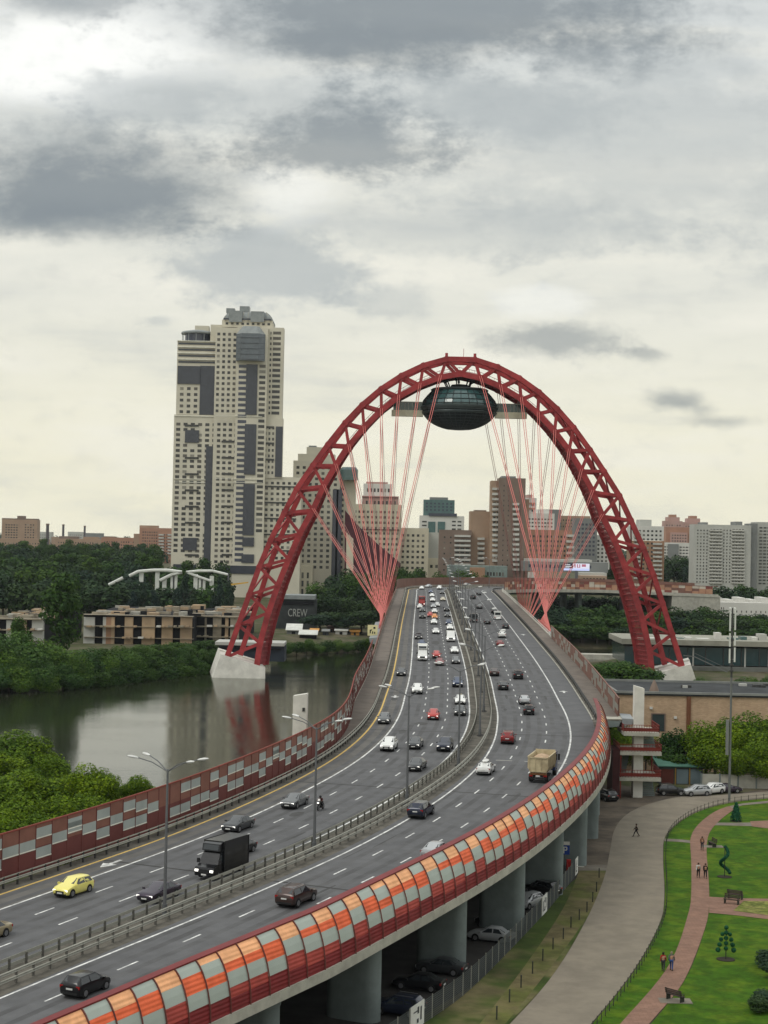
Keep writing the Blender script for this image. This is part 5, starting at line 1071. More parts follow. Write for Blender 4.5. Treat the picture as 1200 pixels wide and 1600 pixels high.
for k in range(3):
    z0 = 0 if k == 0 else lev[k - 1]; z1 = lev[k]; mb = MB(); n = 14
    for i in range(n): y = (1 + 4 * i / n) if k % 2 == 0 else (5 - 4 * i / n); zz = z0 + (z1 - z0) * i / n; mb.box(-3 if k % 2 else 1, -1 if k % 2 else 3, y, y + .34, zz, zz + .18)
    mb.build('stair_flight', CONCD, st)
for x_, y_ in ((-2.9, 5.2), (3.1, 5.2), (-2.9, -2.0)): mb = MB(); mb.bar((x_, y_, 0), (x_, y_, lev[1]), .12, n=4); mb.build('column', RRL, st)
mb = MB(); mb.box(-4.2, -3.1, -2.4, 3.8, 0, lev[1] + .3); mb.build('side_wall', g('dark_red_wall', (72, 38, 38), .8), st)
mb = MB(); bz = road(232, 20).z - 5; mb.box(-5.5, -2.5, .5, 3.8, bz - .4, bz + .1); mb.build('bridge_slab', CONC, st)
p = Pd(470, 1083, 228); s_ = find_s(p); p2 = Vector((p.x, 228, 3)); st2 = empty('stair_tower', p2, 0, 'white pylon of the left stair tower standing behind the red-brown noise barrier', 'stair tower'); zt = p.z - 3
t_ = tang(s_); st2.rotation_euler = (0, 0, math.atan2(t_.y, t_.x) - math.pi / 2 + .12)
mb = MB(); mb.add([(-.95, -.8, -4), (.95, -.8, -4), (.95, .8, -4), (-.95, .8, -4), (-.95, -.8, zt - .35), (.95, -.8, zt), (.95, .8, zt), (-.95, .8, zt - .35)], [(3, 2, 1, 0), (4, 5, 6, 7), (0, 1, 5, 4), (1, 2, 6, 5), (2, 3, 7, 6), (3, 0, 4, 7)]); mb.build('pylon', WCONC, st2)
mb = MB(); mb.box(.35, .7, -.9, -.75, zt - 2.4, zt - 1.9); mb.build('fixture', DSTEEL, st2)
for z in (4, 8, 12): mb = MB(); mb.box(-3, -.97, -2, 4, z - .4, z); mb.box(-.97, 3, .82, 4, z - .4, z); mb.box(-.97, 3, -2, -.82, z - .4, z); mb.build('landing', CONC, st2); mb = MB(); rail_run(mb, Vector((-3, -2, z)), Vector((3, -2, z))); rail_run(mb, Vector((-3, -2, z)), Vector((-3, 4, z))); mb.build('railing', RRL, st2)
# ---------------------------------------------------------------- park and ground sheets on the right (z = 5)
def smooth(P, n=5):
    P = [Vector((*p, 0)) for p in P]; Q_ = [2 * P[0] - P[1]] + P + [2 * P[-1] - P[-2]]; o = []
    for i in range(1, len(Q_) - 2):
        for k in range(n):
            t = k / n; o.append(.5 * ((2 * Q_[i]) + (-Q_[i - 1] + Q_[i + 1]) * t + (2 * Q_[i - 1] - 5 * Q_[i] + 4 * Q_[i + 1] - Q_[i + 2]) * t * t + (-Q_[i - 1] + 3 * Q_[i] - 3 * Q_[i + 1] + Q_[i + 2]) * t ** 3))
    return o + [P[-1]]
def gpx(P): return [(lambda q: (q.x, q.y))(Pz(x, y, 5.0)) for x, y in P]
def ribbon(name, Lp, Rp, m, z, n=24, **kw):
    def res(P):
        P = smooth(gpx(P)); d = [0]
        for a, c in zip(P, P[1:]): d.append(d[-1] + (c - a).length)
        o = []
        for k in range(n + 1):
            t = d[-1] * k / n; i = max(0, min(len(d) - 2, bisect.bisect_right(d, t) - 1)); f = (t - d[i]) / max(1e-6, d[i + 1] - d[i]); o.append(P[i].lerp(P[i + 1], f))
        return o
    A, B2 = res(Lp), res(Rp); mb = MB()
    for i in range(n): mb.quad((A[i].x, A[i].y, z), (B2[i].x, B2[i].y, z), (B2[i + 1].x, B2[i + 1].y, z), (A[i + 1].x, A[i + 1].y, z))
    mb.build(name, m, kind='structure', **kw); return A, B2
def poly(name, P, m, z, **kw):
    mb = MB(); mb.quad(*[(q.x, q.y, z) for q in smooth(gpx(P))]); o = mb.build(name, m, kind='structure', **kw)
    bm_ = bmesh.new(); bm_.from_mesh(o.data); bmesh.ops.triangulate(bm_, faces=bm_.faces); 
    for f in bm_.faces:
        if f.normal.z < 0: f.normal_flip()
    bm_.to_mesh(o.data); bm_.free(); return o
GRS = mat('lawn_grass', spec=.12, c=(.036, .090, .004), rough=.95, var=.25, scale=.9, c2=(.075, .125, .006), c2f=.8, coord='World', bump=.8, bscale=7)
GRD = mat('worn_grass', (.036, .058, .008), .95, var=.3, scale=.25, c2=(.15, .12, .06), c2f=.8, coord='World', bump=.4, bscale=7)
BED = mat('planting_bed', (.10, .12, .02), .95, var=.45, scale=1.6, c2=(.24, .22, .07), coord='World', bump=.5)
LANE = mat('lane_asphalt', (.205, .178, .138), .92, var=.10, scale=.5, c2=(.175, .152, .120), c2f=.7, coord='World', bump=.2)
BRP = mat('brick_paving', (.25, .145, .105), .88, var=.12, scale=.8, c2=(.20, .12, .09), coord='World'); DRT = mat('bare_dirt', (.13, .105, .08), .95, var=.25, scale=.3, c2=(.075, .062, .05), c2f=.9, coord='World', bump=.4)
GRV = mat('gravel_yard', (.185, .165, .135), .95, var=.15, scale=.6, c2=(.12, .10, .08), coord='World', bump=.3)
poly('yard', [(880, 1310), (900, 1245), (955, 1226), (1040, 1240), (1120, 1243), (1300, 1222), (1300, 1262), (1100, 1275), (1010, 1300), (950, 1370), (905, 1372)], DRT, 5.02)
LR = [(760, 1640), (860, 1530), (915, 1440), (943, 1375), (953, 1330), (960, 1297), (978, 1274), (1010, 1258), (1070, 1244), (1140, 1242), (1300, 1228)]
RR = [(890, 1640), (985, 1525), (1030, 1445), (1038, 1400), (1036, 1340), (1040, 1306), (1068, 1279), (1105, 1262), (1150, 1252), (1200, 1247), (1310, 1236)]
ribbon('lane', LR, RR, LANE, 5.06, 40)
PLt = [(935, 1640), (970, 1600), (1045, 1510), (1075, 1430), (1080, 1395), (1080, 1345), (1079, 1310), (1092, 1288), (1118, 1268), (1140, 1260)]
PRt = [(985, 1640), (1015, 1600), (1068, 1535), (1102, 1450), (1108, 1412), (1107, 1370), (1104, 1330), (1108, 1303), (1124, 1283), (1146, 1266)]
SL, SR = ribbon('lawn', [(890, 1643), (986, 1526), (1031, 1446), (1039, 1401), (1037, 1341), (1041, 1307), (1069, 1280), (1106, 1263), (1151, 1253), (1200, 1248), (1310, 1237)], PLt[:-1] + [(1160, 1257), (1200, 1254), (1310, 1243)], GRS, 5.04, 40)
poly('lawn', [(975, 1650), (1068, 1535), (1102, 1450), (1108, 1412), (1107, 1370), (1104, 1330), (1108, 1303), (1124, 1283), (1150, 1262), (1200, 1255), (1500, 1245), (1600, 1400), (1600, 1660), (1150, 1665)], GRS, 5.03)
ribbon('path', PLt, PRt, BRP, 5.08, 34)
ribbon('path', [(1132, 1262), (1160, 1256), (1200, 1252), (1310, 1240)], [(1140, 1266), (1160, 1259), (1200, 1255.5), (1310, 1244)], GRV, 5.072, 10)
ribbon('path', [(1108, 1402), (1150, 1404), (1200, 1405), (1300, 1407)], [(1108, 1427), (1150, 1431), (1200, 1437), (1300, 1447)], BRP, 5.064, 8)
ribbon('planting_bed', [(1162, 1409), (1200, 1409.5), (1300, 1411)], [(1146, 1424), (1200, 1431), (1300, 1440)], BED, 5.09, 6)
ribbon('path', [(1038, 1311), (1060, 1312), (1080, 1314)], [(1038, 1315), (1060, 1316), (1080, 1318)], GRV, 5.068, 3)
ribbon('path', [(1112, 1286), (1160, 1286), (1300, 1284)], [(1110, 1290), (1160, 1291), (1300, 1296)], GRV, 5.066, 5)
ribbon('path', [(1172, 1284), (1220, 1282), (1300, 1280)], [(1175, 1292), (1220, 1297), (1300, 1300)], BRP, 5.076, 5)
poly('verge', [(560, 1680), (660, 1602), (740, 1542), (838, 1442), (902, 1372), (948, 1372), (940, 1395), (913, 1442), (858, 1532), (740, 1655)], GRD, 5.05)
poly('slab', [(905, 1352), (955, 1352), (952, 1361), (903, 1361)], GRV, 5.03)
ribbon('verge', [(905, 1361), (880, 1420), (820, 1510), (750, 1600), (700, 1660)], [(948, 1361), (925, 1420), (870, 1500), (790, 1600), (740, 1660)], mat('dry_grass_edge', (.12, .10, .045), .95, var=.3, scale=.4, c2=(.08, .09, .02), c2f=.9, coord='World', bump=.4), 5.054, 14)
mb = MB(); mb.quad((-60, 40, 5.01), (40, 40, 5.01), (42, 240, 5.01), (-60, 240, 5.01))
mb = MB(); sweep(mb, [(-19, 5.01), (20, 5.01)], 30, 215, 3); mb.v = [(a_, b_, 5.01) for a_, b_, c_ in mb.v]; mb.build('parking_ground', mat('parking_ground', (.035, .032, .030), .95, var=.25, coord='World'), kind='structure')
ho = empty('hoarding', road(60, -3), 0, 'dark hoarding closing off the space under the viaduct behind the parked cars', 'hoarding'); Lh = ho.location  # made-up wall, added so that less light gets in under the deck
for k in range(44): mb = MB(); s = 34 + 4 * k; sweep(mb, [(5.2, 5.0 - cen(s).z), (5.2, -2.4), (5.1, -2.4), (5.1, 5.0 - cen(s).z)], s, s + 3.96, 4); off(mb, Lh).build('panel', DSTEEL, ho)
# ---- mesh fence along the viaduct with banners
t = BRP.node_tree; q = NB(t); p_ = t.nodes['Principled BSDF']; br = t.nodes.new('ShaderNodeTexBrick'); geo = t.nodes.new('ShaderNodeNewGeometry'); t.links.new(geo.outputs['Position'], br.inputs['Vector']); br.inputs['Scale'].default_value = 1.; br.inputs['Brick Width'].default_value = .8; br.inputs['Row Height'].default_value = .4; br.inputs['Mortar Size'].default_value = .03
br.inputs['Color1'].default_value = (1, 1, 1, 1); br.inputs['Color2'].default_value = (.84, .82, .8, 1); br.inputs['Mortar'].default_value = (.72, .72, .7, 1)
src = p_.inputs['Base Color'].links[0].from_socket; t.links.new(q.mix(1., src, br.outputs[0], 'MULTIPLY'), p_.inputs['Base Color'])
def ground_line(P, n):
    P = smooth(gpx(P)); d = [0]
    for a, c in zip(P, P[1:]): d.append(d[-1] + (c - a).length)
    o = []
    for k in range(n + 1):
        t = d[-1] * k / n; i = max(0, min(len(d) - 2, bisect.bisect_right(d, t) - 1)); f = (t - d[i]) / max(1e-6, d[i + 1] - d[i]); v = P[i].lerp(P[i + 1], f); o.append(Vector((v.x, v.y, 5.05)))
    return o
fl = ground_line([(560, 1672), (660, 1602), (740, 1542), (838, 1442), (868, 1408), (903, 1364)], 32)
MESHM = mat('galvanised_mesh', (.13, .145, .15), .5, .6, var=.08)
fe = empty('mesh_fence', fl[0], 0, 'grey welded mesh fence running beside the viaduct columns', 'fence'); L = fe.location
for a, c in zip(fl, fl[1:]):
    mb = MB(); h = 1.9
    for k in range(11): mb.bar(a + Vector((0, 0, .08 + k * .18)), c + Vector((0, 0, .08 + k * .18)), .018, n=4)
    for k in range(15): p = a.lerp(c, k / 15); mb.bar(p, p + Vector((0, 0, h)), .016, n=4)
    off(mb, L).build('panel', MESHM, fe); mb = MB(); mb.bar(a, a + Vector((0, 0, h + .12)), .05, n=4); off(mb, L).build('post', STEEL, fe)
def banner(label, i, f0, f1, marks):
    a, c = fl[i], fl[i + 1]; d = (c - a); nrm = Vector((d.y, -d.x, 0)).normalized(); A_ = a + d * f0 + nrm * .08; B2 = a + d * f1 + nrm * .08
    r = empty('banner', A_, 0, label, 'banner'); u_ = (B2 - A_); mb = MB(); mb.quad(Vector((0, 0, .1)), u_ + Vector((0, 0, .1)), u_ + Vector((0, 0, 2.1)), Vector((0, 0, 2.1))); mb.quad(*[nrm * -.03 + q for q in (Vector((0, 0, 2.1)), u_ + Vector((0, 0, 2.1)), u_ + Vector((0, 0, .1)), Vector((0, 0, .1)))]); mb.build('sheet', g('banner_white', (218, 218, 212), .88), r)
    mb = MB()
    for x0, x1, z0, z1 in marks: mb.quad(*[u_ * x + Vector((0, 0, z)) + nrm * .02 for x, z in ((x0, z0), (x1, z0), (x1, z1), (x0, z1))])
    mb.build('printed_mark', g('banner_ink', (70, 72, 76), .8), r)
def near_i(px, py): p = Pz(px, py, 5); return min(range(len(fl) - 1), key=lambda i: (fl[i] - p).length)
mk = [(.2, .32, .5, 1.5), (.2, .6, .45, .6), (.48, .6, 1.25, 1.8), (.45, .58, .5, .85), (.7, .8, .6, 1.7), (.2, .55, 1.45, 1.55)]
banner('white banner with dark marks tied to the fence below the middle column', near_i(850, 1432), 0, 1.1, mk)
banner('white banner tied to the fence near the parking sign', near_i(897, 1372), -.1, .75, mk[:3])
banner('white banner at the bottom edge of the picture on the fence', near_i(632, 1622), 0, 1.2, mk[2:])
p = Pz(897, 1372, 5); ps = empty('parking_sign', (p.x - .8, p.y + 3, 5), 0, 'blue square parking sign on a post beside the last column', 'sign')
mb = MB(); mb.bar((0, 0, 0), (0, 0, 3.6), .06, n=6); mb.build('post', POLE, ps); mb = MB(); mb.box(-.55, .55, -.06, -.02, 2.2, 3.3); bd = mb.build('plate', g('sign_blue', (38, 70, 150), .8), ps); mb = MB(); mb.box(-.55, .55, -.06, -.02, 3.35, 3.75); mb.build('lower_plate', WHT, ps)
mb = MB(); mb.box(-.2, -.08, -.09, -.07, 2.35, 3.15); mb.box(-.08, .2, -.09, -.07, 3.03, 3.15); mb.box(-.08, .2, -.09, -.07, 2.68, 2.8); mb.box(.14, .26, -.09, -.07, 2.75, 3.1); mb.build('letter', WHT, bd)
p = Pz(888, 1368, 5); ba = empty('barrier_gate', p, 0, 'small red booth post of the parking barrier under the deck', 'barrier'); mb = MB(); mb.box(-.25, .25, -.25, .25, 0, 1.9); mb.build('cabinet', g('booth_red', (190, 50, 45), .85), ba); mb = MB(); mb.bar((.2, -.2, 1.2), (1.8, -.6, 1.2), .05, n=4); mb.build('arm', WHT, ba)
# bollards and low park fences
DKP = mat('dark_post_paint', (.035, .038, .03), .7)
mb = MB(); mb.bar((0, 0, 0), (0, 0, 1.1), .07, n=6); mb.lathe([(.09, 1.1), (.05, 1.18)], 6); bm1 = mb.mesh('bollard', DKP)
for k, (x, y) in enumerate([(936, 1366), (932, 1388), (926, 1404), (917, 1420), (905, 1432), (892, 1444), (880, 1462), (864, 1478), (848, 1496), (832, 1516), (814, 1538), (796, 1561), (776, 1588)]):
    o = link('bollard', bm1, loc=Pz(x, y + 6, 5)); tag(o, 'thin dark post in the line along the left edge of the lane', 'bollard', 'posts along the left edge of the lane')
pl_ = ground_line([(905, 1640), (990, 1530), (1034, 1448), (1042, 1402), (1040, 1342), (1045, 1306), (1070, 1281), (1106, 1264), (1151, 1254), (1200, 1249), (1300, 1238)], 96)
lf = empty('low_fence', pl_[0], 0, 'low hooped metal fence between the lane and the strip of lawn', 'fence'); L = lf.location
for i, (a, c) in enumerate(zip(pl_, pl_[1:])):
    mb = MB(); h = .75; mb.bar(a, a + Vector((0, 0, h + .15)), .045, n=4); mb.bar(a + Vector((0, 0, h)), c + Vector((0, 0, h)), .02, n=4); mb.bar(a + Vector((0, 0, .3)), c + Vector((0, 0, .3)), .02, n=4)
    off(mb, L).build('fence_section', DKP, lf)
# benches
WOOD = mat('dark_bench_wood', (.06, .042, .035), .7, var=.2); BP = []
def bench(px, py, rz, label, pad=True, roofed=False):
    p = Pz(px, py, 5.1); r = empty('park_bench', p, rz, label, 'bench')
    mb = MB(); [mb.box(-.9, .9, y, y + .12, .43, .48) for y in (-.25, -.1, .05)]; mb.build('seat', WOOD, r)
    mb = MB(); [mb.box(-.9, .9, .22 + .04 * k, .27 + .04 * k, .58 + .16 * k, .70 + .16 * k) for k in range(3)]; mb.build('backrest', WOOD, r)
    for x in (-.75, .75): mb = MB(); mb.box(x - .05, x + .05, -.25, .25, 0, .43); mb.bar((x, .22, .4), (x, .36, 1.05), .04, n=4); mb.bar((x, -.25, .62), (x, .25, .66), .04, n=4); mb.bar((x, -.25, .0), (x, -.25, .64), .035, n=4); mb.build('leg', DKP, r)
    if pad: poly_ = MB(); M_ = Matrix.Rotation(rz, 4, 'Z'); poly_.box(p.x - 1.4, p.x + 1.4, p.y - .8, p.y + .8, 5.0, 5.085); o = poly_.build('slab', GRV, kind='structure')
bench(1113, 1322, -1.4, 'dark bench beside the brick path next to the lone walker in brown', True)
bench(1143, 1412, -.5, 'left one of two dark benches at the planting bed', False); bench(1149, 1404, -.5 + math.pi, 'right one of two dark benches at the planting bed', False)
bench(1055, 1563, 2.3, 'dark bench on a paved pad at the lower part of the brick path', True)
# topiary frames
TOP = leafmat('topiary_green', (.010, .060, .028), (.02, .10, .045), .1)
def topiary(px, py, kind, label, h):
    p = Pz(px, py, 5.05); r = empty('topiary_frame', p, 0, label, 'topiary'); mb = MB(); mb.bar((0, 0, 0), (0, 0, h), .05, n=6); mb.build('stem', DKP, r); rr_ = random.Random(int(px)); mb = MB()
    def clump(c, rad, n=70):
        for _ in range(n):
            d = Vector((rr_.gauss(0, 1), rr_.gauss(0, 1), rr_.gauss(0, 1))).normalized(); q = Vector(c) + d * rad * rr_.uniform(.7, 1); a = d.orthogonal() * .09; e = d.cross(a); mb.quad(q - a, q - e, q + a, q + e)
    if kind == 'spiral':
        for k in range(26): t = k / 25; clump((math.cos(t * 7.5) * .62 * (1 - t * .5), math.sin(t * 7.5) * .4, .5 + t * (h - .6)), .2, 46)
    elif kind == 'balls':
        for k in range(5):
            z = .9 + k * (h - 1) / 4
            if k < 4:
                for sx_ in (-1, 1): clump((sx_ * (.75 - .13 * k), 0, z), .24 - .02 * k)
            clump((0, 0, z + .15), .2)
    else:
        for k in range(7): z = .2 + k * h / 7; clump((0, 0, z), .95 - .12 * k, 150)
    mb.build('foliage', TOP, r); mb = MB(); mb.lathe([(.9, 0), (.85, .05)], 20, c=(0, 0, .0)); mb.build('soil_ring', mat('soil', (.03, .025, .018), .95), r)
topiary(1132, 1370, 'spiral', 'dark green spiral topiary alone on the middle lawn', 3.6); topiary(1134, 1499, 'balls', 'dark green tiered topiary with ball tips on the lower lawn', 3.0); topiary(1150, 1283, 'cone', 'conical dark green topiary by the bend of the brick path', 2.7)
# ---------------------------------------------------------------- vehicles
def paint_m(name, c, metal=.25): return mat(name, c, .28, metal, var=.04, coat=.6)
CPAINT = paint_m('car_paint', (.05, .05, .055)); CGL = mat('car_glass', (.018, .022, .026), .08, spec=.9, var=.02)
TYRE = mat('tyre_rubber', (.018, .018, .018), .85); RIM = mat('wheel_rim', (.30, .30, .31), .35, .7); TRIM = mat('black_trim', (.02, .02, .021), .6); CHR = mat('grille_chrome', (.35, .35, .36), .3, .8)
HL = mat('headlight_lit', (.8, .8, .78), .2, emit=(1, .96, .86), estr=1.6); HLO = mat('headlight_off', (.55, .57, .58), .15); TL = mat('tail_lamp_red', (.30, .012, .012), .3); PLATE = mat('number_plate', (.62, .62, .60), .5)
TLL = mat('tail_lamp_lit', (.5, .02, .02), .3, emit=(1, .08, .05), estr=.9)
def wheel_mesh(r, w):
    mb = MB(); M_ = Matrix.Rotation(math.pi / 2, 4, 'X'); mb.lathe([(r * .62, -w / 2 + .015), (r * .92, -w / 2), (r, -w / 2 + .04), (r, w / 2 - .04), (r * .92, w / 2), (r * .62, w / 2 - .015)], 18, M=M_); ty = mb.mesh('tyre', TYRE, True)
    mb = MB(); mb.lathe([(r * .66, -w / 2 - .002), (r * .66, w / 2 + .002)], 14, M=M_)
    for s in (-1, 1):
        for k in range(5): t = k * 1.2566; mb.bar((0, s * (w / 2 + .005), 0), (r * .6 * math.cos(t), s * (w / 2 + .005), r * .6 * math.sin(t)), .035, n=4)
    return ty, mb.mesh('rim', RIM)
WH = {}
def add_wheels(root, xs_, y, r=.33, w=.22):
    if (r, w) not in WH: WH[(r, w)] = wheel_mesh(r, w)
    for x in xs_:
        for s in (-1, 1):
            o = link('wheel', WH[(r, w)][0], root, loc=(x, s * y, r)); link('rim', WH[(r, w)][1], o)
def qmesh(name, pts, m, root, off_=.012, mi=0):
    P = [Vector(p) for p in pts]; n = (P[1] - P[0]).cross(P[-1] - P[0]).normalized(); mb = MB(); a = [p + n * off_ for p in P]; k = len(P)
    mb.add(a + P, [tuple(range(k))] + [(i, k + i, k + (i + 1) % k, (i + 1) % k) for i in range(k)]); return mb.build(name, m, root)
def bxm(name, m, root, *b_): mb = MB(); mb.box(*b_); return mb.build(name, m, root)
def car(name, st, ri, rf, wb, H, cat, wr=.33, pil=None, estate=False):
    """st: stations rear..front (x, zb, zbelt, ztop, wl, wb, wt); ri/rf: index of rear-roof and front-roof stations"""
    root = empty(name, (0, 0, 0), 0, 'x', cat)
    def sec(s):
        x, zb, zl, zt, wl, wm, wt = s
        h = [(0, zb), (wl * .9, zb), (wl, zb + .12), (wm, zb * .45 + zl * .55), (wm * .985, zl), (wt, zt - .02), (wt * .72, zt + .02), (0, zt + .035)]
        return [Vector((x, -y, z)) for y, z in h] + [Vector((x, y, z)) for y, z in h[-2:0:-1]]
    S = [sec(s) for s in st]; n = len(S[0]); mb = MB(); vs = [p for s in S for p in s]
    fs = [(i * n + k, i * n + (k + 1) % n, (i + 1) * n + (k + 1) % n, (i + 1) * n + k) for i in range(len(S) - 1) for k in range(n)] + [tuple(range(n))[::-1], tuple(range((len(S) - 1) * n, len(S) * n))]
    mb.add(vs, [f[::-1] for f in fs]); mb.build('body', CPAINT, root, smooth=True)
    # glass
    def lp(a, c, f): return a.lerp(c, f)
    B4, T5 = 4, 5; n_ = n
    A, C_ = S[rf], S[rf + 1]    # windscreen between front-roof and cowl
    def top(sct, f): return lp(sct[5], sct[n - 5], f)
    qmesh('windscreen', [lp(A[5], C_[5], .08).lerp(lp(A[n - 5], C_[n - 5], .08), .06) + Vector((0, 0, .02)), lp(A[5], C_[5], .92).lerp(lp(A[n - 5], C_[n - 5], .92), .04) + Vector((0, 0, .03)), lp(A[n - 5], C_[n - 5], .92).lerp(lp(A[5], C_[5], .92), .04) + Vector((0, 0, .03)), lp(A[n - 5], C_[n - 5], .08).lerp(lp(A[5], C_[5], .08), .06) + Vector((0, 0, .02))], CGL, root)
    A, C_ = S[ri], S[ri - 1]
    qmesh('rear_window', [lp(A[5], C_[5], .1).lerp(lp(A[n - 5], C_[n - 5], .1), .94) + Vector((0, 0, .02)), lp(A[5], C_[5], .88).lerp(lp(A[n - 5], C_[n - 5], .88), .94) + Vector((0, 0, .03)), lp(A[5], C_[5], .88).lerp(lp(A[n - 5], C_[n - 5], .88), .06) + Vector((0, 0, .03)), lp(A[5], C_[5], .1).lerp(lp(A[n - 5], C_[n - 5], .1), .06) + Vector((0, 0, .02))], CGL, root)
    for sgn in (-1, 1):
        i4, i5 = (4, 5) if sgn < 0 else (n - 4, n - 5)
        xm = (st[ri][0] + st[rf][0]) / 2 + .05
        def sp(x, f):
            for i in range(len(st) - 1):
                if st[i][0] <= x <= st[i + 1][0]:
                    t = (x - st[i][0]) / (st[i + 1][0] - st[i][0]); return S[i][i4].lerp(S[i + 1][i4], t).lerp(S[i][i5].lerp(S[i + 1][i5], t), f)
        xr0 = st[ri - 1][0] * .62 + st[ri][0] * .38; xf1 = st[rf + 1][0] * .72 + st[rf][0] * .28
        w1_ = [sp(xr0, .1), sp(xm - .05, .1), sp(xm - .05, .88), sp(st[ri][0] - .02, .88)]; w2_ = [sp(xm + .05, .1), sp(xf1, .1), sp(st[rf][0] + .05, .88), sp(xm + .05, .88)]
        for w in (w1_, w2_): qmesh('side_window', w if sgn < 0 else w[::-1], CGL, root, .014)
        xa = st[rf + 1][0] - .15; mb = MB(); mb.box(xa - .08, xa + .08, sgn * (st[rf][5] + .02) if sgn > 0 else -(st[rf][5] + .2), (st[rf][5] + .2) if sgn > 0 else -(st[rf][5] + .02), st[rf][2] - .02, st[rf][2] + .13); mb.build('wing_mirror', CPAINT, root)
    xf, xr = st[-2][0], st[1][0]; zf, zr_ = st[-2][2], st[1][2]; w_ = st[-2][5]; wr_ = st[1][5]
    for s in (-1, 1):
        y0, y1 = sorted((s * w_ * .60, s * w_ * .97)); bxm('headlight', HL, root, xf - .10, xf + .045, y0, y1, zf - .14, zf + .0)
        y0, y1 = sorted((s * wr_ * .66, s * wr_ * 1.0)); bxm('tail_lamp', TL, root, xr - .045, xr + .1, y0, y1, zr_ - .2, zr_ + .0)
    bxm('grille', TRIM, root, st[-1][0] - .06, st[-1][0] + .012, -w_ * .55, w_ * .55, st[-1][1] - .0, st[-1][2] + .04); bxm('front_bumper_trim', TRIM, root, st[-1][0] - .2, st[-1][0] - .01, -w_ * .8, w_ * .8, st[-2][1] - .02, st[-2][1] + .12)
    bxm('front_plate', PLATE, root, st[-1][0], st[-1][0] + .03, -.26, .26, st[-1][1] - .01, st[-1][1] + .10); bxm('rear_plate', PLATE, root, st[0][0] - .03, st[0][0] + .02, -.26, .26, zr_ - .30, zr_ - .18)
    bxm('rear_bumper_trim', TRIM, root, st[0][0] - .015, st[0][0] + .1, -wr_ * .8, wr_ * .8, st[0][1] - .14, st[0][1] - .0)
    mb = MB(); M_ = Matrix.Rotation(math.pi / 2, 4, 'X')
    for x in wb: mb = MB(); mb.lathe([(wr + .055, -st[rf][5] - .012), (wr + .055, st[rf][5] + .012)], 18, M=Matrix.Translation((x, 0, wr + .02)) @ M_); mb.build('wheel_arch', TRIM, root)
    add_wheels(root, wb, st[rf][5] - .085, wr)
    return root
def S_(L): return L
sedan = car('sedan', [(-2.34, .46, .70, .74, .70, .74, .64), (-2.24, .26, .88, .97, .84, .87, .74), (-1.62, .22, .92, 1.02, .89, .90, .76), (-.92, .2, .93, 1.40, .9, .91, .60), (.12, .2, .92, 1.43, .9, .91, .62), (1.02, .2, .89, .98, .9, .91, .77), (1.85, .22, .80, .87, .89, .89, .74), (2.24, .26, .68, .72, .80, .82, .66), (2.33, .36, .54, .58, .66, .7, .6)], 3, 4, (-1.38, 1.42), 1.45, 'car')
hatch = car('hatchback', [(-1.95, .44, .80, .84, .70, .74, .62), (-1.90, .26, .92, 1.0, .82, .84, .70), (-1.84, .22, .95, 1.08, .85, .86, .68), (-1.45, .2, .96, 1.47, .86, .87, .58), (.15, .2, .95, 1.51, .86, .87, .62), (.98, .2, .93, 1.04, .86, .87, .74), (1.62, .22, .82, .90, .85, .85, .70), (1.92, .26, .68, .73, .78, .79, .64), (2.0, .36, .54, .58, .64, .68, .58)], 3, 4, (-1.2, 1.28), 1.5, 'car')
suv = car('suv', [(-2.28, .5, .86, .9, .74, .78, .68), (-2.22, .32, 1.04, 1.10, .88, .90, .76), (-2.14, .28, 1.08, 1.18, .91, .93, .76), (-1.72, .27, 1.08, 1.62, .92, .94, .66), (.15, .27, 1.06, 1.68, .92, .94, .69), (1.0, .27, 1.03, 1.13, .92, .94, .82), (1.85, .3, .95, 1.03, .91, .92, .80), (2.22, .34, .80, .86, .84, .86, .72), (2.3, .46, .64, .68, .72, .76, .66)], 3, 4, (-1.38, 1.4), 1.68, 'car', wr=.37)
for c_ in (suv,):
    for s in (-1, 1): mb = MB(); mb.bar((-1.5, s * .6, 1.72), (.1, s * .62, 1.76), .025, n=4); mb.build('roof_rail', CHR, c_)
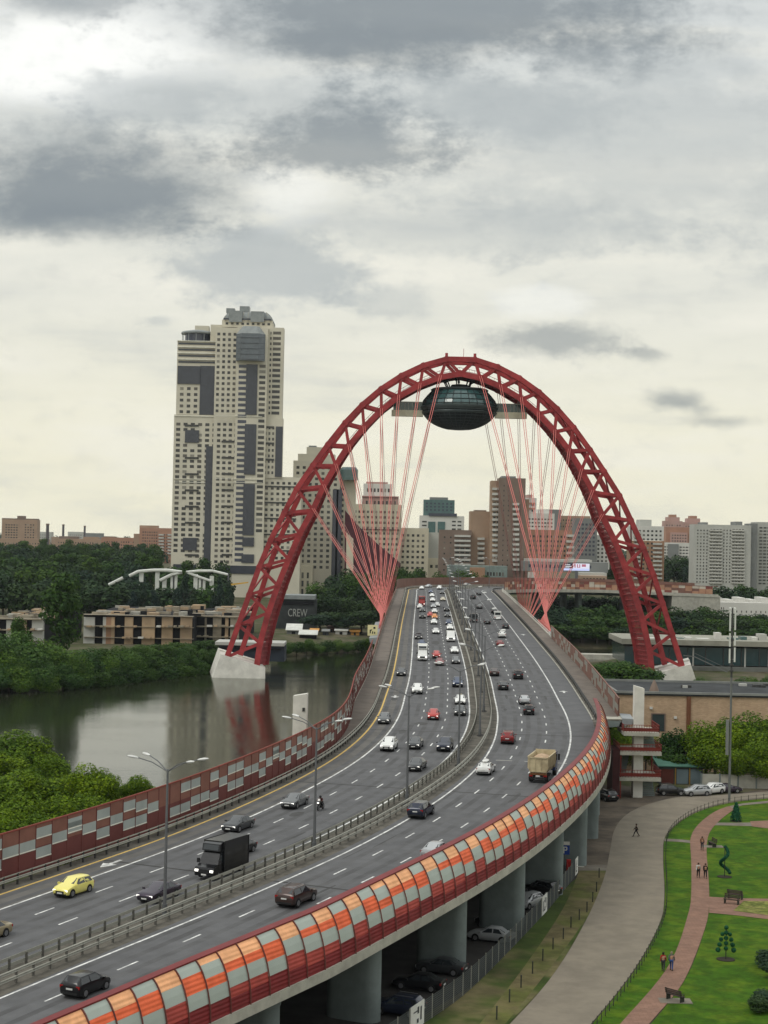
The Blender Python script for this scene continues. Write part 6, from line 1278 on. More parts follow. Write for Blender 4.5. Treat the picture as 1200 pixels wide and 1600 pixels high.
def truck(name, cat, box_x, box_h, Lf, boxm, paint=CPAINT, cab_h=2.35, wr=.38):
    root = empty(name, (0, 0, 0), 0, 'x', cat); mb = MB()
    prof = [(Lf, .35), (Lf + .05, .75), (Lf - .12, 1.12), (Lf - .75, 1.32), (Lf - 1.35, cab_h - .1), (Lf - 1.7, cab_h), (box_x[1] + .05, cab_h), (box_x[1] + .05, .35)]
    n = len(prof); vs = [Vector((x, -1.0 + (.12 if z > 1.4 else 0), z)) for x, z in prof] + [Vector((x, 1.0 - (.12 if z > 1.4 else 0), z)) for x, z in prof]
    mb.add(vs, [tuple(range(n)), tuple(range(2 * n - 1, n - 1, -1))] + [(n + k, n + (k + 1) % n, (k + 1) % n, k) for k in range(n)]); mb.build('cab', paint, root)
    qmesh('windscreen', [(Lf - .80, .9, 1.40), (Lf - 1.32, .80, cab_h - .18), (Lf - 1.32, -.80, cab_h - .18), (Lf - .80, -.9, 1.40)][::-1], CGL, root, .03)
    for s in (-1, 1):
        w = [(Lf - 1.75, s * .93, 1.42), (Lf - 1.0, s * .96, 1.40), (Lf - 1.38, s * .885, cab_h - .22), (Lf - 1.75, s * .88, cab_h - .22)]; qmesh('side_window', w if s < 0 else w[::-1], CGL, root, .04)
        y0, y1 = sorted((s * .62, s * .96)); bxm('headlight', HL, root, Lf - .02, Lf + .07, y0, y1, .72, .92); bxm('tail_lamp', TL, root, box_x[0] - .05, box_x[0] + .05, y0, y1, .62, .82)
        y0, y1 = sorted((s * 1.02, s * 1.28)); bxm('wing_mirror', TRIM, root, Lf - .95, Lf - .8, y0, y1, 1.35, 1.75)
    bxm('grille', TRIM, root, Lf + .0, Lf + .06, -.5, .5, .62, .95); bxm('front_plate', PLATE, root, Lf + .03, Lf + .09, -.26, .26, .42, .54); bxm('rear_plate', PLATE, root, box_x[0] - .06, box_x[0] - .01, -.26, .26, .55, .68)
    bxm('chassis', TRIM, root, box_x[0] + .1, Lf - .3, -.8, .8, .38, .62)
    if box_h:
        mb = MB(); mb.box(box_x[0], box_x[1], -1.08, 1.08, .62, box_h); bx_ = mb.build('cargo_box', boxm, root); mb = MB()
        for x in (box_x[0] + .02, box_x[1] - .02):
            for s in (-1.09, 1.09): mb.bar((x, s, .62), (x, s, box_h + .01), .045, n=4)
        for s in (-1.09, 1.09): mb.bar((box_x[0], s, box_h), (box_x[1], s, box_h), .045, n=4)
        mb.build('box_frame', TRIM if boxm is CPAINT else CHR, bx_); bxm('rear_door', boxm, bx_, box_x[0] - .03, box_x[0], -1.0, 1.0, .75, box_h - .1)
    add_wheels(root, (box_x[0] + 1.1, Lf - .9), .86, wr, .26); return root
boxtruck = truck('box_truck', 'truck', (-3.2, 1.25), 3.3, 3.0, CPAINT, cab_h=2.45)
mb = MB(); pr = [(1.9, 2.46), (1.75, 3.1), (1.3, 3.22), (1.3, 2.46)]; mb.add([(x, -.92, z) for x, z in pr] + [(x, .92, z) for x, z in pr], [(0, 1, 2, 3), (7, 6, 5, 4), (4, 5, 1, 0), (5, 6, 2, 1), (6, 7, 3, 2), (7, 4, 0, 3)]); mb.build('roof_fairing', CPAINT, boxtruck)
qmesh('fairing_window', [(1.88, -.8, 2.56), (1.88, .8, 2.56), (1.76, .78, 3.02), (1.76, -.78, 3.02)], CGL, boxtruck, .03)
minibus = truck('van', 'van', (-2.9, -2.8), 0, 2.9, CPAINT, cab_h=2.45)
bxm('cargo_body', CPAINT, minibus, -2.85, 1.2, -.99, .99, .42, 2.46)
for s in (-1, 1):
    for k in range(3): x = -2.6 + k * 1.15; w = [(x, s * 1.0, 1.4), (x + 1.0, s * 1.0, 1.4), (x + 1.0, s * .99, 2.1), (x, s * .99, 2.1)]; qmesh('side_window', w if s < 0 else w[::-1], CGL, minibus, .03)
qmesh('rear_window', [(-2.86, -.8, 1.45), (-2.86, -.8, 2.15), (-2.86, .8, 2.15), (-2.86, .8, 1.45)], CGL, minibus, .03)
for r_ in (sedan, hatch, suv, boxtruck, minibus): reg(r_)
CCOL = {'yellow': (.80, .72, .20), 'gold': (.34, .28, .17), 'purple': (.035, .024, .042), 'black': (.012, .012, .014), 'dgrey': (.045, .048, .052), 'grey': (.12, .125, .13), 'silver': (.42, .43, .44), 'white': (.74, .74, .72), 'red': (.42, .035, .028), 'dred': (.20, .022, .022), 'blue': (.03, .05, .11), 'brown': (.055, .034, .030), 'beige': (.48, .43, .32), 'orange': (.66, .24, .05), 'navy': (.015, .02, .04)}
CPM = {k: paint_m(k + '_car_paint', v, .1 if k in ('white', 'yellow', 'beige', 'orange', 'red') else .35) for k, v in CCOL.items()}
used = set()
def vehicle(proto, px, py, col, label, d, group=None, extra=None, z=None, rz=None, lit=None, so_=None):
    if so_: s, o = so_
    elif z is None: s, o = onroad(px, py - 2)
    if z is None:
        t = tang(s) * d; s += d * 0; loc = road(s, o, .012); rz_ = math.atan2(t.y, t.x)
    else: loc = Pz(px, py, z); loc.z = z + .02; rz_ = rz
    rm = {'car_paint': CPM[col]}
    if lit is False: rm['headlight_lit'] = HLO
    r = dup(proto, loc, rz_, label, group, rm)
    if extra: extra(r)
    return r
def taxi(r): bxm('roof_sign', emis('roof_sign_glow', (200, 190, 150), .5), r, -.55, -.25, -.25, .25, 1.45, 1.6)
def roofbox(r):
    mb = MB(); secs = [(-1.1, .15, .02), (-.95, .36, .17), (-.2, .42, .2), (.45, .36, .16), (.65, .12, .02)]; vs = []
    for x, w, h in secs: vs += [Vector((x, w * math.cos(k * .7854), 1.62 + h * math.sin(k * .7854))) for k in range(8)]
    mb.add(vs, [(i * 8 + k, (i + 1) * 8 + k, (i + 1) * 8 + (k + 1) % 8, i * 8 + (k + 1) % 8) for i in range(4) for k in range(8)] + [tuple(range(8)), tuple(range(39, 31, -1))]); mb.build('roof_box', CPM['white'], r, smooth=True)
    for x in (-.7, .2): bxm('roof_bar', TRIM, r, x - .03, x + .03, -.6, .6, 1.43, 1.48)
IN = 'oncoming traffic'; OUT_ = 'outbound traffic'
VL = [  # proto, px, py, colour, label, direction
 (hatch, 116, 1398, 'yellow', 'bright yellow hatchback in the outer lane, lower left', -1), (sedan, -17, 1468, 'gold', 'gold sedan cut by the left edge of the picture', -1), (sedan, 245, 1407, 'purple', 'dark purple sedan passing behind the nearest street lamp', -1),
 (boxtruck, 345, 1368, 'black', 'black box van with lit headlights, largest vehicle on the oncoming side', -1), (sedan, 372, 1336, 'black', 'dark car mostly hidden right behind the black box van', -1), (sedan, 369, 1299, 'dgrey', 'dark grey sedan just above the black box van', -1),
 (sedan, 459, 1262, 'grey', 'grey sedan just left of the motorcycle', -1), (suv, 607, 1174, 'white', 'white SUV straddling the outer lane line near the bend', -1), (sedan, 649, 1170, 'dgrey', 'dark sedan immediately right of the white SUV near the bend', -1), (sedan, 650, 1205, 'dgrey', 'dark sedan alone in the lane next to the median, nearest the third lamp', -1), (suv, 695, 1174, 'navy', 'dark blue-black SUV by the median just above the fourth lamp base', -1),
 (hatch, 601, 1131, 'grey', 'grey hatchback alone in the outer lane above the white SUV', -1), (hatch, 677, 1126, 'red', 'red hatchback in the middle lane, alone on its stretch', -1), (sedan, 719, 1118, 'dgrey', 'dark sedan following directly below the white car with a roof light', -1), (sedan, 719, 1101, 'white', 'white sedan with a small roof light just above a dark sedan', -1, taxi), (suv, 715, 1074, 'blue', 'dark blue SUV in the median lane above the white car with a roof light', -1),
 (suv, 652, 1085, 'white', 'white SUV with a dark windscreen alone in the slow lane', -1), (sedan, 627, 1057, 'dgrey', 'dark grey sedan with lit headlights on the outer shoulder lane', -1), (sedan, 712, 1038, 'grey', 'grey sedan in the median lane below a white sedan', -1), (sedan, 687, 1041, 'dred', 'dark red sedan, lower of the two red cars side by side', -1), (hatch, 682, 1030, 'red', 'bright red hatchback, upper of the two red cars side by side', -1),
 (boxtruck, 660, 1033, 'white', 'white box truck in the slow lane', -1), (hatch, 659, 1012, 'blue', 'blue-grey car peeking out above the white box truck', -1), (sedan, 710, 1022, 'white', 'white sedan in the median lane below the white van', -1), (sedan, 654, 1000, 'black', 'black car with bright headlights above the white box truck', -1), (minibus, 704, 1004, 'white', 'white van in the median lane', -1),
 (hatch, 703, 986, 'white', 'small white car right behind the white van', -1), (sedan, 701, 978, 'blue', 'dark blue sedan in the median lane above the white van', -1), (sedan, 681, 992, 'white', 'white sedan alone in the middle lane left of the white van', -1), (sedan, 678, 977, 'white', 'white sedan right below the orange car', -1), (hatch, 679, 969, 'orange', 'orange and yellow car in the dense middle lane', -1), (hatch, 672, 966, 'red', 'small red car left of the orange car', -1),
 (suv, 660, 968, 'black', 'black SUV in the slow lane level with the red car', -1), (sedan, 660, 958, 'dgrey', 'dark car with white bonnet below the red truck', -1), (hatch, 656, 953, 'white', 'white car tucked below the red truck on its left', -1), (boxtruck, 659, 949, 'red', 'red truck in the slow lane near the far crest', -1), (sedan, 679, 960, 'white', 'white sedan directly above the orange car', -1), (sedan, 699, 966, 'dgrey', 'dark grey sedan in the median lane, lower of a dark pair', -1), (suv, 698, 957, 'black', 'black SUV in the median lane, upper of a dark pair', -1),
 (sedan, 677, 952, 'silver', 'silver car in the middle lane beside a white one', -1), (hatch, 683, 950, 'white', 'white hatchback slightly right of the silver car in the dense queue', -1), (sedan, 676, 942, 'white', 'white sedan with dark glass level with the beige car', -1), (sedan, 675, 935, 'white', 'white sedan two cars above the silver one', -1), (sedan, 692, 941, 'beige', 'beige sedan in the median lane near the crest', -1), (sedan, 673, 929, 'blue', 'dark blue sedan near the crest in the middle lane', -1), (sedan, 691, 930, 'dgrey', 'dark sedan near the crest in the median lane', -1),
 (suv, 687, 923, 'white', 'white SUV near the crest in the median lane', -1), (sedan, 659, 923, 'white', 'white sedan near the crest in the slow lane', -1), (sedan, 669, 920, 'silver', 'silver sedan between two white ones at the crest', -1), (sedan, 675, 916, 'dgrey', 'dark-topped sedan at the crest, second from the last', -1), (hatch, 684, 913, 'beige', 'pale hatchback last in line at the crest on the oncoming side', -1),
 (hatch, 145, 1552, 'black', 'black hatchback partly hidden by the barrier at the bottom left', 1), (suv, 464, 1413, 'brown', 'dark brown SUV outbound, lower middle of the picture', 1), (sedan, 685, 1338, 'silver', 'silver sedan partly hidden by the orange and red barrier', 1), (suv, 660, 1276, 'navy', 'black SUV outbound beside the median below the third lamp', 1), (sedan, 760, 1209, 'white', 'white sedan with a white roof box', 1, roofbox),
 (suv, 794, 1162, 'dred', 'dark red SUV outbound above the dump truck', 1), (sedan, 819, 1101, 'silver', 'silver sedan outbound in the middle lane', 1), (hatch, 826, 1118, 'black', 'black car right below the silver outbound sedan', 1), (suv, 809, 1062, 'black', 'black SUV outbound alone beside the second dashed line', 1), (sedan, 786, 1079, 'black', 'black sedan outbound nearest the median strip, below a brown one', 1), (sedan, 772, 1057, 'brown', 'dark brown sedan outbound nearest the median above the black one', 1),
 (sedan, 781, 1012, 'dred', 'dark red and white car outbound below a white one', 1), (suv, 784, 998, 'white', 'white SUV outbound above the dark red car', 1), (hatch, 790, 984, 'dgrey', 'dark hatchback outbound near the right solid line', 1), (minibus, 777, 970, 'white', 'white van outbound just above the dark hatchback', 1), (sedan, 761, 977, 'black', 'black sedan outbound left of the white van', 1), (minibus, 740, 974, 'dgrey', 'dark van outbound beside the median', 1), (sedan, 772, 960, 'black', 'black sedan outbound just above the white van', 1),
 (sedan, 749, 953, 'grey', 'grey sedan outbound, higher than the dark van', 1), (suv, 739, 938, 'black', 'black SUV outbound far off, left one of two', 1), (sedan, 748, 932, 'black', 'black sedan outbound far off, right one of two', 1), (sedan, 729, 918, 'white', 'white sedan outbound at the crest, leftmost', 1), (sedan, 741, 916, 'grey', 'grey sedan outbound at the crest, between two white ones', 1), (suv, 750, 914, 'white', 'white SUV outbound at the crest, rightmost', 1)]
for v_ in VL: vehicle(v_[0], v_[1], v_[2], v_[3], v_[4], v_[5], IN if v_[5] < 0 else OUT_, v_[6] if len(v_) > 6 else None, lit=(v_[5] < 0))
# parked cars
PK = [(suv, 1048, 1242, 'black', 'black car parked first from the left by the garages', .1), (suv, 1088, 1243, 'silver', 'silver estate parked second from the left by the garages', -2.85), (suv, 1112, 1240, 'white', 'white SUV parked third from the left by the garages', -2.5), (sedan, 1136, 1238, 'purple', 'dark maroon car parked at the right end of the row', .15)]
for p_, x, y, c_, lab, rz in PK: vehicle(p_, x, y, c_, lab, 1, 'cars parked by the garages', z=5.05, rz=rz, lit=False)
PU = [(sedan, 768, 1470, 'silver', 'silver-grey sedan parked under the viaduct between the columns', 2.75), (sedan, 778, 1447, 'black', 'black sedan parked behind the silver-grey one under the viaduct', 2.75), (suv, 846, 1398, 'black', 'black SUV with silver roof rails parked under the viaduct', 2.4), (hatch, 826, 1417, 'silver', 'pale hatchback half hidden by a column under the viaduct', -2.2), (sedan, 655, 1545, 'black', 'black sedan parked in the dark under the viaduct at the bottom', 2.8), (suv, 622, 1585, 'navy', 'dark car parked lowest under the viaduct behind the fence', 2.8), (suv, 948, 1250, 'black', 'black car parked under the deck beside the stair tower', 1.9), (sedan, 690, 1520, 'dgrey', 'dark grey sedan parked behind the fence just right of the lowest column', 2.8)]
for p_, x, y, c_, lab, rz in PU: vehicle(p_, x, y, c_, lab, 1, 'cars parked under the viaduct', z=5.03, rz=rz, lit=False)
# prototypes hidden: remove them (their copies stay)
def drop(r):
    for c in list(r.children): drop(c)
    bpy.data.objects.remove(r)
for r_ in (sedan, hatch, suv, boxtruck, minibus): drop(r_)
# ---- dump truck
s, o = onroad(843, 1225); o = 11.9; t_ = tang(s); dt = empty('dump_truck', road(s + 3, o, .012), math.atan2(t_.y, t_.x), 'beige dump truck loaded with sand, blue cab, driving away', 'truck')
BEDM = g('tipper_beige', (205, 190, 155), .8, rough=.6, c2=tuple(v * .6 for v in lin((160, 140, 110))), scale=1.2); BLU = paint_m('blue_cab_paint', (.02, .04, .16)); SAND = mat('sand', (.42, .30, .20), .95, var=.15, scale=2, bump=.5, bscale=8)
mb = MB(); x0, x1, w0, w1_, z0, z1 = -3.2, 2.4, 1.0, 1.25, 1.25, 3.1
for s_ in (-1, 1):
    mb.add([(x0, s_ * w0, z0), (x1, s_ * w0, z0), (x1, s_ * w1_, z0 + .5), (x1, s_ * w1_, z1), (x0, s_ * w1_, z1), (x0, s_ * w1_, z0 + .5), (x0, s_ * (w0 - .08), z0), (x1, s_ * (w0 - .08), z0), (x1, s_ * (w1_ - .08), z0 + .5), (x1, s_ * (w1_ - .08), z1), (x0, s_ * (w1_ - .08), z1), (x0, s_ * (w1_ - .08), z0 + .5)], [(0, 1, 2, 5), (5, 2, 3, 4), (6, 11, 8, 7), (11, 10, 9, 8), (4, 3, 9, 10), (0, 5, 11, 6), (5, 4, 10, 11), (1, 7, 8, 2), (2, 8, 9, 3)])
    for k in range(7): x = x0 + .1 + k * .9; y0, y1 = sorted((s_ * 1.26, s_ * 1.33)); mb.box(x, x + .12, y0, y1, z0 + .45, z1 - .02)
    y0, y1 = sorted((s_ * 1.2, s_ * 1.34)); mb.box(x0 - .02, x1 + .02, y0, y1, z1, z1 + .1)
mb.box(x1, x1 + .1, -1.25, 1.25, z0, z1 + .3); mb.box(x0, x1, -1, 1, z0 - .08, z0); bed = mb.build('tipper_bed', BEDM, dt)
mb = MB(); n = 6; poly_ = [(-1.0, z0), (1.0, z0), (1.24, z0 + .5), (1.24, z1 - .02), (-1.24, z1 - .02), (-1.24, z0 + .5)]
mb.add([(x0 - .03, y, z) for y, z in poly_] + [(x0 - .12, y, z) for y, z in poly_], [tuple(range(6)), tuple(range(11, 5, -1))] + [(k, 6 + k, 6 + (k + 1) % 6, (k + 1) % 6) for k in range(6)])
for y in (-1.15, -.38, .38, 1.1): mb.box(x0 - .2, x0 - .12, y - .05, y + .05, z0 + .35, z1 - .05)
mb.box(x0 - .2, x0 - .12, -1.2, 1.2, z1 - .15, z1); mb.box(x0 - .2, x0 - .12, -1.05, 1.05, z0 + .05, z0 + .2); mb.build('tailgate', BEDM, bed)
mb = MB(); nx_, ny_ = 12, 8; vs = []
for i in range(nx_ + 1):
    for j in range(ny_ + 1):
        x = x0 + .05 + (x1 - x0 - .1) * i / nx_; y = -1.12 + 2.24 * j / ny_; vs.append((x, y, z1 - .55 + .65 * math.cos((x + .3) / 3.2 * 1.5) ** 2 * math.cos(y * 1.2) + .06 * noise.noise(Vector((x * 2, y * 2, 0)))))
mb.add(vs, [(i * (ny_ + 1) + j, (i + 1) * (ny_ + 1) + j, (i + 1) * (ny_ + 1) + j + 1, i * (ny_ + 1) + j + 1) for i in range(nx_) for j in range(ny_)]); mb.build('sand_load', SAND, bed, smooth=True)
bxm('chassis', TRIM, dt, -3.1, 4.2, -.5, .5, .7, 1.15)
mb = MB(); prof = [(2.75, .8), (4.6, .8), (4.7, 1.9), (4.45, 3.0), (2.75, 3.1)]; n = 5; mb.add([(x, -1.2, z) for x, z in prof] + [(x, 1.2, z) for x, z in prof], [tuple(range(n)), tuple(range(2 * n - 1, n - 1, -1))] + [(n + k, n + (k + 1) % n, (k + 1) % n, k) for k in range(n)]); cb = mb.build('cab', BLU, dt)
qmesh('windscreen', [(4.68, -1.05, 2.0), (4.47, -1.05, 2.85), (4.47, 1.05, 2.85), (4.68, 1.05, 2.0)][::-1], CGL, cb, .03); qmesh('rear_window', [(2.74, -.7, 2.3), (2.74, -.7, 2.8), (2.74, .7, 2.8), (2.74, .7, 2.3)], CGL, cb, .03)
for s_ in (-1, 1):
    w = [(3.3, s_ * 1.2, 2.0), (4.4, s_ * 1.2, 2.0), (4.3, s_ * 1.2, 2.75), (3.3, s_ * 1.2, 2.75)]; qmesh('side_window', w if s_ < 0 else w[::-1], CGL, cb, .03)
    y0, y1 = sorted((s_ * 1.3, s_ * 1.55)); bxm('wing_mirror', TRIM, dt, 4.2, 4.35, y0, y1, 1.9, 2.7); y0, y1 = sorted((s_ * .65, s_ * 1.1)); bxm('tail_lamp', TL, dt, -3.35, -3.25, y0, y1, .75, .95)
    y0, y1 = sorted((s_ * .7, s_ * 1.15)); bxm('mudflap', TRIM, dt, -3.2, -3.16, y0, y1, .3, 1.1)
bxm('rear_beam', g('rust_beam', (120, 80, 50), .8), dt, -3.4, -3.2, -1.1, 1.1, .95, 1.15); bxm('rear_plate', PLATE, dt, -3.42, -3.36, -.26, .26, .75, .9); bxm('underrun_bar', TRIM, dt, -3.3, -3.2, -1.1, 1.1, .45, .6)
add_wheels(dt, (-2.4, -1.1, 3.7), 1.0, .5, .45)
# ---------------------------------------------------------------- people
SKIN = g('skin', (190, 145, 120), .75, rough=.6)
def skinmesh(name, verts, edges, rad, m, root, sub=1, rootv=0):
    me = bpy.data.meshes.new(name); me.from_pydata(verts, edges, []); me.materials.append(m); o = link(name, me, root)
    md = o.modifiers.new('Skin', 'SKIN'); md.use_smooth_shade = True
    if not me.skin_vertices:
        return o
    for i, r in enumerate(rad): me.skin_vertices[0].data[i].radius = (r, r)
    me.skin_vertices[0].data[rootv].use_root = True
    if sub: o.modifiers.new('Subdivision', 'SUBSURF').levels = sub; o.modifiers['Subdivision'].render_levels = sub
    return o
def person(loc, rz, label, top, bot, hair, stride=.25, seated=False, bag=None, sit=None, short=False):
    r = empty('person', loc, rz, label, 'person'); s = stride
    J = {'pel': (0, 0, .95), 'che': (.0, 0, 1.25), 'nek': (0, 0, 1.48), 'hd': (.02, 0, 1.60), 'hdt': (.02, 0, 1.72)}
    if seated: J = {'pel': (0, 0, .82), 'che': (.12, 0, 1.12), 'nek': (.2, 0, 1.32), 'hd': (.26, 0, 1.44), 'hdt': (.28, 0, 1.55)}
    for sg, d in ((1, 1), (-1, -1)):
        k = 'l' if sg > 0 else 'r'; y = .1 * sg
        if seated: J.update({k + 'hip': (.02, y * 1.1, .84), k + 'kne': (.42, y * 2.4, .72), k + 'ank': (.12, y * 2.3, .34), k + 'toe': (.28, y * 2.3, .28), k + 'sho': (.17, .2 * sg, 1.28), k + 'elb': (.34, .28 * sg, 1.08), k + 'wri': (.55, .3 * sg, 1.05)})
        else: J.update({k + 'hip': (0, y, .92), k + 'kne': (s * d * .55 + .04, y, .5), k + 'ank': (s * d - (.05 if d < 0 else 0), y, .09 + (.06 if d < 0 and s > .2 else 0)), k + 'toe': (s * d + .16, y * 1.2, .04), k + 'sho': (0, .19 * sg, 1.40), k + 'elb': (-s * d * .4 - .03, .25 * sg, 1.13), k + 'wri': (-s * d * .8 + .06, .25 * sg, .88)})
    names = list(J); idx = {n: i for i, n in enumerate(names)}; verts = [J[n] for n in names]
    R = {'pel': .13, 'che': .15, 'nek': .062, 'hd': .095, 'hdt': .075, 'hip': .095, 'kne': .062, 'ank': .042, 'toe': .04, 'sho': .065, 'elb': .045, 'wri': .03}
    rad = [R.get(n, R.get(n[1:])) for n in names]
    E_ = [('pel', 'che'), ('che', 'nek'), ('nek', 'hd'), ('hd', 'hdt')]
    for k in 'lr': E_ += [('pel', k + 'hip'), (k + 'hip', k + 'kne'), (k + 'kne', k + 'ank'), (k + 'ank', k + 'toe'), ('che', k + 'sho'), (k + 'sho', k + 'elb'), (k + 'elb', k + 'wri')]
    ed = [(idx[a], idx[c]) for a, c in E_]
    for k in 'lr':   # palm, four fingers and a thumb
        w = Vector(J[k + 'wri']); e = Vector(J[k + 'elb']); d = (w - e).normalized(); n0 = len(verts); pm = w + d * .07; verts.append(tuple(pm)); rad.append(.028); ed.append((idx[k + 'wri'], n0)); side = Vector((1, 0, 0)) if not seated else Vector((0, 1, 0)); side = (side - d * side.dot(d)).normalized()
        for j, ln in enumerate((.07, .085, .08, .06)): verts.append(tuple(pm + d * ln + side * (.012 * (j - 1.5) * 1.6))); rad.append(.008); ed.append((n0, len(verts) - 1))
        verts.append(tuple(w + d * .05 + side * .055)); rad.append(.009); ed.append((n0, len(verts) - 1))
    skinmesh('body', verts, ed, rad, SKIN, r)
    def sub(nm, keys, es, grow, m, rv=0):
        vs = [J[k] for k in keys]; ix = {k: i for i, k in enumerate(keys)}; rr_ = [R.get(k, R.get(k[1:])) + grow for k in keys]; return skinmesh(nm, vs, [(ix[a], ix[c]) for a, c in es], rr_, m, r, rootv=rv)
    ks = ['pel', 'che', 'nek', 'lsho', 'lelb', 'rsho', 'relb'] + ([] if short else ['lwri', 'rwri'])
    es = [('pel', 'che'), ('che', 'nek'), ('che', 'lsho'), ('lsho', 'lelb'), ('che', 'rsho'), ('rsho', 'relb')] + ([] if short else [('lelb', 'lwri'), ('relb', 'rwri')])
    o = sub('jacket', ks, es, .018, top)
    sub('trousers', ['pel', 'lhip', 'lkne', 'lank', 'rhip', 'rkne', 'rank'], [('pel', 'lhip'), ('lhip', 'lkne'), ('lkne', 'lank'), ('pel', 'rhip'), ('rhip', 'rkne'), ('rkne', 'rank')], .018, bot)
    for k in 'lr': mb = MB(); a, t = Vector(J[k + 'ank']), Vector(J[k + 'toe']); mb.bar(a + Vector((-.07, 0, -.03)), t + Vector((.05, 0, -.0)), .052, .045, n=8); mb.build('shoe', TRIM, r)
    h = Vector(J['hd']); mb = MB(); mb.lathe([(.112, 0), (.118, .04), (.10, .09), (.05, .125), (.01, .13)], 12, c=(h.x - .02, 0, h.z + .02)); mb.lathe([(.09, -.1), (.105, -.02), (.10, .04)], 12, c=(h.x - .045, 0, h.z + .01), cap=False); mb.build('hair', hair, r, smooth=True)
    mb = MB(); mb.box(h.x + .085, h.x + .118, -.014, .014, h.z - .035, h.z + .015)
    for s_ in (-1, 1): mb.box(h.x - .02, h.x + .02, s_ * .1 - .012, s_ * .1 + .012, h.z - .03, h.z + .03)
    mb.build('nose_and_ears', SKIN, r); mb = MB()
    for s_ in (-1, 1): mb.box(h.x + .088, h.x + .1, s_ * .035 - .014, s_ * .035 + .014, h.z + .012, h.z + .028)
    mb.box(h.x + .085, h.x + .1, -.026, .026, h.z - .066, h.z - .056); mb.build('eyes_and_mouth', TRIM, r)
    return r
def clo(n, rgb, k=.75): return g(n, rgb, k, rough=.9)
HB = clo('dark_hair', (50, 38, 30)); HG = clo('light_hair', (150, 140, 120))
person(Pz(994, 1307, 5.08), math.pi * .95, 'person in dark clothes striding alone across the lane', clo('olive_black_jacket', (60, 55, 45)), clo('black_trousers', (35, 35, 38)), HB, .36)
def backpack(r, m):
    mb = MB(); mb.box(-.34, -.16, -.15, .15, .98, 1.42); b_ = mb.build('backpack', m); b_.location = r.location; b_.rotation_euler = r.rotation_euler; tag(b_, None, 'backpack'); return b_
person(Pz(1097, 1328, 5.1), -math.pi / 2, 'person in a brown patterned top and dark trousers beside the upper bench', clo('brown_top', (120, 80, 60)), clo('dark_trousers', (62, 58, 66)), HB, .1)
person(Pz(1091, 1371, 5.1), -math.pi / 2, 'person in white top and black trousers, left of the brick path pair', clo('white_top', (205, 205, 200)), clo('black_trousers', (35, 35, 38)), HB, .15)
person(Pz(1102, 1372, 5.1), -math.pi / 2, 'person dressed all in black, right one of the pair on the brick path', clo('black_coat', (30, 28, 30)), clo('black_trousers', (35, 35, 38)), HB, .15)
person(Pz(1036, 1517, 5.1), math.pi / 2 - .3, 'person in a red and white top with dark trousers at the edge of the grass', clo('red_top', (165, 50, 45)), clo('dark_trousers', (62, 58, 66)), HB, .14)
person(Pz(1049, 1516, 5.1), math.pi / 2 - .3, 'person in grey jacket and blue jeans walking beside the one in red', clo('grey_green_jacket', (95, 105, 100)), clo('blue_jeans', (60, 85, 140)), HG, .16)
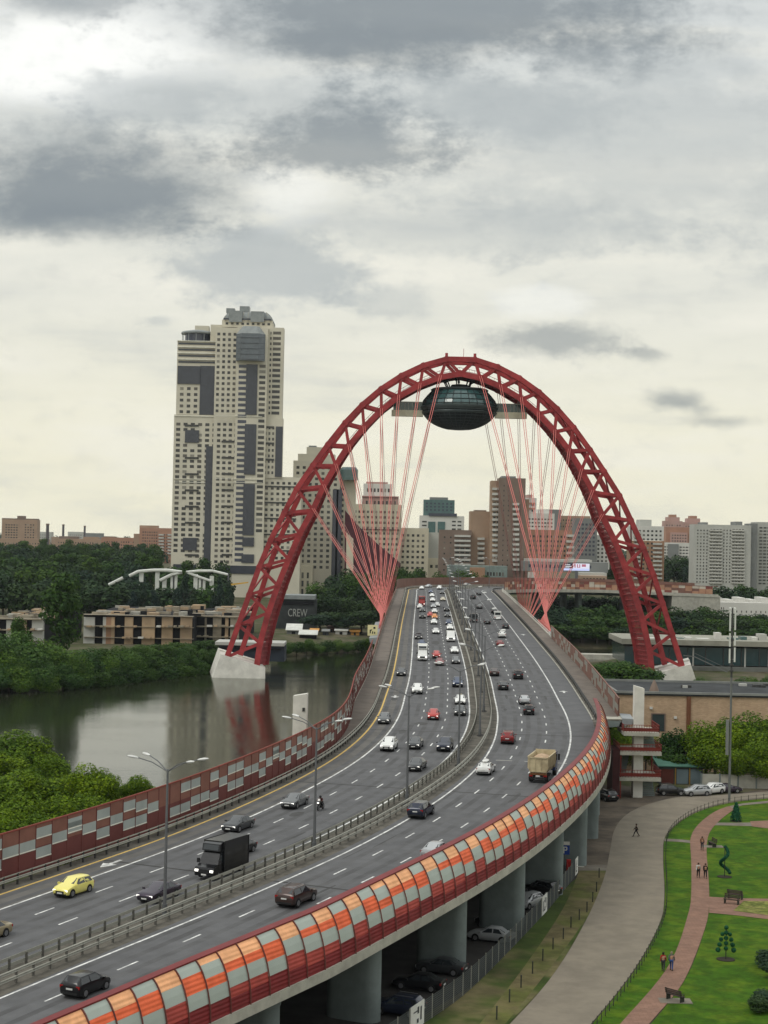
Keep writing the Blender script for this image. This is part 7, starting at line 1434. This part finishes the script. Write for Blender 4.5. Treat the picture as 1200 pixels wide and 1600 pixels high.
# motorcycle and rider
s, o = onroad(500, 1266); t_ = -tang(s); loc = road(s, o, .012); rz = math.atan2(t_.y, t_.x)
mc = empty('motorcycle', loc, rz, 'dark motorcycle with a lit headlamp ridden in the middle lane', 'motorcycle')
for x in (-.72, .72): q_ = link('wheel', wheel_mesh(.32, .13)[0], mc, loc=(x, 0, .32)); link('rim', wheel_mesh(.32, .13)[1], q_)
mb = MB(); vs = []
secs = [(-.85, .06, .72, .86), (-.5, .14, .62, .88), (-.1, .17, .45, .82), (.2, .2, .36, 1.0), (.5, .2, .5, 1.08), (.78, .12, .72, 1.0)]
for x, w, z0, z1 in secs: vs += [(x, -w, z0 + .05), (x, -w * .7, z1), (x, w * .7, z1), (x, w, z0 + .05), (x, 0, z0)]
mb.add(vs, [(i * 5 + k, i * 5 + (k + 1) % 5, (i + 1) * 5 + (k + 1) % 5, (i + 1) * 5 + k) for i in range(5) for k in range(5)] + [tuple(range(5)), tuple(range(29, 24, -1))]); mb.build('fairing', CPM['black'], mc, smooth=True)
bxm('engine', TRIM, mc, -.3, .35, -.16, .16, .28, .55); bxm('headlight', HL, mc, .76, .84, -.1, .1, .82, .95)
mb = MB(); mb.bar((.5, -.36, 1.08), (.5, .36, 1.08), .02, n=6); mb.build('handlebar', TRIM, mc)
for s_ in (-1, 1): mb = MB(); mb.bar((.55, s_ * .09, 1.0), (.72, s_ * .09, .32), .03, n=6); mb.build('fork', CHR, mc)
qmesh('windshield', [(.62, -.14, 1.08), (.62, .14, 1.08), (.48, .12, 1.3), (.48, -.12, 1.3)], CGL, mc)
mb = MB(); mb.bar((-.75, -.2, .4), (-.1, -.2, .3), .05, n=8); mb.build('exhaust', CHR, mc)
rd = person(loc, rz, 'rider in dark red and black gear with a black helmet astride the motorcycle', clo('rider_jacket', (70, 35, 38)), clo('black_trousers', (35, 35, 38)), HB, seated=True); rd.location = loc + Vector((-t_.x * .15, -t_.y * .15, .03))
mb = MB(); mb.lathe([(.09, -.13), (.14, -.06), (.15, .03), (.11, .12), (.03, .16)], 14, c=(.27, 0, 1.49)); hm = mb.build('helmet', CPM['black'], rd, smooth=True); qmesh('visor', [(.405, -.09, 1.44), (.405, .09, 1.44), (.395, .08, 1.54), (.395, -.08, 1.54)], CGL, hm)
# ---------------------------------------------------------------- haze
mb = MB(); mb.box(-4600, 4600, -800, 6800, -4.5, 250)
hz_ = bpy.data.materials.new('air_haze'); hz_.use_nodes = True; t = hz_.node_tree; t.nodes.clear(); pv = t.nodes.new('ShaderNodeVolumePrincipled'); pv.inputs['Color'].default_value = (.80, .86, .92, 1); pv.inputs['Density'].default_value = 3.5e-5; pv.inputs['Anisotropy'].default_value = .2
ot = t.nodes.new('ShaderNodeOutputMaterial'); t.links.new(pv.outputs[0], ot.inputs['Volume'])
USE_HAZE = True
if USE_HAZE: mb.build('haze', hz_, kind='stuff')
